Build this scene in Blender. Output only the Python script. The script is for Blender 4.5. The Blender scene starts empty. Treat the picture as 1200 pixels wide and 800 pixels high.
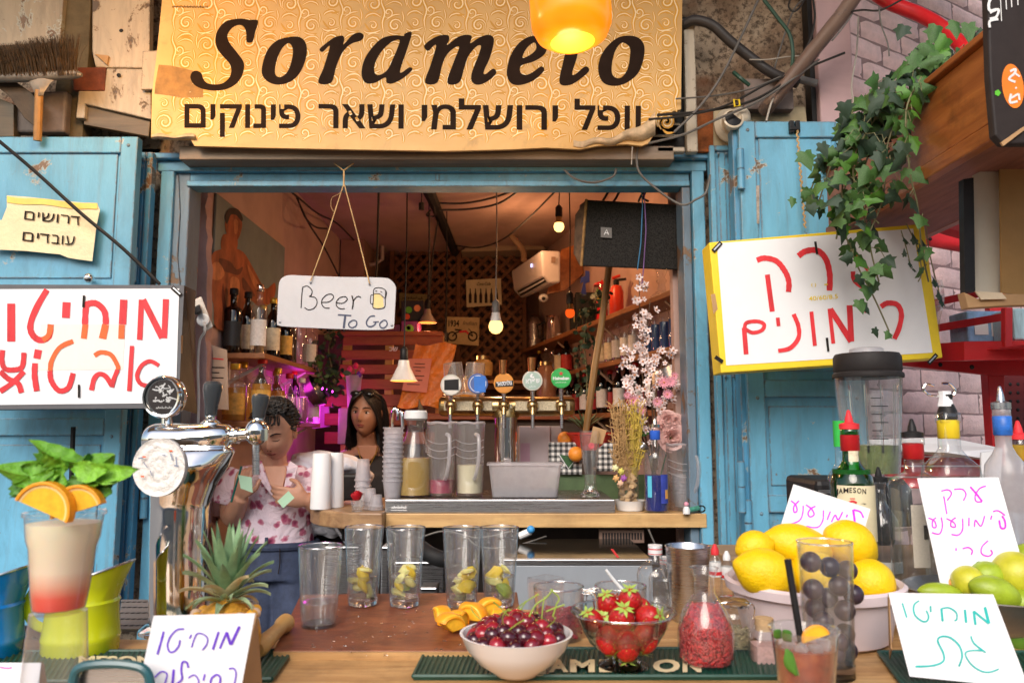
import bpy,bmesh,math,random
from mathutils import Vector,Matrix,noise
R=math.radians
random.seed(7)
S=bpy.context.scene
COL=S.collection
F=900.0;PITCH=R(6.5);EYE=1.5
cam_d=bpy.data.cameras.new('camera');cam=bpy.data.objects.new('camera',cam_d);COL.objects.link(cam)
cam.location=(0,0,EYE);cam.rotation_euler=(R(90)+PITCH,0,0)
cam_d.sensor_width=36;cam_d.lens=27;cam_d.clip_start=.05;cam_d.clip_end=400
cam_d.dof.use_dof=True;cam_d.dof.focus_distance=2.1;cam_d.dof.aperture_fstop=6.3
S.camera=cam
W=bpy.data.worlds.new('World');S.world=W;W.use_nodes=True
SUN_EL,SUN_AZ=R(36),R(196)
nt=W.node_tree;sky=nt.nodes.new('ShaderNodeTexSky');sky.sky_type='NISHITA';sky.sun_disc=False
sky.sun_elevation=SUN_EL;sky.sun_rotation=SUN_AZ;sky.air_density=1.2;sky.dust_density=3.0
nt.links.new(sky.outputs[0],nt.nodes['Background'].inputs[0]);nt.nodes['Background'].inputs[1].default_value=.15
sl=bpy.data.lights.new('sun','SUN');so=bpy.data.objects.new('sun',sl);COL.objects.link(so)
sl.energy=1.7;sl.angle=R(38);sl.color=(1,.96,.92)
sd=Vector((math.sin(SUN_AZ)*math.cos(SUN_EL),math.cos(SUN_AZ)*math.cos(SUN_EL),math.sin(SUN_EL)))
so.rotation_euler=sd.to_track_quat('Z','Y').to_euler()
S.view_settings.view_transform='Standard';S.view_settings.look='None';S.view_settings.exposure=.4;S.view_settings.gamma=1
cy=S.cycles
cy.use_denoising=True;cy.max_bounces=10;cy.diffuse_bounces=4;cy.glossy_bounces=5;cy.transmission_bounces=8
cy.transparent_max_bounces=32;cy.caustics_reflective=False;cy.caustics_refractive=False;cy.sample_clamp_indirect=6
try:cy.denoiser='OPENIMAGEDENOISE'
except Exception:pass
CT,ST=math.cos(PITCH),math.sin(PITCH)
def ray(px,py):
 u=(px-600)/F;v=(400-py)/F
 return Vector((u,CT-v*ST,ST+v*CT))
def P(px,py,Y):
 d=ray(px,py);return Vector((0,0,EYE))+d*(Y/d.y)
def PZ(px,py,z):
 d=ray(px,py);return Vector((0,0,EYE))+d*((z-EYE)/d.z)
def Zp(py,Y):return P(600,py,Y).z
def Xp(px,Y,py=400):return P(px,py,Y).x
class Plane:
 def __init__(s,p,n):s.p=Vector(p);s.n=Vector(n).normalized();s.n=s.n if s.n.dot(Vector((0,0,EYE))-s.p)>0 else-s.n
 @staticmethod
 def y(Y):return Plane((0,Y,0),(0,-1,0))
 @staticmethod
 def of(a,b,c):return Plane(a,(b-a).cross(c-a))
 def hit(s,px,py,off=0.0):
  d=ray(px,py);o=Vector((0,0,EYE));q=s.p+s.n*off
  return o+d*((q-o).dot(s.n)/d.dot(s.n))
class G:
 def __init__(s):s.v=[];s.f=[]
 def add(s,vs,fs):
  b=len(s.v);s.v+=[Vector(p)for p in vs];s.f+=[tuple(i+b for i in f)for f in fs];return s
 def box(s,x0,x1,y0,y1,z0,z1):
  return s.hexa([(x0,y0,z0),(x1,y0,z0),(x1,y1,z0),(x0,y1,z0)],[(x0,y0,z1),(x1,y0,z1),(x1,y1,z1),(x0,y1,z1)])
 def hexa(s,a,b):
  n=len(a)
  return s.add(list(a)+list(b),[tuple(reversed(range(n))),tuple(range(n,2*n))]+[(i,(i+1)%n,n+(i+1)%n,n+i)for i in range(n)])
 def obox(s,c,size,rot):
  c=Vector(c);h=[x/2 for x in size]
  pts=[c+rot@Vector((sx*h[0],sy*h[1],sz*h[2]))for sz in(-1,1)for sx,sy in((-1,-1),(1,-1),(1,1),(-1,1))]
  return s.hexa(pts[:4],pts[4:])
 def lathe(s,prof,c=(0,0,0),n=32,rot=None,sx=1,sy=1,a0=0,a1=None,square=0):
  c=Vector(c);full=a1 is None;m=n if full else n+1
  vs=[];fs=[]
  for r,z in prof:
   for k in range(m):
    a=2*math.pi*k/n if full else a0+(a1-a0)*k/n
    ca,sa=math.cos(a),math.sin(a);q=1
    if square:q=(abs(ca)**square+abs(sa)**square)**(-1/square)
    p=Vector((r*q*ca*sx,r*q*sa*sy,z));vs.append(c+(rot@p if rot else p))
  for i in range(len(prof)-1):
   for k in range(n if full else n):
    k2=(k+1)%m
    fs.append((i*m+k,i*m+k2,(i+1)*m+k2,(i+1)*m+k))
  return s.add(vs,fs)
 def tube(s,pts,r,n=8,closed=False,cap=True,flat=1.0):
  pts=[Vector(p)for p in pts];L=len(pts);rr=r if isinstance(r,(list,tuple))else[r]*L
  up=None;vs=[]
  for i,p in enumerate(pts):
   if closed:t=pts[(i+1)%L]-pts[i-1]
   else:t=pts[min(i+1,L-1)]-pts[max(i-1,0)]
   if t.length<1e-9:t=Vector((0,0,1))
   t.normalize()
   if up is None:
    up=Vector((0,0,1))if abs(t.z)<.9 else Vector((0,1,0))
   a=t.cross(up)
   if a.length<1e-6:a=t.cross(Vector((1,0,0)))
   a.normalize();b=a.cross(t);up=b
   for k in range(n):
    an=2*math.pi*k/n;vs.append(p+(a*math.cos(an)+b*math.sin(an)*flat)*rr[i])
  fs=[]
  for i in range(L if closed else L-1):
   j=(i+1)%L
   for k in range(n):fs.append((i*n+k,i*n+(k+1)%n,j*n+(k+1)%n,j*n+k))
  if cap and not closed:fs+=[tuple(reversed(range(n))),tuple(range((L-1)*n,L*n))]
  return s.add(vs,fs)
 def ell(s,c,r,nu=20,nv=12,rot=None,fn=None):
  c=Vector(c);r=(r,r,r)if isinstance(r,(int,float))else r;vs=[];fs=[]
  for j in range(nv+1):
   th=math.pi*j/nv
   for k in range(nu):
    a=2*math.pi*k/nu;d=Vector((math.sin(th)*math.cos(a),math.sin(th)*math.sin(a),math.cos(th)))
    q=fn(d)if fn else 1.0
    p=Vector((d.x*r[0],d.y*r[1],d.z*r[2]))*q
    vs.append(c+(rot@p if rot else p))
  for j in range(nv):
   for k in range(nu):fs.append((j*nu+k,(j+1)*nu+k,(j+1)*nu+(k+1)%nu,j*nu+(k+1)%nu))
  return s.add(vs,fs)
 def loft(s,rings,cap=True,closed=True):
  n=len(rings[0]);vs=[p for r in rings for p in r];fs=[]
  for i in range(len(rings)-1):
   for k in range(n if closed else n-1):fs.append((i*n+k,i*n+(k+1)%n,(i+1)*n+(k+1)%n,(i+1)*n+k))
  if cap:fs+=[tuple(reversed(range(n))),tuple(range((len(rings)-1)*n,len(rings)*n))]
  return s.add(vs,fs)
 def poly(s,pts,ext):
  pts=[Vector(p)for p in pts];e=Vector(ext);return s.hexa(pts,[p+e for p in pts])
 def grid(s,fn,nu,nv):
  vs=[fn(i/nu,j/nv)for j in range(nv+1)for i in range(nu+1)]
  return s.add(vs,[(j*(nu+1)+i,j*(nu+1)+i+1,(j+1)*(nu+1)+i+1,(j+1)*(nu+1)+i)for j in range(nv)for i in range(nu)])
 def slab(s,fn,nu,nv,e):
  e=Vector(e);a=G().grid(fn,nu,nv);n=len(a.v);vs=a.v+[p+e for p in a.v]
  fs=list(a.f)+[tuple(reversed([i+n for i in f]))for f in a.f]
  rim=[i for i in range(nu+1)]+[j*(nu+1)+nu for j in range(1,nv+1)]+[nv*(nu+1)+i for i in range(nu-1,-1,-1)]+[j*(nu+1)for j in range(nv-1,0,-1)]
  for q in range(len(rim)):a0,b0=rim[q],rim[(q+1)%len(rim)];fs.append((b0,a0,a0+n,b0+n))
  return s.add(vs,fs)
def smoothpts(pts,k=6,closed=False):
 pts=[tuple(p)for p in pts];L=len(pts);out=[]
 if L<3:return pts
 rng=range(L if closed else L-1)
 for i in rng:
  if closed:p0,p1,p2,p3=pts[i-1],pts[i],pts[(i+1)%L],pts[(i+2)%L]
  else:p0,p1,p2,p3=pts[max(i-1,0)],pts[i],pts[i+1],pts[min(i+2,L-1)]
  for q in range(k):
   t=q/k
   out.append(tuple(.5*(2*b+(c-a)*t+(2*a-5*b+4*c-d)*t*t+(3*b-a-3*c+d)*t**3)for a,b,c,d in zip(p0,p1,p2,p3)))
 if not closed:out.append(pts[-1])
 return out
def tag(o,label,cat,group=None,kind=None):
 if label:o['label']=label
 if cat:o['category']=cat
 if group:o['group']=group
 if kind:o['kind']=kind
 return o
def thing(name,label,cat,loc=(0,0,0),group=None):
 o=bpy.data.objects.new(name,None);COL.objects.link(o);o.location=Vector(loc);o.empty_display_size=.02
 return tag(o,label,cat,group)
ORG={}
def origin(o):
 v=Vector((0,0,0))
 while o is not None:v+=o.location;o=o.parent
 return v
def obj(name,g,m,parent=None,smooth=35,bevel=0,sub=0,label=None,cat=None,group=None,kind=None,seg=2,loc=None,up=False):
 me=bpy.data.meshes.new(name)
 og=origin(parent)if parent else Vector((0,0,0))
 me_loc=Vector((0,0,0))
 if parent is None and loc is None and g.v and not kind:
  n=len(g.v);me_loc=Vector((sum(p.x for p in g.v)/n,sum(p.y for p in g.v)/n,min(p.z for p in g.v)))
 if loc is not None:me_loc=Vector(loc)-og
 me.from_pydata([tuple(p-og-me_loc)for p in g.v],[],g.f);me.validate(verbose=False);me.update()
 o=bpy.data.objects.new(name,me);COL.objects.link(o);o.location=me_loc
 if parent:o.parent=parent
 for mm in(m if isinstance(m,(list,tuple))else[m]):me.materials.append(mm)
 if up or smooth:
  bm=bmesh.new();bm.from_mesh(me);bmesh.ops.recalc_face_normals(bm,faces=bm.faces)
  if up:
   for f in bm.faces:pass
  if smooth:
   lim=R(smooth)
   for f in bm.faces:f.smooth=True
   for e in bm.edges:
    if len(e.link_faces)==2 and e.calc_face_angle(0)>lim:e.smooth=False
  bm.to_mesh(me);bm.free()
 if bevel:
  b=o.modifiers.new('bevel','BEVEL');b.width=bevel;b.segments=seg;b.limit_method='ANGLE';b.angle_limit=R(40);b.harden_normals=False
 if sub:
  b=o.modifiers.new('sub','SUBSURF');b.levels=sub;b.render_levels=sub
 tag(o,label,cat,group,kind)
 return o
def struct(name,g,m,**k):return obj(name,g,m,kind='structure',**k)
def kids(o):return[c for c in bpy.data.objects if c.parent==o]
def dup(root,loc,label=None,rz=0,scale=1,mats=None,group=None,rx=0,ry=0):
 r=root.copy();COL.objects.link(r);r.location=Vector(loc);r.rotation_euler=(rx,ry,rz);r.scale=(scale,)*3 if isinstance(scale,(int,float))else scale
 if label:r['label']=label
 if group:r['group']=group
 def rec(s,d):
  for c in CH.get(s.name)or CH.setdefault(s.name,[x.name for x in kids(s)]):
   c=bpy.data.objects[c];q=c.copy();COL.objects.link(q);q.parent=d
   if mats and c.name.split('.')[0]in mats and q.data:
    q.data=q.data.copy();q.data.materials.clear();q.data.materials.append(mats[c.name.split('.')[0]])
   rec(c,q)
 rec(root,r)
 if mats and r.data and root.name.split('.')[0]in mats:
  r.data=r.data.copy();r.data.materials.clear();r.data.materials.append(mats[root.name.split('.')[0]])
 return r
CH={}
def nodes(name):
 m=bpy.data.materials.new(name);m.use_nodes=True;t=m.node_tree;b=t.nodes['Principled BSDF'];return m,t,b
def N(t,typ,**k):
 n=t.nodes.new('ShaderNode'+typ)
 for a,v in k.items():
  if a.startswith('i'):n.inputs[int(a[1:])].default_value=v
  else:setattr(n,a,v)
 return n
def c4(c):return(c[0],c[1],c[2],1)
def ramp(t,fac,stops,mode='LINEAR'):
 r=N(t,'ValToRGB');cr=r.color_ramp;cr.interpolation=mode
 while len(cr.elements)>1:cr.elements.remove(cr.elements[0])
 cr.elements[0].position=stops[0][0];cr.elements[0].color=c4(stops[0][1])
 for p,c in stops[1:]:e=cr.elements.new(p);e.color=c4(c)
 t.links.new(fac,r.inputs[0]);return r.outputs[0]
def mixc(t,fac,a,b,typ='MIX'):
 n=N(t,'MixRGB',blend_type=typ)
 for i,x in((0,fac),(1,a),(2,b)):
  if isinstance(x,(int,float)):n.inputs[i].default_value=x
  elif isinstance(x,tuple):n.inputs[i].default_value=c4(x)
  else:t.links.new(x,n.inputs[i])
 return n.outputs[0]
def noisef(t,scale,detail=4,rough=.6,vec=None,mp=None,dist=0):
 n=N(t,'TexNoise');n.inputs['Scale'].default_value=scale;n.inputs['Detail'].default_value=detail;n.inputs['Roughness'].default_value=rough;n.inputs['Distortion'].default_value=dist
 tc=N(t,'TexCoord');src=tc.outputs['Object']
 if mp:
  q=N(t,'Mapping');q.inputs['Scale'].default_value=mp;t.links.new(src,q.inputs[0]);src=q.outputs[0]
 t.links.new(src,n.inputs['Vector']);return n.outputs[0]
def bumpn(t,b,h,s,d=.002):
 n=N(t,'Bump');n.inputs['Strength'].default_value=s;n.inputs['Distance'].default_value=d
 t.links.new(h,n.inputs['Height']);t.links.new(n.outputs[0],b.inputs['Normal']);return n
def mat(name,col,rough=.55,metal=0,var=.14,scale=14,bump=.25,bscale=70,spec=.5,coat=0,emit=None,es=0,rvar=.1,dirt=0,dirtc=(.12,.09,.06),sub=0,mp=None,bd=.002,sheen=0):
 m,t,b=nodes(name)
 lo=tuple(max(0,x*(1-var))for x in col);hi=tuple(min(1,x*(1+var))for x in col)
 nf=noisef(t,scale,5,.62,mp=mp)
 c=ramp(t,nf,[(.3,lo),(.7,hi)])
 if dirt:
  d=ramp(t,noisef(t,scale*.45,6,.7,dist=.6),[(.5,(0,0,0)),(.72,(dirt,)*3)])
  c=mixc(t,d,c,dirtc)
 t.links.new(c,b.inputs['Base Color'])
 rr=N(t,'MapRange');rr.inputs['To Min'].default_value=max(.02,rough-rvar);rr.inputs['To Max'].default_value=min(1,rough+rvar)
 t.links.new(noisef(t,scale*1.7,4),rr.inputs[0]);t.links.new(rr.outputs[0],b.inputs['Roughness'])
 b.inputs['Metallic'].default_value=metal;b.inputs['Specular IOR Level'].default_value=spec;b.inputs['Coat Weight'].default_value=coat
 b.inputs['Coat Roughness'].default_value=.08
 if sub:b.inputs['Subsurface Weight'].default_value=sub;b.inputs['Subsurface Radius'].default_value=(.02,.01,.006);b.inputs['Subsurface Scale'].default_value=.4
 if bump:bumpn(t,b,noisef(t,bscale,5,.65,mp=mp),bump,bd)
 if emit:b.inputs['Emission Color'].default_value=c4(emit);b.inputs['Emission Strength'].default_value=es
 if sheen:b.inputs['Sheen Weight'].default_value=sheen
 return m
def paint(name,col,chip=(.18,.1,.05),under=(.45,.47,.42),amount=.62,streak=.35,mp=(1,1,.25),rough=.42):
 m,t,b=nodes(name)
 base=ramp(t,noisef(t,3.5,6,.65,mp=mp),[(.25,tuple(x*.62 for x in col)),(.5,col),(.8,tuple(min(1,x*1.35+.02)for x in col))])
 grime=ramp(t,noisef(t,9,8,.75,mp=(1,1,.35),dist=.8),[(.48,(0,0,0)),(.75,(streak,)*3)])
 c=mixc(t,grime,base,tuple(x*.35+.03 for x in col))
 specks=ramp(t,noisef(t,55,3,.7),[(.68,(0,0,0)),(.73,(1,1,1))])
 big=ramp(t,noisef(t,6,7,.72,dist=.4),[(amount,(0,0,0)),(amount+.02,(1,1,1))])
 edge=ramp(t,noisef(t,6,7,.72,dist=.4),[(amount-.02,(0,0,0)),(amount,(1,1,1))])
 c=mixc(t,edge,c,under);c=mixc(t,big,c,chip)
 sm=N(t,'Math',operation='MULTIPLY',i1=.7);t.links.new(specks,sm.inputs[0]);c=mixc(t,sm.outputs[0],c,chip)
 run=ramp(t,noisef(t,2.2,5,.6,mp=(14,14,1.2)),[(.55,(0,0,0)),(.8,(.45,)*3)]);c=mixc(t,run,c,(.16,.12,.08))
 bv=N(t,'Bevel',samples=4);bv.inputs[0].default_value=.009;ge=N(t,'NewGeometry');dp=N(t,'VectorMath',operation='DOT_PRODUCT');t.links.new(bv.outputs[0],dp.inputs[0]);t.links.new(ge.outputs['Normal'],dp.inputs[1])
 iv_=N(t,'Math',operation='SUBTRACT',i0=1.0,use_clamp=True);t.links.new(dp.outputs['Value'],iv_.inputs[1]);wn=N(t,'Math',operation='MULTIPLY',use_clamp=True);t.links.new(iv_.outputs[0],wn.inputs[0]);t.links.new(ramp(t,noisef(t,16,6,.75),[(.42,(0,0,0)),(.6,(6,6,6))]),wn.inputs[1])
 wr=ramp(t,wn.outputs[0],[(.12,(0,0,0)),(.3,(1,1,1))]);c=mixc(t,wr,c,tuple(x*.7+.03 for x in chip))
 t.links.new(c,b.inputs['Base Color']);b.inputs['Roughness'].default_value=rough
 h=mixc(t,big,noisef(t,30,6,.6,mp=mp),(0,0,0));bumpn(t,b,h,.45,.004);return m
def woodm(name,a,c,rough=.5,mp=(1,12,12),scale=3,bump=.4,dirt=.3,coat=0):
 m,t,b=nodes(name)
 g=noisef(t,scale,8,.65,mp=mp,dist=.5)
 col=ramp(t,g,[(.25,a),(.5,tuple((x+y)/2 for x,y in zip(a,c))),(.72,c)])
 col=mixc(t,ramp(t,noisef(t,6,6,.7),[(.5,(0,0,0)),(.8,(dirt,)*3)]),col,tuple(x*.3 for x in a))
 t.links.new(col,b.inputs['Base Color']);b.inputs['Roughness'].default_value=rough;b.inputs['Coat Weight'].default_value=coat;b.inputs['Coat Roughness'].default_value=.2
 bumpn(t,b,g,bump,.003);return m
def thin(name,tint=(.985,.99,.99),edge=(.78,.84,.86),gl=.05,refl=.9,blend=.28,haze=0,hazec=(.9,.9,.9)):
 m=bpy.data.materials.new(name);m.use_nodes=True;t=m.node_tree;t.nodes.remove(t.nodes['Principled BSDF']);out=t.nodes['Material Output']
 lw=N(t,'LayerWeight');lw.inputs[0].default_value=blend
 pw=N(t,'Math',operation='POWER',i1=2.2);t.links.new(lw.outputs['Facing'],pw.inputs[0])
 tr=N(t,'BsdfTransparent');t.links.new(mixc(t,pw.outputs[0],tint,edge),tr.inputs[0])
 gs=N(t,'BsdfGlossy');gs.inputs['Roughness'].default_value=gl;gs.inputs[0].default_value=(refl,refl,refl,1)
 fr=N(t,'Math',operation='POWER',i1=3.0);lf=N(t,'LayerWeight');lf.inputs[0].default_value=.5;t.links.new(lf.outputs['Facing'],fr.inputs[0])
 mr=N(t,'Math',operation='MULTIPLY_ADD',i1=.9,i2=.07,use_clamp=True);t.links.new(fr.outputs[0],mr.inputs[0])
 mx=N(t,'MixShader');t.links.new(mr.outputs[0],mx.inputs[0]);t.links.new(tr.outputs[0],mx.inputs[1]);t.links.new(gs.outputs[0],mx.inputs[2]);last=mx.outputs[0]
 if haze:
  df=N(t,'BsdfDiffuse');df.inputs[0].default_value=c4(hazec);tl=N(t,'BsdfTranslucent');tl.inputs[0].default_value=c4(hazec)
  m1=N(t,'MixShader',i0=.5);t.links.new(df.outputs[0],m1.inputs[1]);t.links.new(tl.outputs[0],m1.inputs[2])
  hz=N(t,'MapRange');hz.inputs['To Min'].default_value=haze*.75;hz.inputs['To Max'].default_value=min(1,haze*1.25)
  t.links.new(noisef(t,40,4),hz.inputs[0])
  m2=N(t,'MixShader');t.links.new(hz.outputs[0],m2.inputs[0]);t.links.new(last,m2.inputs[1]);t.links.new(m1.outputs[0],m2.inputs[2]);last=m2.outputs[0]
 t.links.new(last,out.inputs[0]);return m
def solidglass(name,col=(1,1,1),rough=0,ior=1.45):
 m,t,b=nodes(name);b.inputs['Base Color'].default_value=c4(col);b.inputs['Transmission Weight'].default_value=1;b.inputs['Roughness'].default_value=rough;b.inputs['IOR'].default_value=ior;return m
def emis(name,col,s):
 m=bpy.data.materials.new(name);m.use_nodes=True;t=m.node_tree;t.nodes.remove(t.nodes['Principled BSDF'])
 e=N(t,'Emission');e.inputs[0].default_value=c4(col);e.inputs[1].default_value=s;t.links.new(e.outputs[0],t.nodes['Material Output'].inputs[0]);return m
LK=.6
def lamp(name,loc,col,e,r=.02,parent=None):
 l=bpy.data.lights.new(name,'POINT');l.energy=e;l.color=col;l.shadow_soft_size=r
 l.energy=e*LK
 o=bpy.data.objects.new(name,l);COL.objects.link(o)
 o.location=Vector(loc)-(origin(parent)if parent else Vector((0,0,0)))
 if parent:o.parent=parent
 return o
def brushed(name,col=(.62,.63,.66),rough=.28,mp=(1,1,60),metal=1):
 m,t,b=nodes(name);n=noisef(t,8,4,.6,mp=mp)
 t.links.new(ramp(t,n,[(.3,tuple(x*.8 for x in col)),(.7,col)]),b.inputs['Base Color']);b.inputs['Metallic'].default_value=metal
 rr=N(t,'MapRange');rr.inputs['To Min'].default_value=rough*.7;rr.inputs['To Max'].default_value=rough*1.4;t.links.new(n,rr.inputs[0]);t.links.new(rr.outputs[0],b.inputs['Roughness'])
 bumpn(t,b,noisef(t,5,3),.08,.002);return m
M={}
M['blue']=paint('blue_paint',(.13,.39,.57),amount=.64,streak=.55)
M['blue2']=paint('blue_paint_worn',(.08,.3,.5),amount=.585,streak=.8)
M['greyblue']=paint('grey_blue_paint',(.13,.2,.27),amount=.58,streak=.7,under=(.12,.12,.12))
M['hinge']=paint('hinge_paint',(.1,.32,.5),amount=.64,mp=(1,1,1))
M['pinkwall']=mat('pink_plaster',(.5,.33,.33),.8,var=.18,scale=5,bump=.5,bscale=40,dirt=.35)
M['inwall']=mat('inner_plaster',(.5,.34,.3),.85,var=.12,scale=4,bump=.35,bscale=25,dirt=.2)
M['ceil']=mat('ceiling_plaster',(.47,.31,.26),.9,var=.15,scale=3,bump=.3,bscale=20,dirt=.3)
M['brick']=mat('painted_brick',(.86,.62,.61),.75,var=.16,scale=18,bump=.8,bscale=90,dirt=.3,dirtc=(.34,.22,.2),bd=.006)
M['mortar']=mat('mortar',(.3,.2,.2),.9,var=.2,bump=.6)
M['black']=mat('black_plastic',(.014,.013,.014),.45,var=.3,spec=.25)
M['rubber']=mat('black_rubber',(.014,.014,.015),.6,var=.3,bump=.15,spec=.25)
M['dark']=mat('dark_timber',(.06,.035,.022),.6,var=.4,scale=9,bump=.4)
M['white']=mat('white_plastic',(.74,.74,.74),.4,var=.05,bump=.05,dirt=.1)
M['paper']=mat('white_card',(.78,.79,.82),.7,var=.03,scale=7,bump=.1,bscale=200)
M['kraft']=mat('kraft_card',(.42,.25,.12),.8,var=.12,scale=10,bump=.15,bscale=150)
M['yellowcard']=mat('yellow_card',(.82,.6,.02),.55,var=.07,bump=.08)
M['steel']=brushed('steel',(.6,.61,.64),.27)
M['chrome']=mat('chrome',(.86,.84,.82),.07,metal=1,var=.04,bump=.05,bscale=9,rvar=.04)
M['brass']=mat('aged_brass',(.42,.31,.15),.3,metal=1,var=.25,scale=30,bump=.1,rvar=.1)
M['copper']=mat('copper',(.75,.33,.13),.25,metal=1,var=.1,bump=.05)
M['glass']=thin('clear_glass',haze=.035,hazec=(.95,.97,1))
M['gglass']=thin('green_glass',(.08,.5,.12),(.0,.12,.02))
M['bglass']=thin('brown_glass',(.4,.2,.05),(.08,.03,.01))
M['dglass']=thin('dark_glass',(.03,.04,.03),(.0,.0,.0))
M['plastic']=thin('cloudy_plastic',(.95,.95,.96),(.75,.75,.78),gl=.12,haze=.09)
M['frost']=thin('frosted_plastic',(.93,.92,.93),(.8,.8,.83),gl=.3,haze=.42,hazec=(.82,.8,.84))
M['base']=solidglass('thick_glass');M['real']=solidglass('real_glass',(.98,1,.99),0,1.42)
M['red']=mat('red_paint',(.6,.012,.018),.4,var=.2,scale=8,bump=.1)
M['marker']=mat('red_marker',(.68,.025,.035),.6,var=.3,scale=30,mp=(1,1,.25),bump=0)
M['orangemarker']=mat('orange_marker',(.85,.12,.02),.6,var=.1,scale=40,bump=0)
M['ink']=mat('black_ink',(.02,.015,.014),.7,var=.2,bump=0,spec=.15)
M['leaf']=mat('ivy_leaf',(.045,.12,.022),.5,var=.6,scale=30,bump=.4,bscale=90)
M['leaf2']=mat('ivy_leaf_dark',(.016,.042,.018),.5,var=.4,scale=30,bump=.4,bscale=90)
M['leaf3']=mat('ivy_leaf_fresh',(.07,.2,.02),.5,var=.25,scale=30,bump=.3,bscale=90)
M['stem']=mat('stem',(.16,.15,.07),.7)
def xf(o,s,pts):return[(o[0]+x/s,o[1]+y/s)for x,y in pts]
def stroke(g,pts,w,pl,off=.0012,smooth=True,taper=0,jit=.06):
 pts=smoothpts(pts,6)if smooth and len(pts)>2 else pts
 L=len(pts);vs=[];fs=[]
 for i,(x,y)in enumerate(pts):
  a=pts[max(i-1,0)];b=pts[min(i+1,L-1)];dx,dy=b[0]-a[0],b[1]-a[1];l=math.hypot(dx,dy)or 1
  ww=w/2*(1+jit*math.sin(i*1.7+x))
  if taper:ww*=max(.12,1-taper*(abs(i/(L-1)-.5)*2)**2)if taper>0 else max(.15,1+taper*i/(L-1))
  nx,ny=-dy/l*ww,dx/l*ww;o=off+.00025*i/L
  vs+=[pl.hit(x+nx,y+ny,o),pl.hit(x-nx,y-ny,o)]
  if i:fs.append((2*i-2,2*i,2*i+1,2*i-1))
 g.add(vs,fs)
def strokes(name,o,s,lst,w,pl,m,parent,off=.0012,taper=0):
 g=G()
 for n,it in enumerate(lst):
  ww=w
  if isinstance(it,tuple):it,ww=it
  stroke(g,xf(o,s,it),ww/s,pl,off+n*.00006,taper=taper)
 return obj(name,g,m,parent,smooth=0)
def _fill(cu):
 o=bpy.data.objects.new('tmp',cu);COL.objects.link(o);dg=bpy.context.evaluated_depsgraph_get()
 me=bpy.data.meshes.new_from_object(o.evaluated_get(dg));vs=[v.co.copy()for v in me.vertices];fs=[tuple(p.vertices)for p in me.polygons]
 bpy.data.objects.remove(o);bpy.data.curves.remove(cu);bpy.data.meshes.remove(me);return vs,fs
def outline_fill(loops):
 cu=bpy.data.curves.new('tmp','CURVE');cu.dimensions='2D';cu.fill_mode='BOTH'
 for lp in loops:
  sp=cu.splines.new('POLY');sp.points.add(len(lp)-1);sp.use_cyclic_u=True
  for i,(x,y)in enumerate(lp):sp.points[i].co=(x,-y,0,1)
 return _fill(cu)
TC={}
def textmesh(s,bold=0,shear=0):
 k=(s,bold,shear)
 if k not in TC:
  cu=bpy.data.curves.new('tmp','FONT');cu.body=s;cu.size=1;cu.offset=bold;cu.shear=shear;cu.resolution_u=3;TC[k]=_fill(cu)
 return TC[k]
def heb(s):return s[::-1]
def squiggle(g,a,b,h,pl,off=.001,n=8):
 for k in range(n):
  u0,u1=k/n,(k+.7)/n;x0,y0,x1,y1=a[0]+(b[0]-a[0])*u0,a[1]+(b[1]-a[1])*u0,a[0]+(b[0]-a[0])*u1,a[1]+(b[1]-a[1])*u1
  stroke(g,[(x0,y0),((x0+x1)/2,y0-h*(.5+.5*(k%2))),(x1,y1-h*.2*(k%3))],h*.3,pl,off,False)
 return g
def text(g,s,a,b,h,pl,off=.0014,bold=0,ref=None,shear=0):
 """fit text from baseline point a to b (pixels) with cap height h"""
 vs,fs=textmesh(s,bold,shear)
 if not vs:return g
 x0=min(v.x for v in vs);x1=max(v.x for v in vs)
 rv,_=textmesh(ref or('\u05dd' if any('\u0590'<c<'\u0600' for c in s)else 'H'),bold);y1=max(v.y for v in rv)or.7
 ax,ay=a;dx,dy=b[0]-a[0],b[1]-a[1];l=math.hypot(dx,dy);ux,uy=dx/l,dy/l;nx,ny=uy,-ux
 out=[]
 for v in vs:
  t=(v.x-x0)/(x1-x0)*l;q=v.y/y1*h;out.append(pl.hit(ax+ux*t+nx*q,ay+uy*t+ny*q,off))
 g.add(out,fs);return g
def board(g,pts,Y,th):return g.poly([P(x,y,Y)for x,y in pts],(0,th,0))
def brd(name,pts,Y,th,m,label=None,cat=None,parent=None,bevel=.002,**k):
 return obj(name,board(G(),pts,Y,th),m,parent,smooth=0,bevel=bevel,label=label,cat=cat,**k)
def pbox(g,x0,y0,x1,y1,Y,th):
 ym=(y0+y1)/2;return g.box(Xp(x0,Y,ym),Xp(x1,Y,ym),Y,Y+th,Zp(y1,Y),Zp(y0,Y))
def cable(name,pts,r,m,label,cat='cable',n=6,k=8,group=None):
 return obj(name,G().tube(smoothpts([tuple(P(*p))for p in pts],k),r,n),m,label=label,cat=cat,group=group)
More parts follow.
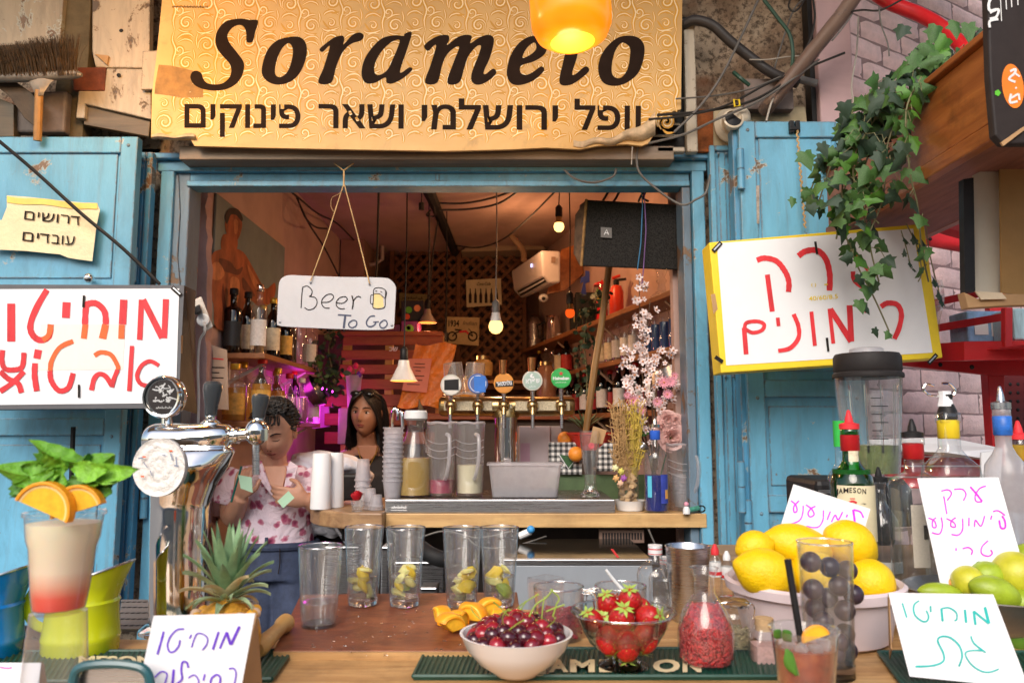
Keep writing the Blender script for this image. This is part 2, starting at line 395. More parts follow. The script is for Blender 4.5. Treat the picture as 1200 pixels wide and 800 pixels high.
 # = the setting
FY=2.6
g=G();g.grid(lambda u,v:Vector((-60+120*u,-60+120*v,0)),4,4);struct('ground',g,mat('paving',(.24,.22,.2),.8,var=.2,scale=3,bump=.4))
ZL=Zp(186,FY)
XL,XR=Xp(176,FY),Xp(832,FY)
OX0,OX1=Xp(209,FY,500),Xp(812,FY,500)
stone=nodes('old_stone');m,t,b=stone
c=ramp(t,noisef(t,5,7,.62),[(.3,(.13,.085,.055)),(.45,(.3,.2,.13)),(.58,(.5,.38,.27)),(.72,(.36,.28,.21))]);c=mixc(t,ramp(t,noisef(t,48,6,.7),[(.4,(.85,)*3),(.52,(0,0,0))]),c,(.07,.045,.03))
c=mixc(t,ramp(t,noisef(t,2.6,4,.6),[(.58,(0,0,0)),(.63,(.6,)*3)]),c,(.28,.11,.05))
t.links.new(c,b.inputs['Base Color']);b.inputs['Roughness'].default_value=.9;bumpn(t,b,noisef(t,45,8,.7),.9,.008);M['stone']=m
def rough_wall(x0,x1,z0,z1,y,amp=.025,st=.02):
 nu,nv=int((x1-x0)/st),int((z1-z0)/st)
 def fn(u,v):
  x,z=x0+(x1-x0)*u,z0+(z1-z0)*v
  d=noise.fractal(Vector((x*5,z*5,1.3)),1.1,2.0,3)*amp+(abs(noise.noise(Vector((x*2.2,z*2.2,4))))**.5)*amp*.8
  return Vector((x,y-max(0,d),z))
 return G().grid(fn,nu,nv)
g=rough_wall(-2.6,1.1,ZL+.02,3.3,FY+.04,.045,.025)
g.box(-2.6,XL+.02,FY+.04,FY+.16,0,ZL+.05);g.box(XR-.02,1.1,FY+.04,FY+.16,0,ZL+.05);g.box(-2.6,1.1,FY+.06,FY+.16,ZL+.04,3.3)
struct('front_wall',g,M['stone'],smooth=60)
LX=-1.17;BY=5.6;RNX,RNY=.87,2.8;RFX=.2
CZ=2.78
g=G();g.box(-1.3,1.0,FY+.1,BY+.2,.002,.012);struct('shop_floor',g,mat('shop_floor',(.1,.07,.055),.6),smooth=0)
g=G();g.box(-1.35,1.1,FY+.17,BY+.2,CZ,CZ+.1);struct('shop_ceiling',g,M['ceil'],smooth=0)
g=G();g.box(LX-.1,LX,FY+.17,BY,0,CZ);struct('shop_wall_left',g,M['inwall'],smooth=0)
g=G();g.poly([(RNX,RNY,0),(RFX,BY,0),(RFX+.1,BY,0),(RNX+.12,RNY,0)],(0,0,CZ));g.box(OX1-.02,RNX+.12,FY+.17,RNY+.02,0,CZ)
struct('shop_wall_right',g,M['inwall'],smooth=0)
g=G();g.box(LX,RFX+.05,BY,BY+.1,0,CZ);struct('shop_wall_back',g,mat('back_wall',(.14,.075,.05),.85,var=.2,bump=.3),smooth=0)
g=G();rag=[(242+3*noise.noise(Vector((i*.7,0,0)))+2*noise.noise(Vector((i*2.3,1,0))),218+i*12)for i in range(34)]
board(g,[(212,218)]+rag+[(212,620)],FY+.2,.05);struct('plaster_reveal',g,M['pinkwall'],smooth=0)
g=G();pbox(g,815,222,824,640,FY+.12,.09);struct('plaster_reveal_right',g,mat('pale_plaster',(.5,.4,.36),.8),smooth=0)
g=G();g.box(-1.16,-1.0,5.1,5.58,1.0,CZ-.002);struct('pillar',g,mat('pillar',(.3,.17,.13),.85),smooth=0)
g=G();g.poly([P(540,295,5.3),P(580,262,5.3),P(612,262,5.3),P(640,292,5.3)],(0,.25,0));struct('ceiling_boxing',g,mat('boxing',(.32,.24,.17),.8),smooth=0)
# = blue door frame
fr=thing('door_frame','peeling sky blue wooden frame around the bar opening','door frame',(XL,FY,0))
g=G();g.box(XL-.01,XR+.01,FY-.045,FY+.02,Zp(191,FY),Zp(184,FY));obj('cornice',g,M['blue2'],fr,0,.004)
g=G();g.box(XL,XR,FY-.022,FY+.03,Zp(203,FY),Zp(191.2,FY)-.001);obj('lintel',g,M['blue'],fr,0,.003)
g=G();g.box(OX0-.01,OX1+.01,FY+.002,FY+.06,Zp(212,FY),Zp(203.2,FY));obj('lintel_panel',g,M['blue'],fr,0,.002)
g=G();g.box(OX0-.01,OX1+.01,FY-.008,FY+.07,Zp(219,FY),Zp(212.2,FY));obj('lintel_bead',g,M['blue'],fr,0,.003)
g=G();g.box(Xp(508,FY),Xp(513,FY),FY-.003,FY+.0015,Zp(212,FY),Zp(204,FY));obj('panel_divider',g,M['blue'],fr,0,.001)
for a,b_,c_,y0,nm,mm in((176,192,-.02,196,'jamb','blue'),(192.5,209,.0,202,'jamb','greyblue'),(817,832,-.02,196,'jamb','blue'),(806,816.5,.0,218,'jamb','greyblue')):
 g=G();g.box(Xp(a,FY,500),Xp(b_,FY,500),FY+c_,FY+.1,0,Zp(y0,FY)-.001);obj(nm,g,M[mm],fr,0,.004)
g=G();board(g,[(196,205),(209,205),(211,250),(208,300),(213,360),(209,420),(213,480),(210,560),(212,640),(200,640)],FY-.006,.005);obj('peeling_strip',g,M['greyblue'],fr,0,.002)
def hinge(px,y0,y1,Y,par):
 a=P(px,y0,Y);b_=P(px,y1,Y);x=(a.x+b_.x)/2;h=obj('hinge',G().tube([(x,Y,b_.z),(x,Y,(a.z+b_.z)/2-.001)],.012,12).tube([(x,Y,(a.z+b_.z)/2+.001),(x,Y,a.z)],.012,12),M['hinge'],par,40)
 return h
hinge(174,205,252,FY-.035,fr);hinge(835,205,262,FY-.03,fr);hinge(169,560,607,FY-.035,fr)
def leaf(px0,px1,py0,Y,label,panels,name='shutter_leaf',m='blue',th=.035,z0=.9,xr=300):
 x0,x1=Xp(px0,Y,xr),Xp(px1,Y,xr);zt=Zp(py0,Y)
 o=thing(name,label,'shutter',(x0,Y,z0));st=.055 if x1-x0>.2 else.02
 for a,b_ in((x0,x0+st),(x1-st,x1)):obj('stile',G().box(a,b_,Y,Y+th,z0,zt),M[m],o,0,.003)
 zs=[z0]+[Zp(q,Y)for q in panels]+[zt];zs.sort()
 for q in zs:
  lo=q if q==z0 else q-st*(1 if q==zt else.5);hi=lo+st
  obj('rail',G().box(x0+st+.0005,x1-st-.0005,Y+.001,Y+th,lo,hi),M[m],o,0,.003)
 for k in range(len(zs)-1):
  obj('panel',G().box(x0+st,x1-st,Y+.014,Y+th-.006,zs[k]+.01,zs[k+1]-.01),M[m],o,0)
  obj('panel_bead',G().box(x0+st+.012,x1-st-.012,Y+.009,Y+.0135,zs[k]+st+.0,zs[k+1]-st),M[m],o,0,.003)
 for q in zs:
  for xx in(x0+.03,x1-.03):obj('screw',G().ell((xx,Y-.0005,q-.03),(.006,.003,.006),8,6),M[m],o)
 return o
LL=leaf(-130,148,160,2.44,'light blue panelled shutter leaf folded open left of the bar',[345,500],xr=400)
leaf(151,167,178,2.53,'narrow blue folded shutter edge beside the left jamb',[],m='blue2',xr=400)
hinge(156,290,330,2.50,LL)
leaf(838,869,170,2.53,'narrow blue folded shutter leaf right of the door frame',[430],m='blue',xr=400)
RL=leaf(874,1012,142,2.43,'wide blue panelled shutter leaf behind the yellow edged sign',[455,590],xr=400)
g=G();g.box(Xp(866,2.45),Xp(873,2.45),2.45,2.5,.9,Zp(150,2.45));obj('edge_strip',g,M['blue2'],RL,0,.003)
hinge(868,175,222,2.42,RL);hinge(869,540,600,2.42,RL);hinge(877,585,640,2.425,RL)
obj('bare_patch',board(G(),[(886,218),(890,217),(890,262),(887,262)],2.4285,.001),mat('bare_wood',(.35,.3,.26),.8,var=.4,scale=60),RL,0)
kn=thing('door_knob','small tarnished round knob on the left blue shutter above the red lettered box','knob',P(104,326,2.43))
obj('knob',G().ell(P(104,326,2.40),.016,16,10),M['chrome'],kn);obj('shank',G().tube([P(104,326,2.40),P(104,326,2.4395)],.008,10),M['brass'],kn)
# = banner sign
SY=2.46;spl=Plane.y(SY)
ban=thing('banner_sign','gold scroll patterned banner with the shop name across the top','sign',P(490,170,SY))
tear=[(798,128),(786,131),(775,130),(768,134),(757,150),(760,155),(766,158),(760,168),(752,171),(735,169),(700,171),(680,175),(640,173),(600,175),(520,177),(400,175),(300,173),(228,171),(223,163),(200,163),(177,161),(178,110),(184,60),(190,0),(193,-40)]
m,t,b=nodes('banner_vinyl')
c=ramp(t,noisef(t,3,4,.6),[(.3,(.6,.34,.1)),(.7,(.74,.47,.17))])
c=mixc(t,ramp(t,noisef(t,9,9,.75,dist=.5),[(.55,(0,0,0)),(.75,(.7,)*3)]),c,(.34,.2,.07))
t.links.new(c,b.inputs['Base Color']);b.inputs['Roughness'].default_value=.5;bumpn(t,b,noisef(t,6,4),.35,.02);M['banner']=m
obj('banner_board',board(G(),[(800,-40)]+tear,SY,.012),M['banner'],ban,0)
cream=mat('banner_cream',(.92,.74,.46),.5,var=.12,scale=5,bump=0)
g=G()
def inban(x,y):return 182+(160-y)*.08+(y<0)*4<x<795 and y<(158 if(x>745 or x<230)else 169)
def sp(cx,cy_,r,turns,a0,sgn,n=16,r1=.12):return[(cx+sgn*r*(1-(1-r1)*i/n)*math.cos(a0+turns*2*math.pi*i/n),cy_+r*(1-(1-r1)*i/n)*math.sin(a0+turns*2*math.pi*i/n))for i in range(n+1)]
Q=0
motif=[]
for(cx,cy_,r,tn,a0,sg,w)in((13,14,10.5,1.5,2.2,1,2.0),(30,24,6.5,1.3,.6,-1,1.6),(38,39,9,1.45,2.4,-1,1.9),(12,39,5.6,1.2,3.6,1,1.5)):motif.append((sp(cx,cy_,r,tn,a0,sg),w,.0))
motif+=[([(24,2),(22,12),(26,24),(23,36),(25,49)],1.8,.7),([(26,12),(33,6),(42,5),(47,9)],1.6,.8),([(26,16),(36,11),(44,13),(46,17)],1.3,.8),([(22,30),(14,25),(6,27),(3,31)],1.5,.8),([(27,33),(36,27),(44,26)],1.4,.8),([(22,44),(15,47),(6,48),(1,45)],1.6,.8),([(3,1),(1,10),(3,20)],1.3,.8),([(46,22),(48,30),(47,36)],1.2,.8),([(28,46),(34,49),(42,50)],1.2,.8),([(5,4),(12,1),(20,2)],1.2,.8)]
g2=G();gold2=G()
for i in range(-1,14):
 for j in range(-1,5):
  ox,oy=180+i*49,-12+j*47+(i%2)*3
  for(pts,w,tp)in motif:
   Q+=1;pp=[(ox+x,oy+y)for x,y in pts]
   if all(inban(*q)for q in pp):(stroke(gold2,pp if len(pp)>8 else smoothpts(pp,3),w*3.1,spl,.00008+(Q%23)*.000008,smooth=False,taper=.75,jit=0),stroke(g2,pp if len(pp)>8 else smoothpts(pp,3),w*.8,spl,.00032+(Q%23)*.00001,smooth=False,taper=.85,jit=0))
obj('scroll_print',g2,cream,ban,0,kind='stuff')
for i in range(-1,14):
 for j in range(-1,5):
  ox,oy=180+i*49,-12+j*47+(i%2)*3
  for pts,w in(([(30,9),(38,8),(44,10)],3),([(8,22),(14,27),(22,26)],3),([(30,44),(36,50),(45,48)],3),([(2,36),(6,42),(12,48)],2.6)):
   pp=[(ox+x,oy+y)for x,y in pts]
   if all(inban(*q)for q in pp):stroke(gold2,smoothpts(pp,3),w,spl,.0003,smooth=False,taper=.9,jit=0)
obj('leaf_print',gold2,mat('banner_deep_gold',(.62,.3,.015),.5,var=.2,scale=4,bump=0),ban,0,kind='stuff')
A,B,C=(170,0),(400,0),(600,20)
LET=[[xf(A,5,[(662,122),(646,185),(630,245),(595,245),(592,190),(575,155),(545,148),(510,165),(485,200),(485,230),(500,260),(540,310),(575,360),(580,400),(565,450),(530,495),(470,525),(400,532),(330,520),(285,495),(265,455),(275,425),(300,415),(330,430),(340,460),(360,485),(400,495),(450,490),(490,460),(505,420),(495,375),(460,335),(425,290),(412,240),(420,190),(450,145),(490,120),(560,110),(610,118)])],[xf(A,5,[(875,215),(925,230),(948,280),(940,350),(905,430),(850,480),(780,497),(720,480),(685,435),(690,370),(720,290),(780,235)]),xf(A,5,[(845,255),(865,290),(860,350),(835,420),(795,452),(765,440),(762,395),(780,330),(810,275)])],[xf(A,5,[(1022,290),(1060,255),(1110,220),(1155,210),(1168,230),(1163,262),(1210,210),(1250,192),(1275,200),(1280,220),(1262,240),(1220,252),(1185,275),(1150,320),(1120,390),(1090,485),(1015,485),(1045,400),(1080,285),(1075,272),(1040,305)])],[xf(B,5,[(413,192),(385,290),(345,410),(355,425),(400,395),(415,412),(360,460),(300,490),(265,485),(258,455),(200,485),(150,490),(125,465),(118,420),(135,350),(180,280),(240,225),(310,208),(365,212),(370,200)]),xf(B,5,[(340,235),(290,250),(230,310),(195,380),(197,430),(225,440),(270,410),(300,350),(330,280)])],[xf(B,5,[(485,270),(530,230),(580,208),(625,208),(632,235),(620,265),(680,220),(730,205),(765,215),(755,255),(810,220),(860,205),(890,220),(892,260),(870,340),(835,420),(845,435),(890,403),(908,430),(860,475),(810,497),(775,490),(760,460),(770,410),(805,320),(818,270),(790,275),(745,330),(720,400),(690,485),(620,485),(660,360),(690,280),(665,280),(620,320),(590,385),(562,485),(490,485),(520,390),(555,275),(540,270),(508,300)])],[xf(B,5,[(1130,212),(1180,230),(1205,270),(1190,320),(1130,360),(1055,385),(1050,425),(1080,440),(1120,425),(1170,390),(1188,415),(1130,470),(1060,497),(1005,495),(975,460),(970,410),(990,330),(1030,265),(1080,225)]),xf(B,5,[(1125,252),(1085,285),(1062,340),(1110,320),(1140,290),(1140,262)])],[xf(C,5,[(345,55),(425,35),(405,110),(450,110),(440,145),(398,145),(380,240),(352,330),(372,335),(430,290),(450,320),(370,385),(320,402),(285,395),(278,360),(300,260),(325,145),(290,145),(300,115),(335,108)])],[xf(C,5,[(690,110),(745,125),(775,170),(772,240),(745,320),(690,375),(620,403),(550,395),(515,355),(505,290),(525,220),(570,160),(625,120)]),xf(C,5,[(655,152),(690,180),(690,240),(675,310),(640,355),(605,355),(585,325),(588,260),(605,200),(630,162)])]]
inkb=mat('brown_black_print',(.022,.012,.008),.75,var=.2,bump=0,spec=.1)
for k,loops in enumerate(LET):
 vs,fs=outline_fill([smoothpts(l,4,True)for l in loops]);obj('letter',G().add([spl.hit(v.x,-v.y,.0009)for v in vs],fs),inkb,ban,0)
for wd,x0,x1,yb,h in(('פינוקים',216,352,149,27),('ושאר',373,473,149.5,27.5),('ירושלמי',494,654,151,28),('וופל',673,751,151.5,28)):text(g,heb(wd),(x0,yb),(x1,yb+.6),h,spl,.0022,bold=.018)if False else obj('hebrew_word',text(G(),heb(wd),(x0,yb),(x1,yb+.6),h,spl,.0009,bold=.018),inkb,ban,0)
g=G();squiggle(g,(202,9),(244,9.5),2.6,spl,.0012,22)
obj('small_print',g,inkb,ban,0)
brown=mat('water_stain',(.33,.17,.04),.6,var=.35,scale=22,bump=.5)
g=G();
for pts in([(186,76),(200,77),(214,80),(226,83),(238,98),(238,114),(214,115),(198,112),(181,110),(182,98)],):g.add([spl.hit(x,y,.0007)for x,y in pts],[tuple(range(len(pts)))])
obj('stained_patch',g,brown,ban,0)
cre=mat('torn_vinyl_back',(.62,.47,.3),.7,var=.3,scale=30,bump=.8,dirt=.5)
obj('curled_corner',G().slab(lambda u,v:P(672+96*u,171-11*u*u-v*(7+20*u**3)+2*math.sin(u*17),SY-.004-.03*math.sin(v*2.6)*u),20,6,(0,.002,0)),cre,ban,60)
obj('curled_edge',G().slab(lambda u,v:P(178+50*u,163-v*(5+2*math.sin(u*9)),SY-.004-.012*math.sin(v*3)),14,4,(0,.002,0)),cre,ban,60)
g=G();pbox(g,210,171,790,187,2.5,.08);obj('wooden_batten',g,woodm('old_batten',(.12,.08,.05),(.3,.22,.15)),None,0,.003,label='weathered grey batten under the banner sign above the lintel',cat='batten')
# = upper-left boards and broom
board_m=paint('off_white_board',(.46,.37,.26),chip=(.1,.06,.03),under=(.2,.13,.07),amount=.57,streak=.8)
brd('facing_board',[(108,-40),(176,-40),(175,62),(173,80),(112,79),(108,60)],2.5,.03,board_m,'tall off-white board with a drilled hole left of the banner','board')
brd('facing_board',[(125,80),(176,81),(177,140),(100,122),(99,139),(89,138),(92,106),(121,106)],2.505,.03,board_m,'notched off-white lower board with a drilled hole beside the banner edge','board')
brd('facing_board',[(167,60),(186,59),(182,105),(165,105)],2.485,.012,board_m,'small off-white wood offcut bridging the board and the banner','board')
brd('facing_board',[(-40,-40),(78,-40),(70,50),(-40,56)],2.52,.03,paint('stone_white_board',(.4,.32,.22),amount=.55,streak=.8),'large scuffed cream slab above the broom','board')
brd('rust_plate',[(85,79),(124,79),(122,106),(86,106)],2.5,.02,mat('rust_plate',(.14,.035,.015),.8,var=.4,scale=25,bump=.6),'dark rusty red plate between broom and off-white board','plate')
brd('grey_plank',[(99,123),(176,142),(174,160),(98,146)],2.52,.02,woodm('grey_plank',(.08,.055,.03),(.2,.14,.08)),'dark weathered plank tucked under the notched board','plank')
brd('concrete_post',[(80,-40),(108,-40),(104,60),(96,162),(55,162),(72,60)],2.54,.06,mat('dirty_concrete',(.12,.09,.05),.9,var=.4,scale=12,bump=.8),'dirty concrete strip behind the broom head','post')
brd('wedge_block',[(110,63),(127,65),(125,76)],2.49,.02,M['kraft'],'small wooden wedge beside the rusty plate','wedge')
for(x,y)in((142,36),(139,88)):pass
g=G();
for(x,y)in((142,36),(139,88)):g.ell(P(x,y,2.4985),(.0075,.0015,.0065),12,6)
obj('screw_hole',g,M['rubber'],None,label='two dark drilled holes in the off-white boards',cat='hole',group=None,kind='stuff')
bro=thing('broom','worn push broom with brown bristles hung bristles up on the wall','broom',P(45,100,2.42))
wd=woodm('broom_wood',(.14,.09,.05),(.34,.25,.16),mp=(10,3,10))
obj('broom_head',G().tube([P(-30,92,2.4),P(20,91,2.4),P(60,89,2.4),P(90,87,2.4),P(96,88,2.4)],[.014,.016,.015,.014,.006],12),mat('broom_metal',(.2,.17,.14),.5,metal=.4,var=.3),bro)
obj('socket',G().loft([[P(x+dx,y,2.4+dy)for dx,dy in((-w,0),(0,-.012),(w,0),(0,.012))]for x,y,w in((48,92,17),(47,99,11),(46,108,6),(46,112,5))]),mat('broom_metal2',(.24,.2,.16),.5,metal=.4,var=.3),bro,60)
obj('handle',G().tube([P(46,106,2.4),P(44,165,2.42)],.0125,10),mat('broom_stick',(.42,.2,.05),.5,var=.25),bro)
g=G()
for i in range(900):
 u=random.random();x=-35+125*u;y=87+2*random.random();yy=2.4+random.uniform(-.02,.02);top=50+5*math.sin(u*5)+random.uniform(-3,6)-4*u;lean=-6+22*max(0,u-.75)/.25*random.random()-8*random.random()
 g.tube([P(x,y,yy),P(x+lean*.4,(y+top)/2,yy),P(x+lean,top+(lean>8)*10,yy+random.uniform(-.01,.01))],[.0011,.0009,.0004],3,cap=False)
obj('bristles',g,mat('bristle',(.075,.042,.016),.6,var=.6,scale=60),bro,0,kind='stuff')
brd('bracket_arm',[(-6,78),(10,90),(36,108),(44,118),(42,150),(28,138),(10,112),(-6,100)],2.43,.02,mat('dark_iron',(.07,.045,.025),.6,metal=.3,var=.4,bump=.5),'dark wooden bracket angled under the broom at the left edge','bracket')
brd('junction_box',[(18,108),(78,106),(75,155),(16,155)],2.49,.04,mat('grey_box',(.16,.12,.1),.6,var=.3,dirt=.4),'dirty grey junction plate behind the broom handle','junction box',bevel=.008)
brd('crate_end',[(-10,112),(16,122),(16,160),(-10,160)],2.47,.04,woodm('crate_old',(.06,.04,.02),(.14,.1,.05)),'dark wooden crate end above the left shutter','crate')
cable('black_strap',[(-10,158,2.36),(40,200,2.36),(95,250,2.36),(145,292,2.37),(187,333,2.38)],.006,M['rubber'],'black cable running diagonally down over the left shutter',k=5)
cable('black_strap',[(86,500,2.40),(84,550,2.40),(83,610,2.40),(83,700,2.40)],.008,M['rubber'],'straight black strap hanging down the left shutter behind the mint',k=3)
npl=Plane.y(2.415)
no=thing('paper_notice','torn cream paper notice in Hebrew taped to the left shutter','notice',P(60,290,2.415))
outl=[(8,229),(35,231),(70,235),(114,239),(117,246),(113,264),(110,290),(108,306),(92,304),(80,302),(70,298),(50,296),(30,294),(10,293),(-12,292),(-12,255),(2,258),(8,243)]
obj('sheet',G().poly([P(x,y,2.419)for x,y in outl],(0,.0015,0)),mat('cream_paper',(.82,.7,.45),.8,var=.07,scale=9,bump=.7,bscale=12,bd=.012),no,0)
obj('tape',G().slab(lambda u,v:P(8+106*u,230+9*u+7*v+math.sin(u*11),2.4165),10,2,(0,.001,0)),mat('tape',(.85,.6,.1),.35,var=.1),no,60)
for parts in((('רושים',28,257,81,262.2,10),(83,253.6,93.5,254.6,91.2,264)),(('ים',26,282,45,283.6,10.5),(47,274.2,58,275.2,55.6,285),('עוב',60,285.2,87,287.5,10.5))):
 g=G()
 for q in parts:
  if isinstance(q[0],str):text(g,heb(q[0]),(q[1],q[2]),(q[3],q[4]),q[5],npl,.0)
  else:stroke(g,[(q[0],q[1]),(q[2],q[3])],1.7,npl,0,False,jit=0);stroke(g,[(q[4],q[3]),(q[4]+.2,q[5])],1.7,npl,.0003,False,jit=0)
 obj('word',g,M['ink'],no,0)
 # = box-lid signs
def quadplane(tl,tr,bl):return Plane.of(tl,tr,bl)
def lid_sign(name,label,q,Y,rimm,facem,depth,brim,tilt=0):
 pl=Plane((0,Y,Zp((q[0][1]+q[2][1])/2,Y)),(0,-1,tilt))
 pts=[pl.hit(*p)for p in q];c=sum(pts,Vector())/4
 o=thing(name,label,'sign',(c.x,c.y,min(p.z for p in pts)))
 n=-pl.n
 inn=[p+(c-p)*brim for p in pts]
 g=G().poly(pts,n*depth);obj('box_body',g,rimm,o,0,.003)
 obj('white_face',G().poly([p+pl.n*.0006 for p in inn],-n*.0012),facem,o,0)
 return o,pl,inn
ls,lpl,lin=lid_sign('box_sign','white box lid sign with big red Hebrew words left of the tap tower',[(-70,333),(216,334),(209,478),(-70,480)],2.2,mat('grey_card_edge',(.1,.1,.11),.6,var=.1),M['paper'],.001,.0)
for c_ in kids(ls):
 if c_.name.startswith('white_face'):bpy.data.objects.remove(c_)
lpts=[(-70,339),(210,338),(206,472),(-70,475)]
obj('white_face',G().add([lpl.hit(x,y,.0015)for x,y in lpts],[(0,1,2,3)]),M['paper'],ls,0)
a0,a1,a2,a3=lpl.hit(216,334),lpl.hit(209,478),P(231,485,2.32),P(228,350,2.32)
obj('lid_body',G().poly([lpl.hit(-70,333,-.001),lpl.hit(215,334,-.001),lpl.hit(209,478,-.001),lpl.hit(-70,480,-.001)],(0,.09,0)),mat('printed_card',(.028,.024,.026),.5,var=.3,scale=30,bump=.1),ls,0,.002)
side=Plane.of(a0,a3,a1)
gg=G().add([a0,a3,a2,a1],[(0,1,2,3)]);obj('lid_side',gg,M['black'],ls,0)
g=G();g.add([side.hit(x,y,.001)for x,y in smoothpts([(219,341),(227,343),(229,352),(223,352),(217,346)],3,True)],[tuple(range(15))]);obj('fruit_print',g,mat('peach_print',(.75,.3,.2),.5),ls,0)
for(cx,cy_,r,mm)in((222,366,5,(.7,.65,.05)),(216,430,5,(.1,.45,.06)),(217,447,6,(.75,.6,.05)),(220,463,5,(.1,.4,.05))):
 obj('fruit_print',G().add([side.hit(cx+r*.6*math.cos(k*.52),cy_+r*1.3*math.sin(k*.52),.0013+.0001*cx%1*.001)for k in range(12)],[tuple(range(12))]),mat('lemon_print',mm,.5),ls,0)
g=G()
for k in range(16):x=222-k*.15;g.add([side.hit(x-1.4,378+k*3.1,.0012),side.hit(x+1.6,378+k*3.1,.0012),side.hit(x+1.6-(k%3),380+k*3.1,.0012),side.hit(x-1.4,380+k*3.1,.0012)],[(0,1,2,3)])
obj('small_print',g,M['white'],ls,0)
obj('hand_slot',G().add([side.hit(x,y,.0015)for x,y in((212,393),(216,393),(216,414),(212,414))],[(0,1,2,3)]),M['kraft'],ls,0)
obj('paper_patch',G().add([lpl.hit(x,y,.0022)for x,y in((48,380),(147,380),(144,433),(40,434))],[(0,1,2,3)]),mat('patch_paper',(.78,.76,.7),.7,var=.03),ls,0)
L5=(0,320)
strokes('red_lettering',L5,5,[([(65,178),(65,400)],45),([(275,97),(215,200),(178,300),(190,360),(235,392),(285,370),(297,300)],37),([(390,170),(385,262)],46),([(497,300),(503,200),(515,180),(565,178),(612,225),(620,300)],36),([(725,155),(717,300)],42),([(818,390),(828,155)],32),([(838,155),(950,378)],38),([(962,380),(972,152)],34),([(15,450),(10,510),(30,560),(90,565),(130,545),(140,465)],30),([(0,575),(50,620),(105,645),(125,700)],32),([(140,575),(75,640),(0,692)],30),([(225,448),(215,500)],40),([(205,527),(202,600),(215,690)],34),([(292,572),(300,630),(345,687),(400,670),(428,585)],31),([(690,565),(670,610),(655,668)],26),([(655,660),(620,605),(580,590),(550,620),(535,685)],28),([(773,425),(757,690)],26),([(930,540),(880,515),(830,540),(803,600),(822,645),(865,660)],25),([(-60,178),(-60,400)],45),([(-100,160),(-140,390)],36)],34,lpl,M['marker'],ls,.0028)
strokes('orange_lettering',L5,5,[([(500,300),(490,383)],36),([(618,300),(600,383)],42),([(713,302),(710,384)],37),([(428,398),(350,435),(303,510),(293,570)],28),([(553,483),(590,463),(650,478),(688,540),(692,565)],26),([(298,300),(285,362),(250,392)],33)],30,lpl,M['orangemarker'],ls,.0036)
strokes('slot',L5,5,[([(492,130),(488,200)],15),([(462,652),(462,728)],13)],14,lpl,M['ink'],ls,.0048)
strokes('staple',L5,5,[([(1008,82),(1060,130)],24)],24,lpl,M['ink'],ls,.0044);strokes('staple_wire',L5,5,[([(1014,84),(1056,122)],8)],8,lpl,M['steel'],ls,.0052)
rq=[(831,284),(1083,262),(1105,419),(845,437)]
rs,rpl,rin=lid_sign('box_sign','white sign in a yellow box lid with red Hebrew handwriting on the right shutter',rq,2.14,M['yellowcard'],M['paper'],.085,0,.02)
for c_ in kids(rs):
 if c_.name.startswith('white_face'):bpy.data.objects.remove(c_)
obj('white_face',G().add([rpl.hit(x,y,.0012)for x,y in((840,285),(1070,268),(1093,413),(851,428))],[(3,2,1,0)]),M['paper'],rs,0)
R5=(830,260)
strokes('red_lettering',R5,5,[([(285,225),(330,212),(400,230),(450,290),(472,350),(470,410)],32),([(346,308),(375,525)],28),([(528,200),(570,172),(640,168),(690,220),(712,310),(710,402)],34),([(812,148),(870,200),(940,285)],24),([(848,290),(855,340),(900,378),(945,388)],26),([(222,775),(210,620)],27),([(212,625),(225,590),(290,582),(328,602),(312,635),(260,648),(220,628)],22),([(407,560),(412,610)],22),([(500,540),(528,610),(528,680),(480,738),(410,755)],25),([(604,525),(625,725)],22),([(710,508),(733,712)],24),([(715,510),(838,700)],34),([(828,488),(838,700)],34),([(922,510),(930,530)],26),([(1012,497),(1050,475),(1108,485),(1132,540),(1118,620),(1090,685)],30)],28,rpl,M['marker'],rs,.0022)
strokes('slot',R5,5,[([(627,115),(638,190)],14),([(695,678),(704,758)],14)],14,rpl,M['ink'],rs,.0042)
strokes('staple',R5,5,[([(28,172),(76,120)],26),([(1290,830+0),(1340,775)],24),([(40,790),(85,820)],22)],24,rpl,M['ink'],rs,.0042);strokes('staple_wire',R5,5,[([(34,164),(70,126)],8),([(1296,822),(1334,782)],8)],8,rpl,M['steel'],rs,.0052)
g=G();text(g,'40/60/8.5',(948,352.5),(982,349.5),5,rpl,.0025,bold=.01);stroke(g,[(966,333.5),(970,333)],1.6,rpl,.0025);
stroke(g,[(952,332),(951,334),(952,336)],.8,rpl,.0025);stroke(g,[(955,332),(956,334),(955,336)],.8,rpl,.0025);obj('yellow_print',g,M['yellowcard'],rs,0)
obj('hand_slot',G().add([rpl.hit(x,y,.0012)for x,y in((833,345),(838,344),(841,362),(836,368))],[(0,1,2,3)]),M['kraft'],rs,0)
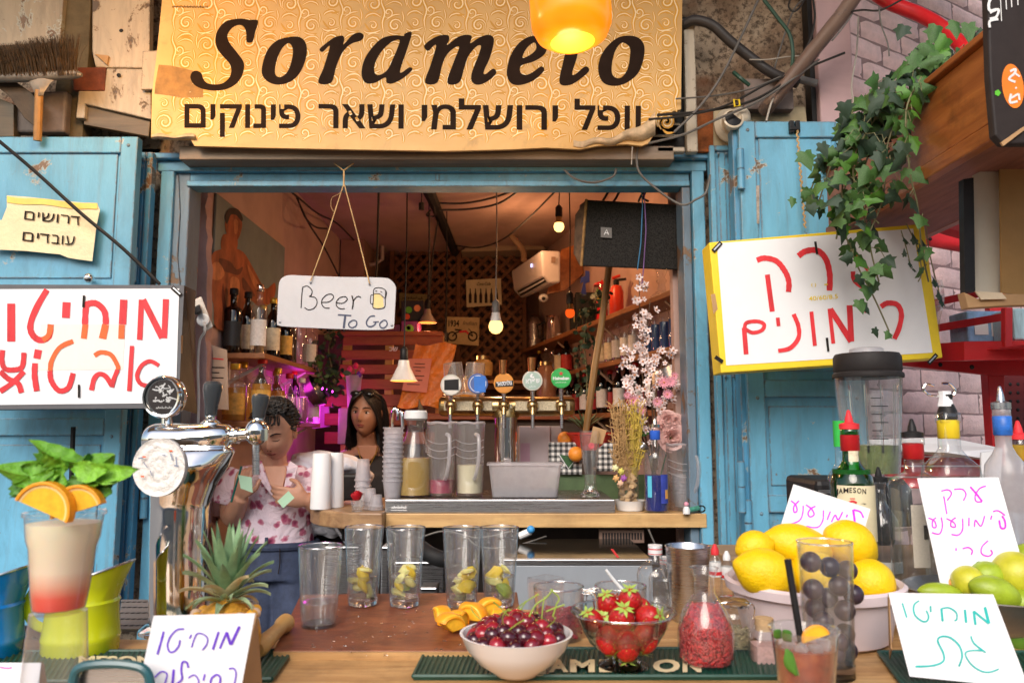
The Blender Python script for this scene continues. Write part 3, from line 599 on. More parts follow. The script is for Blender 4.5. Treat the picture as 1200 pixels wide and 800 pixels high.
# = beer sign on rope
bpl=Plane.y(2.48);bs=thing('hanging_sign','white rounded Beer To Go board hanging from twine','sign',P(395,385,2.48));O=(320,300);s7=7.475
ol=xf(O,s7,smoothpts([(33,590),(38,480),(45,300),(60,215),(100,178),(160,166),(300,172),(600,182),(950,188),(1030,208),(1072,260),(1076,320),(1066,500),(1058,615),(1030,638),(850,648),(400,632),(120,618),(50,608)],3,True))
obj('board',board(G(),ol,2.48,.006),mat('enamel_board',(.5,.5,.53),.45,var=.06,scale=8,bump=.2,bscale=60,dirt=.3,dirtc=(.4,.38,.34)),bs,0,.001)
strokes('thin_lettering',O,s7,[[(245,455),(250,360),(258,272)],[(255,275),(300,262),(340,300),(335,340),(315,352)],[(315,352),(370,365),(385,410),(360,455),(310,470),(275,450)],[(430,405),(490,400),(528,365),(515,335),(470,340),(430,380),(428,425),(455,453),(495,455)],[(556,410),(610,412),(648,382),(635,357),(590,362),(557,395),(556,435),(585,460),(628,460)],([(690,345),(702,400),(693,465)],11),[(697,415),(715,375),(745,352),(770,364)]],8,bpl,M['ink'],bs,.001)
strokes('bold_lettering',O,s7,[([(568,514),(685,521)],14),([(632,522),(618,632)],18),([(700,560),(666,585),(665,612),(695,627),(730,605),(728,570),(700,560)],12),([(893,525),(850,530),(818,575),(828,610),(860,617),(890,600),(900,575)],12),([(876,578),(925,574)],11),([(968,560),(936,590),(940,620),(970,629),(999,600),(990,567),(968,560)],11)],12,bpl,mat('navy_ink',(.03,.04,.09),.5,bump=0),bs,.001)
obj('beer_fill',G().add([bpl.hit(x,y,.0008)for x,y in xf(O,s7,[(884,325),(930,335),(962,360),(970,445),(920,458),(880,450)])],[(0,1,2,3,4,5)]),mat('beer_yellow',(.72,.58,.25),.6,var=.15,bump=0),bs,0)
strokes('mug_drawing',O,s7,[([(880,300),(878,380),(876,450),(920,462),(976,448),(982,380),(986,300)],7),[(880,325),(884,290),(915,276),(962,284),(992,312),(985,365),(960,355),(935,332),(885,330)],[(878,342),(856,346),(854,412),(875,420)],[(895,305),(912,308)],[(940,310),(955,318)]],6,bpl,M['ink'],bs,.0014)
twine=mat('twine',(.5,.33,.15),.85,var=.3,bump=.5,bscale=400)
g=G();g.tube([P(364,329,2.472),P(384,275,2.49),P(402,218,2.51)],.002,6);g.tube([P(433,332,2.472),P(419,275,2.49),P(404,218,2.51)],.002,6);g.tube([P(403,219,2.51),P(403,200,2.535)],.003,6)
g.tube([P(403,200,2.535),P(392,192,2.54),P(382,180,2.535)],.0022,6);g.tube([P(403,200,2.535),P(416,190,2.54),P(432,178,2.535)],.0022,6)
g.tube([P(x,y,2.505)for x,y in smoothpts([(402,222),(396,228),(389,232),(388,242),(391,248)],4)],.0008,4)
obj('twine',g,twine,bs);g=G();g.ell(P(364,331,2.478),.004,8,6);g.ell(P(433,333,2.478),.004,8,6);g.ell(P(328,377,2.479),.004,8,6);g.ell(P(459,381,2.479),.004,8,6);obj('rivet',g,M['steel'],bs)
# = right upper wall: vent, camera, pipes, cables
vn=thing('vent_grille','dirty cream louvred vent half hidden behind the banner','vent',P(805,170,2.5));dv=paint('dirty_cream',(.5,.43,.33),chip=(.12,.06,.03),under=(.35,.28,.2),amount=.6)
for a,b_,c_,d in((803,22,816,178),(770,172,803,178),(770,22,803,28)):g=G();pbox(g,a,b_,c_,d,2.5,.03);obj('frame',g,dv,vn,0,.003)
for k in range(10):
 z=Zp(34+k*14,2.51);g=G().hexa([(Xp(770,2.52),2.515,z),(Xp(803,2.52),2.515,z),(Xp(803,2.52),2.55,z+.018),(Xp(770,2.52),2.55,z+.018)],[(Xp(770,2.52),2.512,z+.004),(Xp(803,2.52),2.512,z+.004),(Xp(803,2.52),2.548,z+.022),(Xp(770,2.52),2.548,z+.022)]);obj('louvre',g,dv,vn,0)
g=G();pbox(g,770,20,810,180,2.56,.01);obj('backing',g,M['black'],vn,0)
brd('rust_strip',[(817,128),(836,128),(836,178),(817,178)],2.54,.02,mat('rusty_strip',(.25,.07,.015),.9,var=.5,scale=30,bump=.7),'orange rusty metal strip beside the vent','strip')
brd('mount_board',[(836,126),(944,125),(946,146),(868,142),(868,172),(836,174)],2.545,.02,mat('mount_board',(.5,.4,.25),.8,var=.2,dirt=.3),'beige mounting board behind the dome camera','board')
cm=thing('security_camera','cream dome security camera above the right shutter','camera',P(860,150,2.5));cp=mat('aged_cream_plastic',(.6,.52,.4),.35,var=.08,bump=.05)
rotc=Matrix.Rotation(R(78),3,'X')
obj('mount_ring',G().lathe([(0,0),(.062,0),(.064,.012),(.05,.026),(0,.028)],P(858,148,2.53),32,Matrix.Rotation(R(90),3,'X')),cp,cm)
obj('housing',G().ell(P(863,140,2.475),(.046,.05,.046),28,16),cp,cm)
q=P(859,140,2.43);obj('lens_hood',G().lathe([(.034,-.01),(.034,.006),(.028,.008),(.027,0)],q,28,Matrix.Rotation(R(82),3,'X')@Matrix.Rotation(R(0),3,'Y')),cp,cm)
obj('lens',G().lathe([(0,.004),(.012,.003),(.027,0)],q,24,Matrix.Rotation(R(82),3,'X')),M['black'],cm)
pw=paint('pipe_paint',(.2,.13,.1),chip=(.3,.2,.15),under=(.14,.1,.09),amount=.55)
obj('drain_pipe',G().tube([P(1040,-60,2.2),P(985,20,2.32),P(940,75,2.4),P(905,118,2.45),P(896,130,2.5)],.024,14),pw,label='brown painted pipe slanting down through the cable tangle',cat='pipe')
obj('grey_conduit',G().tube([P(932,92,2.5),P(957,98,2.5)],.013,10),mat('grey_conduit',(.25,.24,.23),.6),label='short grey conduit stub poking toward the pink pilaster',cat='conduit')
obj('armoured_hose',G().tube(smoothpts([tuple(P(*p))for p in((800,30,2.5),(814,24,2.48),(835,30,2.47),(855,48,2.47),(880,68,2.47),(905,86,2.47),(935,98,2.48))],6),.017,12),mat('hose_black',(.035,.03,.03),.5,bump=.4,bscale=200),label='thick black hose bending across the bare stone',cat='hose')
wire=mat('wire_grey',(.13,.12,.11),.6,var=.2);wireb=mat('wire_black',(.025,.022,.02),.55);wireg=mat('wire_green',(.02,.07,.045),.5);wirew=mat('wire_pale',(.42,.38,.33),.6)
for pts,r,mm,lb in(([(893,-10,2.42),(870,40,2.42),(845,90,2.42),(820,125,2.42),(790,155,2.42)],.0042,wire,'grey wire crossing diagonally from the top to the vent'),([(895,0,2.4),(912,22,2.4),(925,40,2.4),(929,60,2.4),(928,78,2.41),(925,92,2.45)],.006,wireg,'dark green cable curving down behind the slanting pipe'),([(860,85,2.47),(868,92,2.45),(878,100,2.46)],.007,wireg,'short green cable stub on the stone wall'),([(760,140,2.43),(800,136,2.42),(850,124,2.42),(900,98,2.42),(940,82,2.4),(990,62,2.38)],.004,wireb,'black cable sagging from the banner up to the pipe'),([(770,135,2.43),(820,131,2.43),(870,122,2.43),(905,106,2.42),(935,84,2.41)],.0045,wireb,'second black cable running above the dome camera'),([(760,168,2.43),(800,158,2.42),(840,140,2.41),(890,118,2.41),(930,92,2.4),(960,70,2.39)],.004,wire,'grey cable from the torn banner corner to the pipe'),([(792,116,2.44),(840,112,2.44),(880,104,2.43),(915,90,2.42)],.003,wire,'thin grey cable level across the stone above the camera'),([(878,70,2.45),(900,70,2.44),(930,66,2.43),(960,66,2.43)],.002,wirew,'thin pale wire across the thick hose'),([(905,108,2.44),(918,96,2.43),(905,118,2.43),(898,142,2.43)],.0035,wirew,'pale wire hanging from the pipe to the mounting board'),([(952,-5,2.5),(955,20,2.5),(950,45,2.5),(941,62,2.5)],.004,wireb,'black cable in the gap beside the pink pilaster'),([(947,-5,2.49),(930,12,2.48),(915,55,2.47),(905,90,2.47)],.0028,wire,'thin wire from the top toward the cable knot'),([(926,0,2.45),(924,8,2.44),(930,14,2.43),(938,8,2.44),(944,-4,2.45)],.0028,wireb,'small loop of black wire at the top edge'),([(1000,-5,2.3),(999,15,2.3),(988,32,2.3),(975,48,2.3)],.0025,wire,'loose wire end below the slanting pipe top'),([(1030,10,2.25),(1033,30,2.25),(1040,50,2.25),(1042,66,2.25)],.0025,wire,'thin wire dangling over the painted brick wall'),([(990,15,2.3),(1010,12,2.28),(1032,12,2.25),(1060,-2,2.2)],.003,wireb,'thin black line tied across to the red pipe'),([(1006,20,2.44),(1004,60,2.44),(998,100,2.44),(1000,128,2.43),(990,150,2.4),(1005,120,2.35)],.003,wirew,'knotted pale cord down the edge of the pilaster')):
 cable('cable',pts,r,mm,lb,group='cables tangled over the shop corner')
obj('yellow_tag',G().tube([P(x,y,2.405)for x,y in((860,117),(866,117),(867,124),(861,125))],.0035,6,closed=True),M['yellowcard'],label='small yellow cable tag above the dome camera',cat='cable tag')
g=G();pbox(g,872,92,930,128,2.5,.04);obj('junction_box',g,mat('box_grey',(.2,.15,.13),.7,var=.2),None,0,.004,label='grey junction box behind the cable knot',cat='junction box')
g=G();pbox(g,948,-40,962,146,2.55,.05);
obj('gap_shade_strip',g,M['black'],None,0,label='solid black strip for the shaded gap beside the pink pilaster',cat='recess',kind='structure')  # shade of the gap is put in as a solid black strip
g=G();g.box(Xp(960,2.52,100),Xp(1001,2.52,100),2.52,2.75,0,3.3);obj('pilaster',g,mat('pink_paint',(.55,.37,.38),.7,var=.08,scale=5,bump=.3,dirt=.25),None,0,.006,kind='structure')
bw=thing('brick_wall','pale pink painted brick wall behind the red shelf','wall',(1.12,2.55,0));bd=Vector((.857,.515,0));bn=Vector((.515,-.857,0))
b0=Vector((1.10,2.6,0))
g=G().poly([b0+bn*0,b0+bd*3.2,b0+bd*3.2-bn*.1,b0-bn*.1],(0,0,3.6));obj('wall_core',g,M['mortar'],bw,0)
cnt=0;bh,bl=.082,.255
shared={}
for j in range(43):
 for i in range(13):
  z=j*bh;s0=i*bl+(j%2)*bl*.5-.02
  c_=b0+bd*(s0+bl/2)+Vector((0,0,z+bh/2))
  v=c_-Vector((0,0,EYE));dd=CT*v.y+ST*v.z;px=600+F*v.x/dd;py=400-F*(CT*v.z-ST*v.y)/dd
  if not(940<px<1290 and-60<py<640):continue
  k=(i+j*3)%6
  if k not in shared:
   rn=random.Random(k+5);g=G()
   def fn(u,v_,rn=rn,k=k):
    w,h=(bl-.007)*(u-.5),(bh-.007)*(v_-.5);e=min(u,1-u)*bl;e2=min(v_,1-v_)*bh
    d=.009*min(1,min(e,e2)/.009)+.003*noise.noise(Vector((u*4,v_*3,k*3.1)))
    return bd*w+Vector((0,0,h+.002*noise.noise(Vector((u*3,k,1)))))+bn*d
   g.grid(fn,7,4);shared[k]=obj('brick',g,M['brick'],bw,50,loc=(0,0,0));q=shared[k]
  else:q=shared[k].copy();COL.objects.link(q)
  q.location=c_-origin(bw);q.rotation_euler=(0,0,0);cnt+=1
obj('red_pipe',G().tube(smoothpts([tuple(P(*p))for p in((1010,-20,2.4),(1040,2,2.35),(1075,16,2.3),(1100,30,2.25),(1125,52,2.2),(1140,75,2.15))],6),.022,14),M['red'],label='curved red pipe in front of the painted bricks',cat='pipe')
# = wooden beam shelf on the right, planter, ivy
orng=woodm('varnished_wood',(.2,.045,.01),(.46,.16,.035),.4,mp=(12,1.2,12),scale=2.5,bump=.4,dirt=.9)
bx=thing('wooden_canopy_beam','varnished orange brown wooden beam box coming forward above the ivy','beam',(1.02,2.5,2.1))
obj('side_board',G().box(1.03,1.05,1.05,2.5,2.155,2.335),orng,bx,0,.003)
obj('lower_board',G().box(1.02,1.05,1.05,2.502,2.112,2.150),orng,bx,0,.004)
obj('top_lip',G().box(1.012,1.07,1.05,2.5,2.3355,2.352),orng,bx,0,.003)
obj('underside_board',G().box(1.05,1.33,1.05,2.5,2.118,2.14),mat('underside',(.25,.1,.07),.6,var=.3,scale=6,bump=.3,mp=(8,1,8)),bx,0,.003)
obj('far_board',G().box(1.33,1.36,1.05,2.5,2.118,2.335),orng,bx,0,.003)
obj('end_board',G().box(1.0505,1.3295,2.47,2.498,2.1405,2.33),orng,bx,0)
pt=thing('planter','dark blue plastic planter sitting in the wooden beam box under the ivy','planter',(1.2,2.0,2.14))
obj('trough',G().tube([(1.13,1.85,2.33),(1.13,2.3,2.33)],.075,16),mat('navy_plastic',(.03,.04,.08),.4),pt)
def ivy_leaf(g,c,s,tilt,yaw,roll,fold=.25):
 o=[(0,0),(-.18,-.14),(-.42,-.1),(-.38,.12),(-.6,.28),(-.34,.42),(-.24,.62),(0,1.05),(.24,.62),(.34,.42),(.6,.28),(.38,.12),(.42,-.1),(.18,-.14)]
 rot=Matrix.Rotation(yaw,3,'Z')@Matrix.Rotation(tilt,3,'X')@Matrix.Rotation(roll,3,'Z')
 def pt(x,y):return c+rot@(Vector((x,y,-fold*abs(x)-.18*y*y+.05*math.sin(7*x+5*y)))*s)
 vs=[pt(x,y)for x,y in o]+[pt(0,.3),pt(0,.62),pt(-.2,.2),pt(.2,.2)]
 m_,u_,l_,r_=14,15,16,17
 fs=[(0,1,l_),(1,2,3,l_),(3,4,5,l_),(l_,5,6,u_),(0,l_,m_),(l_,u_,m_),(6,7,u_),(u_,7,8),(0,m_,r_),(m_,u_,r_),(r_,u_,8,9),(9,10,11,r_),(r_,11,12,13),(r_,13,0)]
 g.add(vs,fs)
iv=thing('ivy_plant','trailing ivy spilling from the wooden beam over the yellow edged sign','ivy',P(1030,170,2.0))
rn=random.Random(3);gl=[G(),G(),G()];gs_=G();LEAF=[]
vines=[([(1130,60,1.9),(1095,80,1.95),(1040,95,1.95),(1000,130,1.97),(975,190,1.98),(955,250,1.98)],26,7),([(1090,100,1.95),(1040,130,1.95),(1010,180,1.97),(985,240,1.97),(1000,300,1.98),(1025,350,2.0),(1042,388,2.02)],30,10),([(1070,100,1.9),(1030,150,1.9),(1010,220,1.92),(1020,290,1.95),(1030,330,1.98)],34,14),([(1080,90,1.85),(1062,130,1.8),(1066,200,1.8),(1075,240,1.82),(1080,290,1.85),(1088,330,1.9)],14,6),([(1120,70,1.85),(1090,70,1.9),(1060,90,1.9),(1030,110,1.9),(1000,160,1.9),(970,220,1.92)],36,12),([(1030,130,1.95),(990,165,1.95),(960,200,1.96),(945,240,1.96)],22,9),([(1060,120,1.86),(1040,170,1.86),(1035,230,1.88),(1020,270,1.9)],24,14),([(1010,150,1.93),(990,200,1.93),(985,250,1.93),(980,280,1.93)],24,14),([(1050,110,1.9),(1025,140,1.88),(1000,190,1.88),(1010,240,1.9),(1030,262,1.9)],22,16)]
for pts,nl,spread in vines:
 sm=smoothpts(pts,8);gs_.tube([P(*p)for p in sm],.0022,5)
 for k in range(nl):
  i=rn.random()*(len(sm)-1)*(1 if rn.random()<.75 else.75);q=sm[int(i)];edge=i/len(sm)
  px,py,Y=q[0]+rn.uniform(-spread,spread)*1.2,q[1]+rn.uniform(-spread,spread),q[2]-rn.uniform(0,.07)
  c_=P(px,py,Y);s=rn.uniform(.03,.052)*(1 if edge<.7 else.8)
  gs_.tube([P(q[0],q[1],q[2]),(P(q[0],q[1],q[2])+c_)/2+Vector((0,-.01,.01)),c_],.001,4,cap=False)
  LEAF.append((c_,s,R(rn.uniform(50,120)),R(rn.uniform(-50,50)),R(rn.uniform(90,270)),rn.uniform(.1,.5)))
for px,py,s in((990,205,.045),(963,168,.04),(990,120,.04),(943,178,.05),(1070,160,.05),(1072,200,.045),(1060,30,.04),(1098,30,.05),(1135,28,.055),(950,240,.03),(1020,265,.05),(930,232,.028),(1005,300,.045),(1030,285,.04),(1008,322,.038),(1028,330,.04),(1007,352,.036),(1012,357,.032),(1025,385,.026),(1043,390,.024),(1110,45,.055),(1120,25,.05),(1145,38,.035),(1085,50,.05),(1075,65,.05),(1045,95,.05)):
 LEAF.append((P(px,py,1.85+.12*(py>260)),s,R(rn.uniform(65,105)),R(rn.uniform(-30,30)),R(rn.uniform(120,240)),.25))
lm={}
for k,(c_,s,t1,y1,r1,fo)in enumerate(LEAF):
 key=k%8
 mk=['leaf','leaf2','leaf2','leaf','leaf3','leaf','leaf2','leaf'][key]
 if key not in lm:
  g=G();ivy_leaf(g,Vector((0,0,0)),1,0,0,0,.12+key*.05);lm[key]=obj('leaf',g,M[mk],iv,0,loc=(0,0,0));
  for p in lm[key].data.polygons:p.use_smooth=True
  q=lm[key]
 else:q=lm[key].copy();COL.objects.link(q)
 q.location=c_-origin(iv);q.scale=(s*(.75+.5*((k*37)%10)/10),s,s);q.rotation_euler=(Matrix.Rotation(y1,3,'Z')@Matrix.Rotation(t1,3,'X')@Matrix.Rotation(r1,3,'Z')).to_euler()
obj('vines',gs_,M['stem'],iv)
iv2=thing('ivy_sprig','thin dark sprig of dying ivy at the right edge of the yellow sign','ivy',P(1072,280,2.05));gs2=G()
for pts in([(1056,270,2.05),(1062,290,2.05),(1068,315,2.05)],[(1062,262,2.05),(1075,290,2.06),(1080,318,2.06),(1076,330,2.06)],[(1085,265,2.04),(1090,300,2.05),(1100,340,2.06),(1105,360,2.06)]):gs2.tube([P(*p)for p in smoothpts(pts,5)],.0016,5)
obj('stem',gs2,M['stem'],iv2)
for px,py,s in((1060,300,.018),(1064,285,.028),(1073,285,.03),(1080,298,.03),(1068,312,.02),(1073,318,.018),(1084,290,.025),(1098,335,.03),(1102,350,.026),(1106,358,.03)):
 q=lm[1].copy();COL.objects.link(q);q.parent=iv2;q.location=P(px,py,2.03)-origin(iv2);q.scale=(s*.7,s*1.2,s);q.rotation_euler=(R(rn.uniform(60,110)),0,R(rn.uniform(-40,40)));q.data=q.data
cord=thing('clip_cord','pale knotted cord hanging from a black clip on the right shutter','cord',P(933,150,2.4))
g=G();pbox(g,926,141,931,155,2.415,.03);pbox(g,933,141,938,155,2.415,.03);pbox(g,926,148,938,152,2.41,.01);obj('clip',g,M['black'],cord,0,.002)
g=G();pp=[P(934+1.2*math.sin(i*1.9)+(i/60)*10,153+i*2.0,2.41)for i in range(58)];g.tube(pp,[.003+.0014*(i%5==0)for i in range(58)],6);obj('cord',g,twine,cord)
# = cardboard things at the right edge
cb=thing('cardboard_box','open brown cardboard box hanging at the right edge below the beam','cardboard box',P(1165,350,1.75))
kr=M['kraft']
obj('black_side',board(G(),[(1129,210),(1141,208),(1143,342),(1131,342)],1.75,.02),M['black'],cb,0)
obj('white_inner_side',board(G(),[(1141,205),(1172,190),(1174,343),(1143,341)],1.8,.006),mat('pale_inner',(.6,.55,.45),.7,var=.06),cb,0)
obj('brown_side',board(G(),[(1172,186),(1260,160),(1262,352),(1174,343)],1.78,.006),mat('kraft_side',(.4,.22,.07),.75,var=.12,scale=6),cb,0)
obj('bottom_flap',board(G(),[(1130,342),(1146,350),(1175,344),(1262,346),(1262,356),(1180,358),(1135,361)],1.74,.03),kr,cb,0,.002)
obj('flap',board(G(),[(1143,341),(1174,343),(1180,350),(1150,351)],1.73,.004),mat('pale_flap',(.62,.5,.35),.7),cb,0)
db=thing('printed_box','dark fruit box with an orange printed on it hanging in the top right corner','cardboard box',P(1180,160,1.35));bpl2=Plane.y(1.35)
obj('box_shell',board(G(),[(1156,-40),(1260,-40),(1260,168),(1176,169),(1166,158),(1160,90)],1.35,.02),mat('charcoal_card',(.028,.022,.022),.6,var=.2,spec=.2),db,0,.004)
obj('bottom_edge',board(G(),[(1173,167),(1200,148),(1201,152),(1176,171)],1.345,.004),kr,db,0)
g=G();n_=28;rot=.35;pts=[(1187+13.5*math.cos(a)*math.cos(rot)-26*math.sin(a)*math.sin(rot)*-1*.3+0,101+26*math.sin(a))for a in[2*math.pi*k/n_ for k in range(n_)]]
obj('orange_print',G().add([bpl2.hit(x,y,.001)for x,y in pts],[tuple(range(n_))]),mat('orange_print',(.85,.22,.02),.45,bump=0),db,0)
obj('leaf_print',G().add([bpl2.hit(x,y,.0012)for x,y in((1166,107),(1170,105),(1173,109),(1170,113),(1166,111))],[(0,1,2,3,4)]),mat('leaf_print',(.1,.5,.03),.5,bump=0),db,0)
C4=(1060,0)
strokes('white_lettering',C4,4,[([(495,335),(520,325),(515,345),(490,370),(520,385)],11),([(520,345),(540,360)],9),([(520,410),(525,416)],9),([(500,440),(495,480),(530,475)],11),([(500,460),(535,440)],10),([(535,440),(540,470)],9),([(405,-10),(395,20),(400,50),(430,45)],13),([(400,60),(440,45),(430,80),(400,90)],12),([(400,130),(400,100),(440,90)],12),([(450,0),(455,100)],4),([(475,-10),(478,45)],5),([(500,-10),(503,35)],5),([(530,-10),(532,25)],5)],10,bpl2,M['white'],db,.0016)
# = red shelf unit
rsh=thing('metal_shelf','red painted steel shelf unit against the pink brick wall','shelf',P(1140,440,2.4))
def quadp(pts,th=.02,ax=(0,1,0)):return G().poly([P(*p)for p in pts],Vector(ax)*th)
for nm,pts,th in(('shelf_board',[(1055,424,2.5),(1200,405,2.0),(1320,405,2.0),(1320,425,2.4)],.004),('shelf_lip',[(1060,405,2.4),(1130,400,2.15),(1320,398,2.0),(1320,420,2.0),(1130,422,2.15),(1060,424,2.4)],.015),('back_rail',[(1050,414,2.42),(1320,418,2.42),(1320,442,2.42),(1155,439,2.42),(1050,427,2.42)],.02),('side_rail',[(1092,351,2.45),(1180,332,2.1),(1180,342,2.1),(1092,359,2.45)],.02),('side_rail',[(1085,382,2.45),(1185,365,2.1),(1185,374,2.1),(1085,391,2.45)],.02),('upper_board',[(1060,262,2.5),(1135,235,2.3),(1320,225,2.3),(1320,280,2.6),(1140,285,2.6)],.01),('upper_lip',[(1060,255,2.48),(1135,229,2.28),(1135,240,2.28),(1060,268,2.48)],.015),('lower_lip',[(1080,268,2.6),(1135,274,2.62),(1135,296,2.62),(1080,286,2.6)],.015),('post',[(1157,430,2.44),(1177,430,2.44),(1179,545,2.44),(1165,545,2.44)],.04),('post',[(1178,360,2.1),(1187,360,2.1),(1187,408,2.1),(1178,408,2.1)],.02),('post',[(1160,200,2.62),(1180,200,2.62),(1180,405,2.62),(1160,405,2.62)],.03)):
 obj(nm,quadp(pts,th,(0,0,1)if 'board' in nm else(0,1,0)),M['red'],rsh,0,.002)
m,t,b=nodes('perforated_red');v=N(t,'TexVoronoi',feature='DISTANCE_TO_EDGE');
b.inputs['Base Color'].default_value=(.12,.008,.01,1);b.inputs['Roughness'].default_value=.5;M['perf']=m
pg=G();pg.poly([P(1176,440,2.62),P(1290,440,2.62),P(1290,620,2.62),P(1176,620,2.62)],(0,.01,0));obj('perforated_panel',pg,M['perf'],rsh,0)
g=G()
for i in range(5):
 for j in range(9):g.ell(P(1184+i*9,450+j*10,2.619),(.006,.002,.006),8,6)
obj('perforation',g,M['black'],rsh,kind='stuff')
g=G();[g.ell(P(x,y,Y),(.007,.003,.007),10,6)for x,y,Y in((1102,427,2.36),(1139,430,2.2),(1090,280,2.59))];obj('bolt',g,M['rubber'],rsh)
cb2=thing('snack_pack','blue wrapped pack on the red shelf','pack',P(1160,400,2.3));g=G();pbox(g,1134,364,1178,401,2.3,.1);obj('wrapper',g,mat('pack_blue',(.22,.38,.6),.3,var=.3,scale=25),cb2,0,.006);g=G();pbox(g,1142,372,1158,392,2.2975,.001);pbox(g,1162,378,1176,394,2.2975,.001);obj('label',g,M['white'],cb2,0)
cb3=thing('snack_pack','aqua and white striped pack at the right end of the red shelf','pack',P(1195,395,2.2));g=G();pbox(g,1188,361,1240,398,2.2,.1);obj('wrapper',g,mat('pack_aqua',(.4,.62,.68),.3,var=.3,scale=40,mp=(3,1,.3)),cb3,0,.006)
cb4=thing('cardboard_tray','white cardboard flaps lying behind the bottles on the right','tray',P(1120,520,2.2));obj('flap',quadp([(1020,515,2.1),(1110,512,2.15),(1175,525,2.1),(1172,540,2.05),(1110,530,2.0),(1022,527,2.0)],.006),M['paper'],cb4,0)
obj('flap',quadp([(1150,530,2.0),(1175,527,2.0),(1172,570,2.0),(1150,570,2.0)],.006),M['paper'],cb4,0)
rb=thing('red_crate','red slatted crate behind the clear bottles on the right','crate',P(1110,560,2.1))
for y0,y1 in((524,534),(536,545),(547,558),(560,572)):g=G();pbox(g,1040,y0,1158,y1,2.12,.02);obj('slat',g,M['red'],rb,0,.002)
obj('plastic_sleeve',G().slab(lambda u,v:P(1088+16*u+3*math.sin(v*5),328+60*v,2.16+.012*math.sin(u*5+v*6)),6,10,(0,.001,0)),M['plastic'],label='crumpled clear plastic sleeve at the right edge of the yellow sign',cat='plastic sleeve')
# = warm hanging lamp in front of the banner
lo=thing('pendant_lamp','glowing orange plastic lampshade in front of the banner','lamp',P(668,60,1.9));c0=P(668,2,1.9)
m,t,b=nodes('orange_shade');b.inputs['Base Color'].default_value=(.8,.2,.01,1);b.inputs['Roughness'].default_value=.25;b.inputs['Emission Color'].default_value=(1,.32,.0,1);b.inputs['Transmission Weight'].default_value=0
tc=N(t,'TexCoord');se=N(t,'SeparateXYZ');t.links.new(tc.outputs['Object'],se.inputs[0])
cr=ramp(t,noisef(t,7,2),[(.3,(1,.17,0)),(.6,(1,.27,.0))]);t.links.new(cr,b.inputs['Emission Color']);b.inputs['Emission Strength'].default_value=.75
prof=[(.101,.16),(.106,.05),(.106,-.03),(.104,-.06),(.092,-.087),(.066,-.104),(.03,-.109),(0,-.111)]
obj('shade',G().lathe([(r,z-.008)for r,z in prof],c0,40,Matrix.Rotation(R(-3),3,'Y')),m,lo)
m2,t,b=nodes('hot_plastic');b.inputs['Base Color'].default_value=(1,.6,.05,1);b.inputs['Emission Color'].default_value=(1,.42,.01,1);b.inputs['Emission Strength'].default_value=.85
obj('inner_glow',G().lathe([(0,-.119),(.02,-.1188),(.045,-.1165),(.062,-.1120)],c0,40,Matrix.Rotation(R(-3),3,'Y')),m2,lo)
lamp('bulb_or_fill_light',c0+Vector((0,.02,-.22)),(1,.62,.28),4,.06,lo)
l2=dup(lo,P(95,-95,1.95)+(lo.location-c0),'second orange lampshade added out of view above the broom for warm light',group='orange plastic lampshades');lo['group']='orange plastic lampshades';lamp('bulb_or_fill_light',P(95,-95,1.95)+Vector((0,.1,-.16)),(1,.58,.22),11,.08,l2)  # inferred lamp, unseen above the frame, added to warm the upper-left wall
obj('cord',G().tube([c0+Vector((0,0,.2)),c0+Vector((0,0,1.2))],.004,8),M['rubber'],lo)
# = INTERIOR
def bottle_prof(h,r,kind='wine'):
 if kind=='wine':q=[(0,.01),(.9,0),(1,.02),(1,.58),(.92,.66),(.6,.74),(.36,.8),(.33,.95),(.38,.955),(.38,.985),(.3,1)]
 elif kind=='spirit':q=[(0,.01),(.92,0),(1,.02),(1,.62),(.93,.68),(.55,.74),(.38,.78),(.36,.93),(.42,.935),(.42,.99),(.32,1)]
 elif kind=='square':q=[(0,.01),(.92,0),(1,.02),(1,.66),(.9,.71),(.5,.74),(.36,.76),(.34,.93),(.42,.94),(.42,.99),(.3,1)]
 elif kind=='round':q=[(0,.01),(.6,0),(.85,.05),(1,.25),(.98,.42),(.7,.6),(.4,.7),(.33,.78),(.33,.95),(.4,.96),(.4,1)]
 elif kind=='jar':q=[(0,.01),(.9,0),(1,.03),(1,.85),(.9,.92),(.8,.94),(.8,1)]
 return[(a*r,b*h)for a,b in q]
def bottle(label,base,h,r,kind='spirit',gm='glass',liquid=None,lv=.5,lab=None,cap=None,capm='black',name='bottle',cat='bottle',group=None,neck=None,pour=None,sq=0,lz=(.12,.5),n=20,text_=None):
 o=thing(name,label,cat,base,group);base=Vector(base);pr=bottle_prof(h,r,kind)
 obj('glass_body',G().lathe(pr,base,n,square=sq),M[gm],o,60)
 if liquid:
  hh=h*lv;lp=[(0,h*.02)]+[(max(.001,a-.003 if a>.004 else 0),max(b,h*.02))for a,b in pr if b<hh];lp+=[(lp[-1][0],hh),(0,hh)]
  obj('liquid',G().lathe(lp,base,n,square=sq),liquid,o,60)
 if lab:
  k=1.012;obj('label',G().lathe([(r*k,h*lz[0]),(r*k,h*lz[1])],base,n,square=sq,a0=-math.pi*.93,a1=-math.pi*.07),lab,o,60)
 if neck:obj('neck_band',G().lathe([(r*.4,h*.84),(r*.44,h*.845),(r*.44,h*.945),(r*.36,h*.95)],base,n),neck,o,60)
 if cap:obj('cap',G().lathe([(r*.45,h*.93),(r*.47,h*.935),(r*.47,h*(1+cap)),(r*.4,h*(1.01+cap)),(0,h*(1.01+cap))],base,n),M[capm]if isinstance(capm,str)else capm,o,50)
 if pour:obj('pourer',G().lathe([(r*.46,h*.985),(r*.46,h*1.02),(r*.2,h*1.03),(r*.17,h*1.06),(r*.07,h*1.11),(0,h*1.115)],base,14),pour,o,50)
 return o
def liq(name,c,a=None):
 return thin(name,c,tuple(x*.4 for x in c),gl=.05,haze=.72,hazec=c)
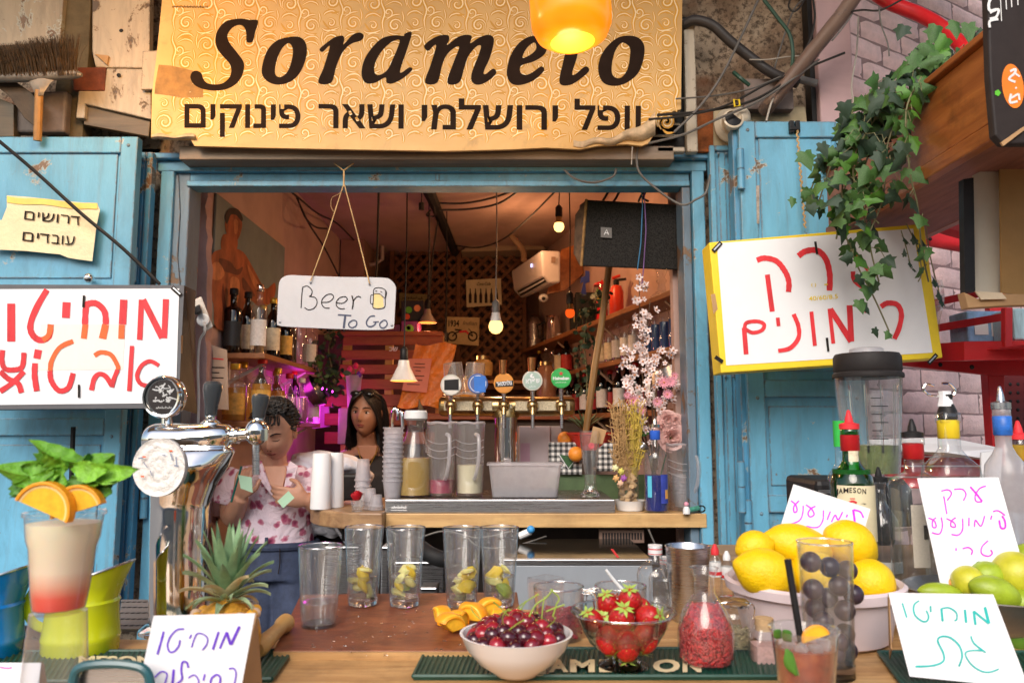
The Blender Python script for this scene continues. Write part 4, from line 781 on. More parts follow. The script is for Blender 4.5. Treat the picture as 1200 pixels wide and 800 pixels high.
M['amber']=liq('amber_liquid',(.75,.32,.04));M['gold']=liq('gold_liquid',(.85,.5,.08));M['water']=thin('water',(.95,.97,.97),(.6,.65,.66));M['bluel']=liq('blue_liquid',(.06,.2,.6))
M['lblgold']=mat('gold_label',(.72,.42,.08),.5,var=.3,scale=60);M['lblcream']=mat('cream_label',(.7,.62,.45),.6,var=.2,scale=80);M['lblwhite']=mat('white_label',(.75,.74,.72),.6,var=.15,scale=120);M['lblred']=mat('red_label',(.5,.03,.03),.5,var=.2,scale=60);M['lblblack']=mat('black_label',(.03,.03,.03),.5)
M['foilred']=mat('red_foil',(.5,.015,.02),.3,metal=.3,var=.15);M['green']=mat('green_cap',(.03,.42,.06),.35);M['navy']=mat('navy_cap',(.02,.03,.12),.35);M['goldcap']=mat('gold_cap',(.6,.38,.05),.3,metal=.6)
shm=woodm('shelf_wood',(.2,.07,.025),(.38,.16,.06),.5,mp=(12,1.5,12),dirt=.3)
pc=thing('canvas_painting','painting of a muscular bare torso against a grey sky on the left wall','painting',(LX,3.4,1.9));px_=LX+.012
obj('canvas',G().box(LX+.001,px_,2.93,3.84,1.9,2.42),mat('painted_sky',(.2,.25,.26),.6,var=.3,scale=2.2,bump=.2,bscale=200),pc,0,.003)
wp=Plane((px_,0,0),(1,0,0))
def wallpoly(name,pts,off,mm,par=pc):
 s_=smoothpts(pts,4,True);obj(name,G().add([wp.hit(x,y,off)for x,y in s_],[tuple(range(len(s_)))]),mm,par,0)
mr=lambda n_,c,v=.5:mat(n_,c,.6,var=v,scale=16,bump=.2,mp=(1,1,.6))
skinp=mr('painted_skin',(.32,.085,.03));skind=mr('painted_skin_deep',(.13,.03,.014));skinl=mr('painted_skin_pale',(.5,.18,.07))
O3,s3=(210,200),3.2
for nm,pts,off,mm in(('torso',[(140,300),(190,290),(240,305),(280,370),(320,440),(345,430),(358,420),(362,450),(345,495),(300,510),(260,480),(240,520),(235,600),(140,590),(128,500),(105,430),(103,380),(120,320)],.001,skinp),('neck',[(165,240),(215,250),(212,300),(160,300)],.0014,skinp),('face',[(178,175),(200,158),(228,170),(236,205),(222,255),(200,268),(180,240),(172,205)],.002,skinp),('hair',[(178,200),(172,170),(190,142),(220,145),(238,175),(234,190),(215,168),(195,165),(186,185)],.0026,mr('painted_hair',(.025,.015,.012))),('chest_fold',[(150,330),(190,340),(215,370),(240,360),(225,390),(195,385),(160,370)],.0022,skind),('arm_fold',[(238,400),(262,430),(285,470),(262,462),(240,440)],.0022,skind),('belly_fold',[(165,420),(172,480),(190,560),(176,560),(160,480)],.0022,skind),('lit_chest',[(125,350),(150,345),(170,385),(150,410),(120,400)],.0024,skinl),('lit_face',[(205,185),(222,190),(218,230),(208,235)],.0028,skinl),('lit_arm',[(255,350),(285,400),(315,450),(300,460),(270,410)],.0024,skinl),('lit_side',[(195,400),(225,410),(225,470),(205,520),(192,460)],.0024,skinl)):
 wallpoly(nm,xf(O3,s3,pts),off,mm)
def shelfL(z,y0,y1,label,d=.19):
 o=thing('wall_shelf',label,'shelf',(LX,y0,z-.02));obj('board',G().box(LX+.001,LX+d,y0,y1,z-.022,z),shm,o,0,.003)
 for y in(y0+.12,y1-.15):obj('bracket',G().box(LX+.0015,LX+.006,y,y+.02,z-.14,z-.0225).hexa([(LX+.006,y,z-.12),(LX+.006,y+.004,z-.12),(LX+.006,y+.004,z-.1),(LX+.006,y,z-.1)],[(LX+d-.03,y,z-.03),(LX+d-.03,y+.004,z-.03),(LX+d-.03,y+.004,z-.0225),(LX+d-.03,y,z-.0225)]),M['white'],o,0)
 return o
shelfL(1.80,3.03,3.9,'upper bottle shelf on the left wall under the painting');shelfL(1.53,2.95,3.95,'lower bottle shelf on the left wall')
LB=[(-1.13,3.08,.26,.036,'square','dglass','lblblack','black','dark square bottle nearest the painting'),(-1.03,3.1,.28,.033,'square','glass','lblwhite','chrome','tall clear bottle with white label and metal cap on the upper left shelf'),(-1.12,3.22,.27,.035,'wine','dglass','lblcream','black','dark bottle behind the tall clear one on the left shelf'),(-1.02,3.25,.25,.034,'wine','dglass','lblcream','goldcap','dark bottle with cream label on the upper left shelf'),(-1.1,3.36,.24,.036,'spirit','bglass','lblgold','goldcap','brown bottle with gold label on the upper left shelf'),(-1.01,3.4,.22,.034,'wine','dglass','lblgold','goldcap','short dark bottle with yellow label on the upper left shelf'),(-1.08,3.5,.22,.034,'spirit','bglass','lblcream','goldcap','amber bottle just left of the beer sign corner'),(-1.0,3.58,.2,.036,'jar','glass',None,'chrome','clear shaker jar near the end of the upper left shelf'),(-1.07,3.68,.25,.032,'wine','dglass',None,'black','tall dark bottle near the end of the upper left shelf'),(-1.0,3.78,.23,.034,'spirit','glass','lblwhite','chrome','clear bottle at the far end of the upper left shelf')]
for x,y,h,r,kd,gm,lb,cp_,tx in LB:bottle(tx,(x,y,1.8),h,r,kd,gm,M['amber']if gm=='bglass' else None,.5,M[lb]if lb else None,.02,cp_,n=16,group='bottles on the left wall shelves')
LB2=[(-1.1,3.05,.22,.045,'square','glass','gold','lblgold','goldcap','square tequila style bottle at the near end of the lower shelf'),(-1.01,3.1,.25,.04,'square','glass','gold','lblgold','red','square gold bottle with red stopper on the lower left shelf'),(-1.12,3.2,.24,.037,'spirit','glass','gold',None,'goldcap','gold bottle with yellow stopper behind the square one'),(-1.0,3.28,.22,.034,'spirit','glass','amber','lblcream','goldcap','amber bottle in the middle of the lower left shelf'),(-1.1,3.36,.26,.032,'wine','dglass',None,'lblred','red','dark slim bottle with red neck on the lower left shelf'),(-1.0,3.45,.21,.036,'round','glass','water',None,'red','round clear bottle with red pourer on the lower left shelf'),(-1.09,3.55,.23,.033,'spirit','bglass','amber','lblcream','goldcap','brown bottle on the lower left shelf above the bartender'),(-.99,3.62,.2,.034,'round','glass','water',None,'white','clear flask with white stopper on the lower left shelf'),(-1.06,3.74,.25,.03,'wine','dglass',None,'lblwhite','red','dark wine bottle near the far end of the lower left shelf'),(-.99,3.84,.22,.033,'spirit','glass','water','lblwhite','black','clear bottle at the far end of the lower left shelf')]
for x,y,h,r,kd,gm,lq,lb,cp_,tx in LB2:bottle(tx,(x,y,1.53),h,r,kd,gm,M[lq]if lq else None,.6,M[lb]if lb else None,.03,cp_,n=16,group='bottles on the left wall shelves')
mn=thing('paper_menu','cream paper menu pinned on the wall under the upper left shelf','menu',P(258,450,2.9))
obj('sheet',board(G(),[(235,400),(266,410),(268,480),(236,478)],2.86,.002),mat('old_menu',(.55,.4,.3),.8,var=.12),mn,0)
mpl=Plane.y(2.8585);g=G();[stroke(g,[(239,y),(239+w,y+.6)],1.1,mpl,0,False)for y,w in((430,24),(436,18),(442,23),(452,12),(458,20))];obj('writing',g,M['ink'],mn,0);g=G();stroke(g,[(240,419),(262,421)],1.5,mpl,0,False);stroke(g,[(240,447),(252,448)],1.5,mpl,0,False);obj('red_writing',g,M['marker'],mn,0)
ps=thing('power_strip','dirty white power strip with a black plug beside the lid sign','power strip',P(238,370,2.42))
obj('strip_body',G().hexa([P(x,y,2.44)for x,y in((226,352),(236,347),(250,383),(239,390))],[P(x,y,2.41)for x,y in((226,352),(236,347),(250,383),(239,390))]),mat('grimy_white',(.55,.5,.44),.5,dirt=.3),ps,0,.004)
obj('socket',G().lathe([(0,0),(.019,0),(.02,.008),(.012,.01),(0,.006)],P(239,375,2.4095),20,Matrix.Rotation(R(90),3,'X')),M['white'],ps)
obj('plug',G().hexa([P(x,y,2.41)for x,y in((227,360),(234,356),(237,365),(230,369))],[P(x,y,2.38)for x,y in((226,361),(233,357),(236,365),(229,369))]),M['black'],ps,0,.003)
cable('power_cable',[(239,377,2.39),(240,388,2.385),(234,400,2.4),(232,430,2.42),(233,470,2.43),(231,530,2.45),(230,580,2.48)],.0042,mirr:=M['white'],'white power cable hanging below the power strip')
def pendant(px,py,Y,kind,label,top=150,lit=True,on=2.0):
 o=thing('pendant_bulb',label,'pendant lamp',P(px,py,Y),'bulbs hanging on cords');c=P(px,py,Y);k=Y/900
 zt=min(CZ-.01,P(px,top,Y).z);sk=.016
 if kind=='cone':
  obj('reflector',G().lathe([(.0,0),(28*k/2*1.15,0),(30*k/2,.004),(.026,.06),(.022,.085)],c,28),mat('milk_glass',(.75,.7,.65),.3,var=.05),o)
  obj('glow_face',G().lathe([(0,-.003),(28*k/2*1.05,-.002)],c,24),emis('glow_face',(1,.32,.06),2.2),o);zs=c.z+.085
 elif kind=='small_cone':
  obj('reflector',G().lathe([(22*k/2,0),(.02,.05),(.016,.075)],c,24),mat('grey_cone',(.3,.22,.18),.4),o);obj('glow_face',G().lathe([(0,-.003),(20*k/2,0)],c,24),emis('glow_face2',(1,.2,.03),2.5),o);zs=c.z+.075
 else:
  r={'big':.031,'mid':.025,'off':.022,'tiny':.02}[kind]
  bm_=emis('bulb_glow',(1,.55,.16)if kind!='off' else(1,.1,.01),{'big':2.4,'mid':2.8,'off':.9,'tiny':2.4}[kind])
  obj('bulb',G().lathe([(0,-r),(r*.5,-r*.87),(r*.87,-r*.5),(r,0),(r*.96,r*.35),(r*.8,r*.75)],c,24),bm_,o)
  obj('bulb_collar',G().lathe([(r*.8,r*.75),(r*.62,r*1.6),(r*.55,r*2)],c,20),M['white']if kind=='big' else M['brass'],o);zs=c.z+r*2
 obj('socket',G().lathe([(sk,zs-c.z),(sk*1.08,zs-c.z+.005),(sk*1.05,zs-c.z+.045),(sk*.6,zs-c.z+.055),(.003,zs-c.z+.06)],c,18),M['black']if kind!='big' else mat('grey_socket',(.2,.2,.2),.5),o)
 obj('cord',G().tube([(c.x,c.y,zs+.055),(c.x+.004,c.y,(zs+zt)/2),(c.x,c.y,zt)],.0028,6),M['rubber']if kind!='big' else mat('grey_cord',(.3,.3,.3),.6),o)
 if lit:lamp('bulb_or_fill_light',c-Vector((0,0,.05)),(1,.5,.2)if kind!='big' else(1,.62,.34),on,.03,o)
 return o
pendant(581,383,3.3,'big','big lit bulb with white collar hanging over the taps',on=7)
pendant(655,266,3.6,'mid','lit bulb near the ceiling left of the speaker',on=9)
pendant(473,446,3.2,'cone','white cone reflector lamp hanging in front of the orange poster',on=3.5)
pendant(501,378,4.2,'small_cone','small grey cone lamp glowing orange above the pallet partition',on=5)
pendant(522,408,4.4,'tiny','tiny lit bulb right of the pallet partition',on=3)
pendant(668,367,3.5,'off','small orange bulb hanging in front of the dark boxes on the right',lit=False)
lamp('bulb_or_fill_light',(.05,4.3,2.55),(1,.5,.22),4,.05,None)  # bare fill light for the back of the shop, no bulb here
bulb_extra=bpy.data.objects[-1]if False else None
led=thing('neon_light','small magenta neon tube glowing behind the bartenders','neon',P(376,490,4.1))
obj('tube',G().tube([P(366,470,4.1),P(372,500,4.1)],.012,8),emis('magenta',(1,.03,.9),6),led);obj('tube',G().tube([P(377,455,4.3),P(390,458,4.3)],.012,8),emis('magenta2',(1,.05,.75),8),led)
lamp('neon_glow',P(372,480,3.95),(1,.05,.85),2.6,.1,led);lamp('neon_glow',P(352,452,3.7),(1,.05,.85),.6,.05,led)
g=G();g.poly([P(366,468,4.25),P(385,462,4.25),P(386,500,4.25),P(366,502,4.25)],(0,.02,0));obj('control_panel',g,mat('mauve_panel',(.6,.45,.6),.4),label='mauve lit panel behind the bartender with the floral shirt',cat='panel')
bpan=thing('hanging_pan','dark metal pan hanging under the upper left shelf end','pan',P(362,455,3.8))
obj('pan_body',G().lathe([(0,0),(.07,0),(.085,.05),(.083,.05),(.068,.004),(0,.004)],P(362,462,3.8),24,Matrix.Rotation(R(60),3,'Y')),mat('pan_steel',(.2,.17,.17),.3,metal=.8),bpan);obj('pan_handle',G().tube([P(375,452,3.8),P(392,440,3.8)],.01,8),M['black'],bpan)
pal=thing('pallet_partition','red brown wooden pallet partition behind the second bartender','partition',P(440,480,4.25));pm=woodm('pallet_wood',(.2,.045,.015),(.36,.1,.03),.6,mp=(1.5,10,10),dirt=.4)
for k,(y0,y1,x0)in enumerate(((393,404,402),(410,421,400),(427,438,398),(444,456,395),(462,476,380),(484,498,380),(506,520,380))):g=G();pbox(g,x0,y0,519,y1,4.2+.002*k,.02);obj('slat',g,pm,pal,0,.003)
for x in(450,510,400):g=G();pbox(g,x,393,x+9,560,4.225,.05);obj('upright',g,woodm('pale_upright',(.45,.22,.06),(.6,.34,.1),.6),pal,0,.003)
g=G();pbox(g,392,388,519,393,4.18,.1);obj('top_board',g,pm,pal,0,.003)
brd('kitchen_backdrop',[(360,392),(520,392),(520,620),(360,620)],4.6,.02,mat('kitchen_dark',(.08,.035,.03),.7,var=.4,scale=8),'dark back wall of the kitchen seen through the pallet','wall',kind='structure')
po=thing('plastic_sheet_notice','crumpled orange plastic sleeve with a pinkish notice inside on the partition','notice',P(498,475,4.1))
obj('sleeve',G().slab(lambda u,v:P(487+48*u-22*v+1*math.sin(v*9),403+74*v+2*math.sin(u*7),4.12+.01*math.sin(u*13+v*7)),10,14,(0,.006,0)),mat('orange_film',(.75,.22,.03),.25,var=.3,scale=14,bump=.8,bscale=12,bd=.02),po,50)
obj('notice',board(G(),[(479,420),(506,420),(500,460),(471,457)],4.095,.002),mat('pink_notice',(.72,.25,.18),.7,var=.08),po,0)
ppl=Plane.y(4.0935);g=G();[stroke(g,[(x,y),(x+w,y+.4)],.9,ppl,0,False)for x,y,w in((486,426,12),(484,430,14),(487,434,6),(480,440,17),(479,445,16),(477,450,15))];obj('writing',g,M['ink'],po,0)
wl=Plane.y(4.198);g=G();text(g,heb('שכ'),(456,411),(466,411),4.5,wl,0,bold=.02);obj('sign_letters',g,M['paper'],label='pale Hebrew letters on the pallet slats',cat='lettering',parent=None,smooth=0,kind='stuff')
def carton(label,x0,y0,x1,y1,Y,col,nm='fruit_box',c2=None):
 o=thing(nm,label,'box',P((x0+x1)/2,y1,Y));g=G();pbox(g,x0,y0,x1,y1,Y,.15);obj('carton',g,mat('carton',col,.5,var=.3,scale=10),o,0,.004)
 if c2:
  pl=Plane.y(Y-.001)
  for(cx,cy_,r,cc)in c2:obj('fruit_print',G().add([pl.hit(cx+r*math.cos(a*.524),cy_+r*math.sin(a*.524))for a in range(12)],[tuple(range(12))]),mat('fruit_print',cc,.5),o,0)
 return o
carton('black fruit print box on top of the pallet partition',470,352,496,376,4.22,(.02,.015,.02),c2=[(479,363,4,(.1,.35,.03)),(477,371,3.5,(.7,.08,.02)),(489,361,4,(.75,.25,.1))])
carton('purple box with a green print under the black box',470,376,490,392,4.19,(.22,.03,.14),c2=[(480,385,5,(.2,.4,.04)),(479,384,2.5,(.5,.05,.03))])
carton('dark purple box on the pallet beside the beer sign',400,380,469,391,4.21,(.16,.03,.1))
tv=thing('tulip_vase','glass vase of pink and purple tulips on the pallet counter','flower vase',P(415,470,4.0))
obj('vase',G().lathe([(0,0),(.03,0),(.04,.15),(.045,.17)],P(414,478,4.0),18),M['frost'],tv)
for k,(x,y,c)in enumerate(((402,437,(.8,.12,.05)),(410,432,(.75,.05,.2)),(417,428,(.7,.02,.12)),(424,434,(.75,.1,.25)),(421,438,(.15,.03,.4)))):
 g=G();g.ell(P(x,y,3.98),(.014,.014,.02),10,8,fn=lambda d:1-.25*max(0,d.z));obj('tulip',g,mat('tulip_petal',c,.5),tv);obj('tulip_stem',G().tube([P(x,y+3,3.98),P(414+(x-414)*.4,455,4.0),P(414,470,4.0)],.003,5),M['leaf3'],tv)
g=G();pbox(g,396,478,413,520,3.98,.06);obj('screen',g,M['frost'],None,0,.004,label='pale purple glass panel beside the second bartender',cat='panel')
mon=thing('monitor','thin dark tilted screen seen edge on behind the carafe','screen',P(490,500,3.4));obj('panel',G().hexa([P(x,y,3.4)for x,y in((491,467),(500,487),(500,503),(487,500))],[P(x,y,3.43)for x,y in((491,467),(500,487),(500,503),(487,500))]),M['black'],mon,0,.002);obj('stand',G().tube([P(499,480,3.42),P(500,530,3.42)],.005,8),M['steel'],mon)
la=thing('lattice_panel','brown diagonal wooden lattice covering the back wall','lattice',(-.4,5.5,1.7));lm_=woodm('lattice_wood',(.09,.03,.012),(.17,.065,.022),.7)
x0,x1,z0,z1=Xp(462,5.5,370),Xp(612,5.5,370),Zp(452,5.5),Zp(295,5.5)
for sgn in(1,-1):
 for k in range(-12,24):
  c_=x0+k*.085;pts=[]
  for z in(z0,z1):pts.append((c_+sgn*(z-z0)+(0 if sgn>0 else(z1-z0)*0),z))
  if sgn<0:c_+=.0;pts=[(c_+(z1-z0)*.0-(z-z0)+.0,z)for z in(z0,z1)]
  (xa,za),(xb,zb)=pts
  ts=[0,1];dx=xb-xa
  ta=(x0-xa)/dx;tb=(x1-xa)/dx;lo,hi=max(0,min(ta,tb)),min(1,max(ta,tb))
  if hi-lo<.05:continue
  a_=(xa+dx*lo,za+(zb-za)*lo);b_=(xa+dx*hi,za+(zb-za)*hi);w=.012;y=5.46+(.012 if sgn<0 else 0)
  n_=Vector((zb-za,0,-dx)).normalized()*w
  pa,pb=Vector((a_[0],y,a_[1])),Vector((b_[0],y,b_[1]));obj('slat',G().poly([pa+n_,pb+n_,pb-n_,pa-n_],(0,.01,0)),lm_,la,0)
for a_,b_ in(((x0-.03,z0-.03),(x1+.03,z0)),((x0-.03,z1),(x1+.03,z1+.03)),((x0-.03,z0),(x0,z1)),((x1,z0),(x1+.03,z1)),(((x0+x1)/2-.01,z0),((x0+x1)/2+.02,z1))):obj('frame_rail',G().box(a_[0],b_[0],5.44,5.4595,a_[1],b_[1]),lm_,la,0,.002)
p1=thing('tin_poster','cream tin poster with six drawn cola bottles on the lattice','poster',P(565,358,5.4));obj('plate',board(G(),[(546,328),(587,326),(588,357),(547,360)],5.4,.006),mat('aged_cream',(.5,.42,.28),.6,var=.15,scale=12),p1,0)
q1=Plane.y(5.4);g=G();text(g,'Coca-Cola',(559,334.5),(575,334),3.6,q1,.002,shear=.35,bold=.02)
for k in range(6):
 x=551+k*6.2;g.add([q1.hit(a,b_,.002)for a,b_ in((x-1.6,355),(x+1.6,355),(x+1.7,346),(x+.7,342),(x+.6,338),(x-.6,338),(x-.7,342),(x-1.7,346))],[tuple(range(8))])
obj('bottle_drawing',g,M['ink'],p1,0)
p2=thing('tin_poster','cream tin poster of a 1934 motorcycle on the lattice','poster',P(543,404,5.38));obj('plate',board(G(),[(524,371),(562,372),(561,405),(523,402)],5.38,.006),mat('aged_cream2',(.52,.38,.2),.6,var=.2,scale=12),p2,0)
q2=Plane.y(5.38);g=G();text(g,'1934',(525.5,382),(538,382.2),7,q2,.002,bold=.03);text(g,'Indian',(542,380.5),(559,381),4.5,q2,.002,shear=.35);
for cx in(530,554):stroke(g,[(cx+5*math.cos(a*.42),394+5*math.sin(a*.42))for a in range(16)],1.8,q2,.002,False)
stroke(g,[(530,394),(536,389),(546,389),(554,394)],1.5,q2,.0025);stroke(g,[(549,385),(552,388),(554,394)],1,q2,.0028,False);stroke(g,[(533,386),(541,387)],2,q2,.003,False);obj('motorcycle_drawing',g,M['ink'],p2,0)
g=G();stroke(g,[(538,389),(546,388),(549,391)],2.4,q2,.0035,False);obj('tank_drawing',g,M['marker'],p2,0)
p3=thing('tin_poster','dark olive poster partly hidden above the boxes on the lattice','poster',P(485,360,5.36));obj('plate',board(G(),[(468,343),(501,345),(500,362),(468,361)],5.36,.006),mat('olive_plate',(.2,.17,.07),.6,var=.2),p3,0)
q3=Plane.y(5.36);g=G();squiggle(g,(472,350),(496,351),3,q3,.002);obj('poster_text',g,M['ink'],p3,0)
obj('cable_track',G().tube([P(498,214,3.7),P(511,243,4.3),P(519,262,4.7),P(533,296,5.4)],[.035,.03,.032,.03],8),M['rubber'],label='thick black cable bundle running along the ceiling',cat='cable bundle')
for pts,lb in(([(329,215,3.6),(350,232,3.9),(372,250,4.2),(395,262,4.6),(418,285,5.2)],'black cable from the lintel across the left of the ceiling'),([(347,230,3.9),(362,262,4.0),(380,290,4.2),(398,325,4.5)],'thin black cable falling behind the beer sign'),([(348,231,3.9),(358,255,3.8),(370,266,4.0),(383,268,4.2)],'looping thin cable on the upper left wall'),([(512,238,4.2),(545,238,4.2),(580,231,4.1),(612,219,3.9)],'upper of two cables running right from the ceiling bundle'),([(515,246,4.2),(550,245,4.2),(585,238,4.1),(615,218,3.9)],'lower of two cables running right from the ceiling bundle'),([(530,287,5.3),(560,290,5.0),(590,280,4.6),(620,255,4.2),(650,225,3.8)],'cable rising from the ceiling bundle toward the lit bulb'),([(504,225,3.9),(510,252,4.3),(500,252,4.3),(505,246,4.3)],'small cable loop beside the ceiling bundle'),([(444,216,3.7),(442,300,3.8),(440,330,3.8)],'black cord hanging just right of the beer sign'),([(503,250,4.3),(503,320,4.3),(502,345,4.3)],'cord dropping from the bundle to the small cone lamp'),([(513,260,4.5),(507,300,4.5),(503,350,4.4)],'slack cord beside the small cone lamp'),([(524,292,5.0),(523,350,4.6),(522,395,4.42)],'cord dropping to the tiny lit bulb'),([(720,200,2.7),(719,212,2.72),(712,226,2.8),(705,238,2.9)],'black cable behind the lintel left of the speaker'),([(730,215,2.75),(723,230,2.8),(718,238,2.85)],'short black cable above the speaker')):
 cable('cable',pts,.005 if 'right' not in lb else.006,wireb,lb,k=6,group='cables under the shop ceiling')
cable('cable',[(661,199,2.54),(675,210,2.53),(697,214,2.53),(718,207,2.53),(722,198,2.54)],.004,wire,'grey cable drooping over the blue lintel')
cable('cable',[(748,170,2.5),(746,185,2.5),(750,203,2.5),(770,222,2.5),(790,236,2.5),(803,240,2.49),(815,234,2.5),(827,226,2.5),(832,205,2.51)],.004,wire,'grey cable hanging from the banner corner over the lintel end')
cable('string',[(741,172,2.47),(740,193,2.47)],.002,wirew,'short pale string end below the torn banner edge')
obj('plug_end',G().tube([P(494,216,3.7),P(494,240,3.7)],.003,5).tube([P(494,238,3.7),P(494,246,3.7)],.014,8),wireb,label='small black plug dangling from the ceiling',cat='plug')
obj('white_conduit',G().tube([P(448,280,5.3),P(448,304,5.3),P(440,309,5.3),P(428,311,5.3)],.014,8),mat('white_pipe',(.4,.33,.3),.5),label='bent white conduit on the back left wall',cat='conduit')
ac=thing('air_conditioner','white split air conditioner high on the back right wall','air conditioner',P(630,345,4.6));e=Vector((.16,.10,0))
A1_=[P(x,y,4.4)for x,y in((634,293),(657,294),(657,331),(643,332),(636,323))];A2_=[P(x,y,5.1)for x,y in((599,317),(618,318),(618,348),(610,349),(602,340))]
obj('casing',G().hexa(A1_,A2_),mat('ac_white',(.62,.56,.56),.35,var=.05),ac,0,.012,seg=3)
obj('air_slot',G().poly([P(*p)for p in((606,341,4.98),(610,347,4.96),(640,330,4.36),(637,325,4.36))],(0,.006,0)),M['black'],ac,0)
obj('louvre',G().poly([P(*p)for p in((608,343,4.94),(609,344.5,4.94),(638,328.5,4.34),(637.5,327,4.34))],(0,.003,0)),M['white'],ac,0)
obj('display',G().poly([P(*p)for p in((622,309,4.6),(623.5,309,4.6),(623.5,313,4.6),(622,313,4.6))],(0,.002,0)),emis('ac_led',(.6,.6,1),2.5),ac,0);obj('sticker',G().poly([P(*p)for p in((646,301,4.39),(651,301,4.39),(651,308,4.39),(646,308,4.39))],(0,.002,0)),mat('ac_sticker',(.3,.2,.15),.6),ac,0)
brd('wood_panel',[(658,292),(680,285),(684,320),(662,340),(640,345)],4.6,.02,orng,'orange brown wooden panel behind the air conditioner','panel')
obj('drain_pipe',G().tube(smoothpts([tuple(P(*p))for p in((588,262,5.1),(598,275,5.0),(612,292,5.0),(614,305,4.95))],5),.02,8),mat('ac_pipe',(.32,.2,.12),.6),label='brown pipe bending down to the air conditioner',cat='pipe')
def RX(Y):return RNX-(RNX-RFX)/(BY-RNY)*(Y-RNY)
wd_=Vector((-(RNX-RFX)/(BY-RNY),1,0)).normalized()
def rpos(px,inset=.09):
 s_=(RNX-RFX)/(BY-RNY);u=(px-600)/900;Y=(RNX+s_*RNY-inset)/(u*1.0+s_);return Y
def shelfR(z,y0,y1,label,d=.17):
 o=thing('wall_shelf',label,'shelf',(RX(y0),y0,z-.02));f=lambda Y,i:(RX(Y)-i,Y,z)
 a=[Vector(f(y0,.001)),Vector(f(y0,d)),Vector(f(y1,d)),Vector(f(y1,.001))];obj('board',G().poly([p-Vector((0,0,.025))for p in a],(0,0,.025)),shm,o,0,.003)
 for y in[y0+.25+.75*k for k in range(int((y1-y0)/.75))]:
  q=Vector((RX(y),y,z));obj('bracket',G().tube([q+Vector((-.006,0,-.16)),q+Vector((-d+.02,0,-.032))],.006,4).tube([q+Vector((-.006,0,-.17)),q+Vector((-.006,0,-.03))],.006,4),mat('bracket_cream',(.5,.38,.28),.5),o,0)
shelfR(2.06,2.9,5.5,'top shelf on the right wall above the green capped bottles');shelfR(1.83,2.95,5.3,'middle shelf on the right wall holding green and blue capped bottles');shelfR(1.58,3.0,5.2,'lowest shelf on the right wall with dark bottles')
def putR(px,z,inset=.09):Y=rpos(px,inset);return(RX(Y)-inset,Y,z)
for k,px in enumerate((762,771,781,792,803,813)):bottle('navy capped bottle beside the right jamb, %s'%('farthest','second from the far end','third from the far end','third from the jamb','second from the jamb','closest to the jamb')[k],putR(px,1.8305,.08),.24,.027,'spirit','glass',M['bluel'],.55,None,.03,'navy',n=16,group='navy capped bottles on the middle right shelf')
gpos=('nearest the dark ivy','second from the dark ivy','third from the dark ivy','fourth from the dark ivy','fifth, beside the blossoms')
for k,px in enumerate((706,715,724,734,744)):bottle('clear bottle with green cap, %s'%gpos[k],putR(px,1.8305,.08),.23,.03,'spirit','glass',M['water'],.6,M['lblcream']if k<2 else M['lblwhite'],.035,'green',n=16,group='green capped bottles on the middle right shelf')
for k,(px,h,gm,lb,cp_,tx)in enumerate(((656,.26,'bglass','lblcream','white','amber bottle with white cap on the middle right shelf'),(664,.24,'dglass','lblred','black','dark bottle beside the amber one on the middle right shelf'),(648,.16,'glass',None,'chrome','upturned glass carafe on the middle right shelf'),(640,.2,'glass',None,'chrome','clear jar farther along the middle right shelf'),(632,.2,'bglass',None,'goldcap','small brown bottle far along the middle right shelf'))):bottle(tx,putR(px,1.8305),h,.035,'wine',gm,None,.5,M[lb]if lb else None,.02,cp_,n=14)
for k in range(12):
 px=655+k*10;bottle('dark wine bottle with red capsule on the lowest right shelf, number %s'%k if False else 'ABCDEFGHIJKL'[k]and 'dark red capped bottle, %s counting outward from the taps on the lowest right shelf'%('first second third fourth fifth sixth seventh eighth ninth tenth eleventh twelfth'.split()[k]),putR(px,1.5805,.07+.05*(k%2)),.22+.015*(k%3),.03,'wine','dglass',None,.5,M['lblwhite']if k%2 else M['lblred'],.01,'red',n=12,group='dark red capped bottles on the lowest right shelf')
def put(px,z=2.0605,i=.09):return Vector(putR(px,z,i))
o=thing('fire_extinguisher','small red fire extinguisher on the top right shelf','extinguisher',put(724));c=put(724)
obj('tank',G().lathe([(0,0),(.034,0),(.036,.01),(.036,.13),(.025,.16),(.012,.165)],c,20),mat('bright_red',(.7,.05,.02),.35),o);obj('valve',G().lathe([(.012,.165),(.015,.17),(.015,.19),(0,.19)],c,12),M['black'],o);obj('handle',G().tube([c+Vector((-.01,0,.19)),c+Vector((.05,-.01,.195))],.007,6),M['black'],o);obj('lever',G().tube([c+Vector((-.02,0,.2)),c+Vector((.02,0,.215))],.008,6),mat('bright_red2',(.6,.03,.02),.4),o)
o=thing('candy_dispenser','red topped glass candy dispenser with coloured sweets on the top right shelf','dispenser',put(707));c=put(707)
obj('stand',G().lathe([(0,0),(.035,0),(.03,.04),(.026,.09)],c,18),M['red'],o);obj('globe',G().lathe([(.026,.09),(.045,.11),(.048,.16),(.045,.2)],c,20),M['glass'],o);obj('lid',G().lathe([(.047,.2),(.04,.215),(.012,.22),(0,.235)],c,18),M['red'],o)
cs=[mat('sweet',x,.3,bump=0)for x in((.7,.03,.02),(.75,.5,.03),(.05,.4,.05),(.8,.3,.02))]
for k in range(24):obj('sweet',G().ell(c+Vector((random.uniform(-.03,.03),random.uniform(-.03,.03),.1+.09*random.random())),.011,8,6),cs[k%4],o)
o=thing('glass_candlestick','pressed glass candlestick on the top right shelf','candlestick',put(778));obj('glass_stem',G().lathe([(0,0),(.055,0),(.05,.015),(.02,.04),(.016,.07),(.024,.085),(.015,.1),(.028,.14),(.03,.16)],put(778),20),M['plastic'],o)
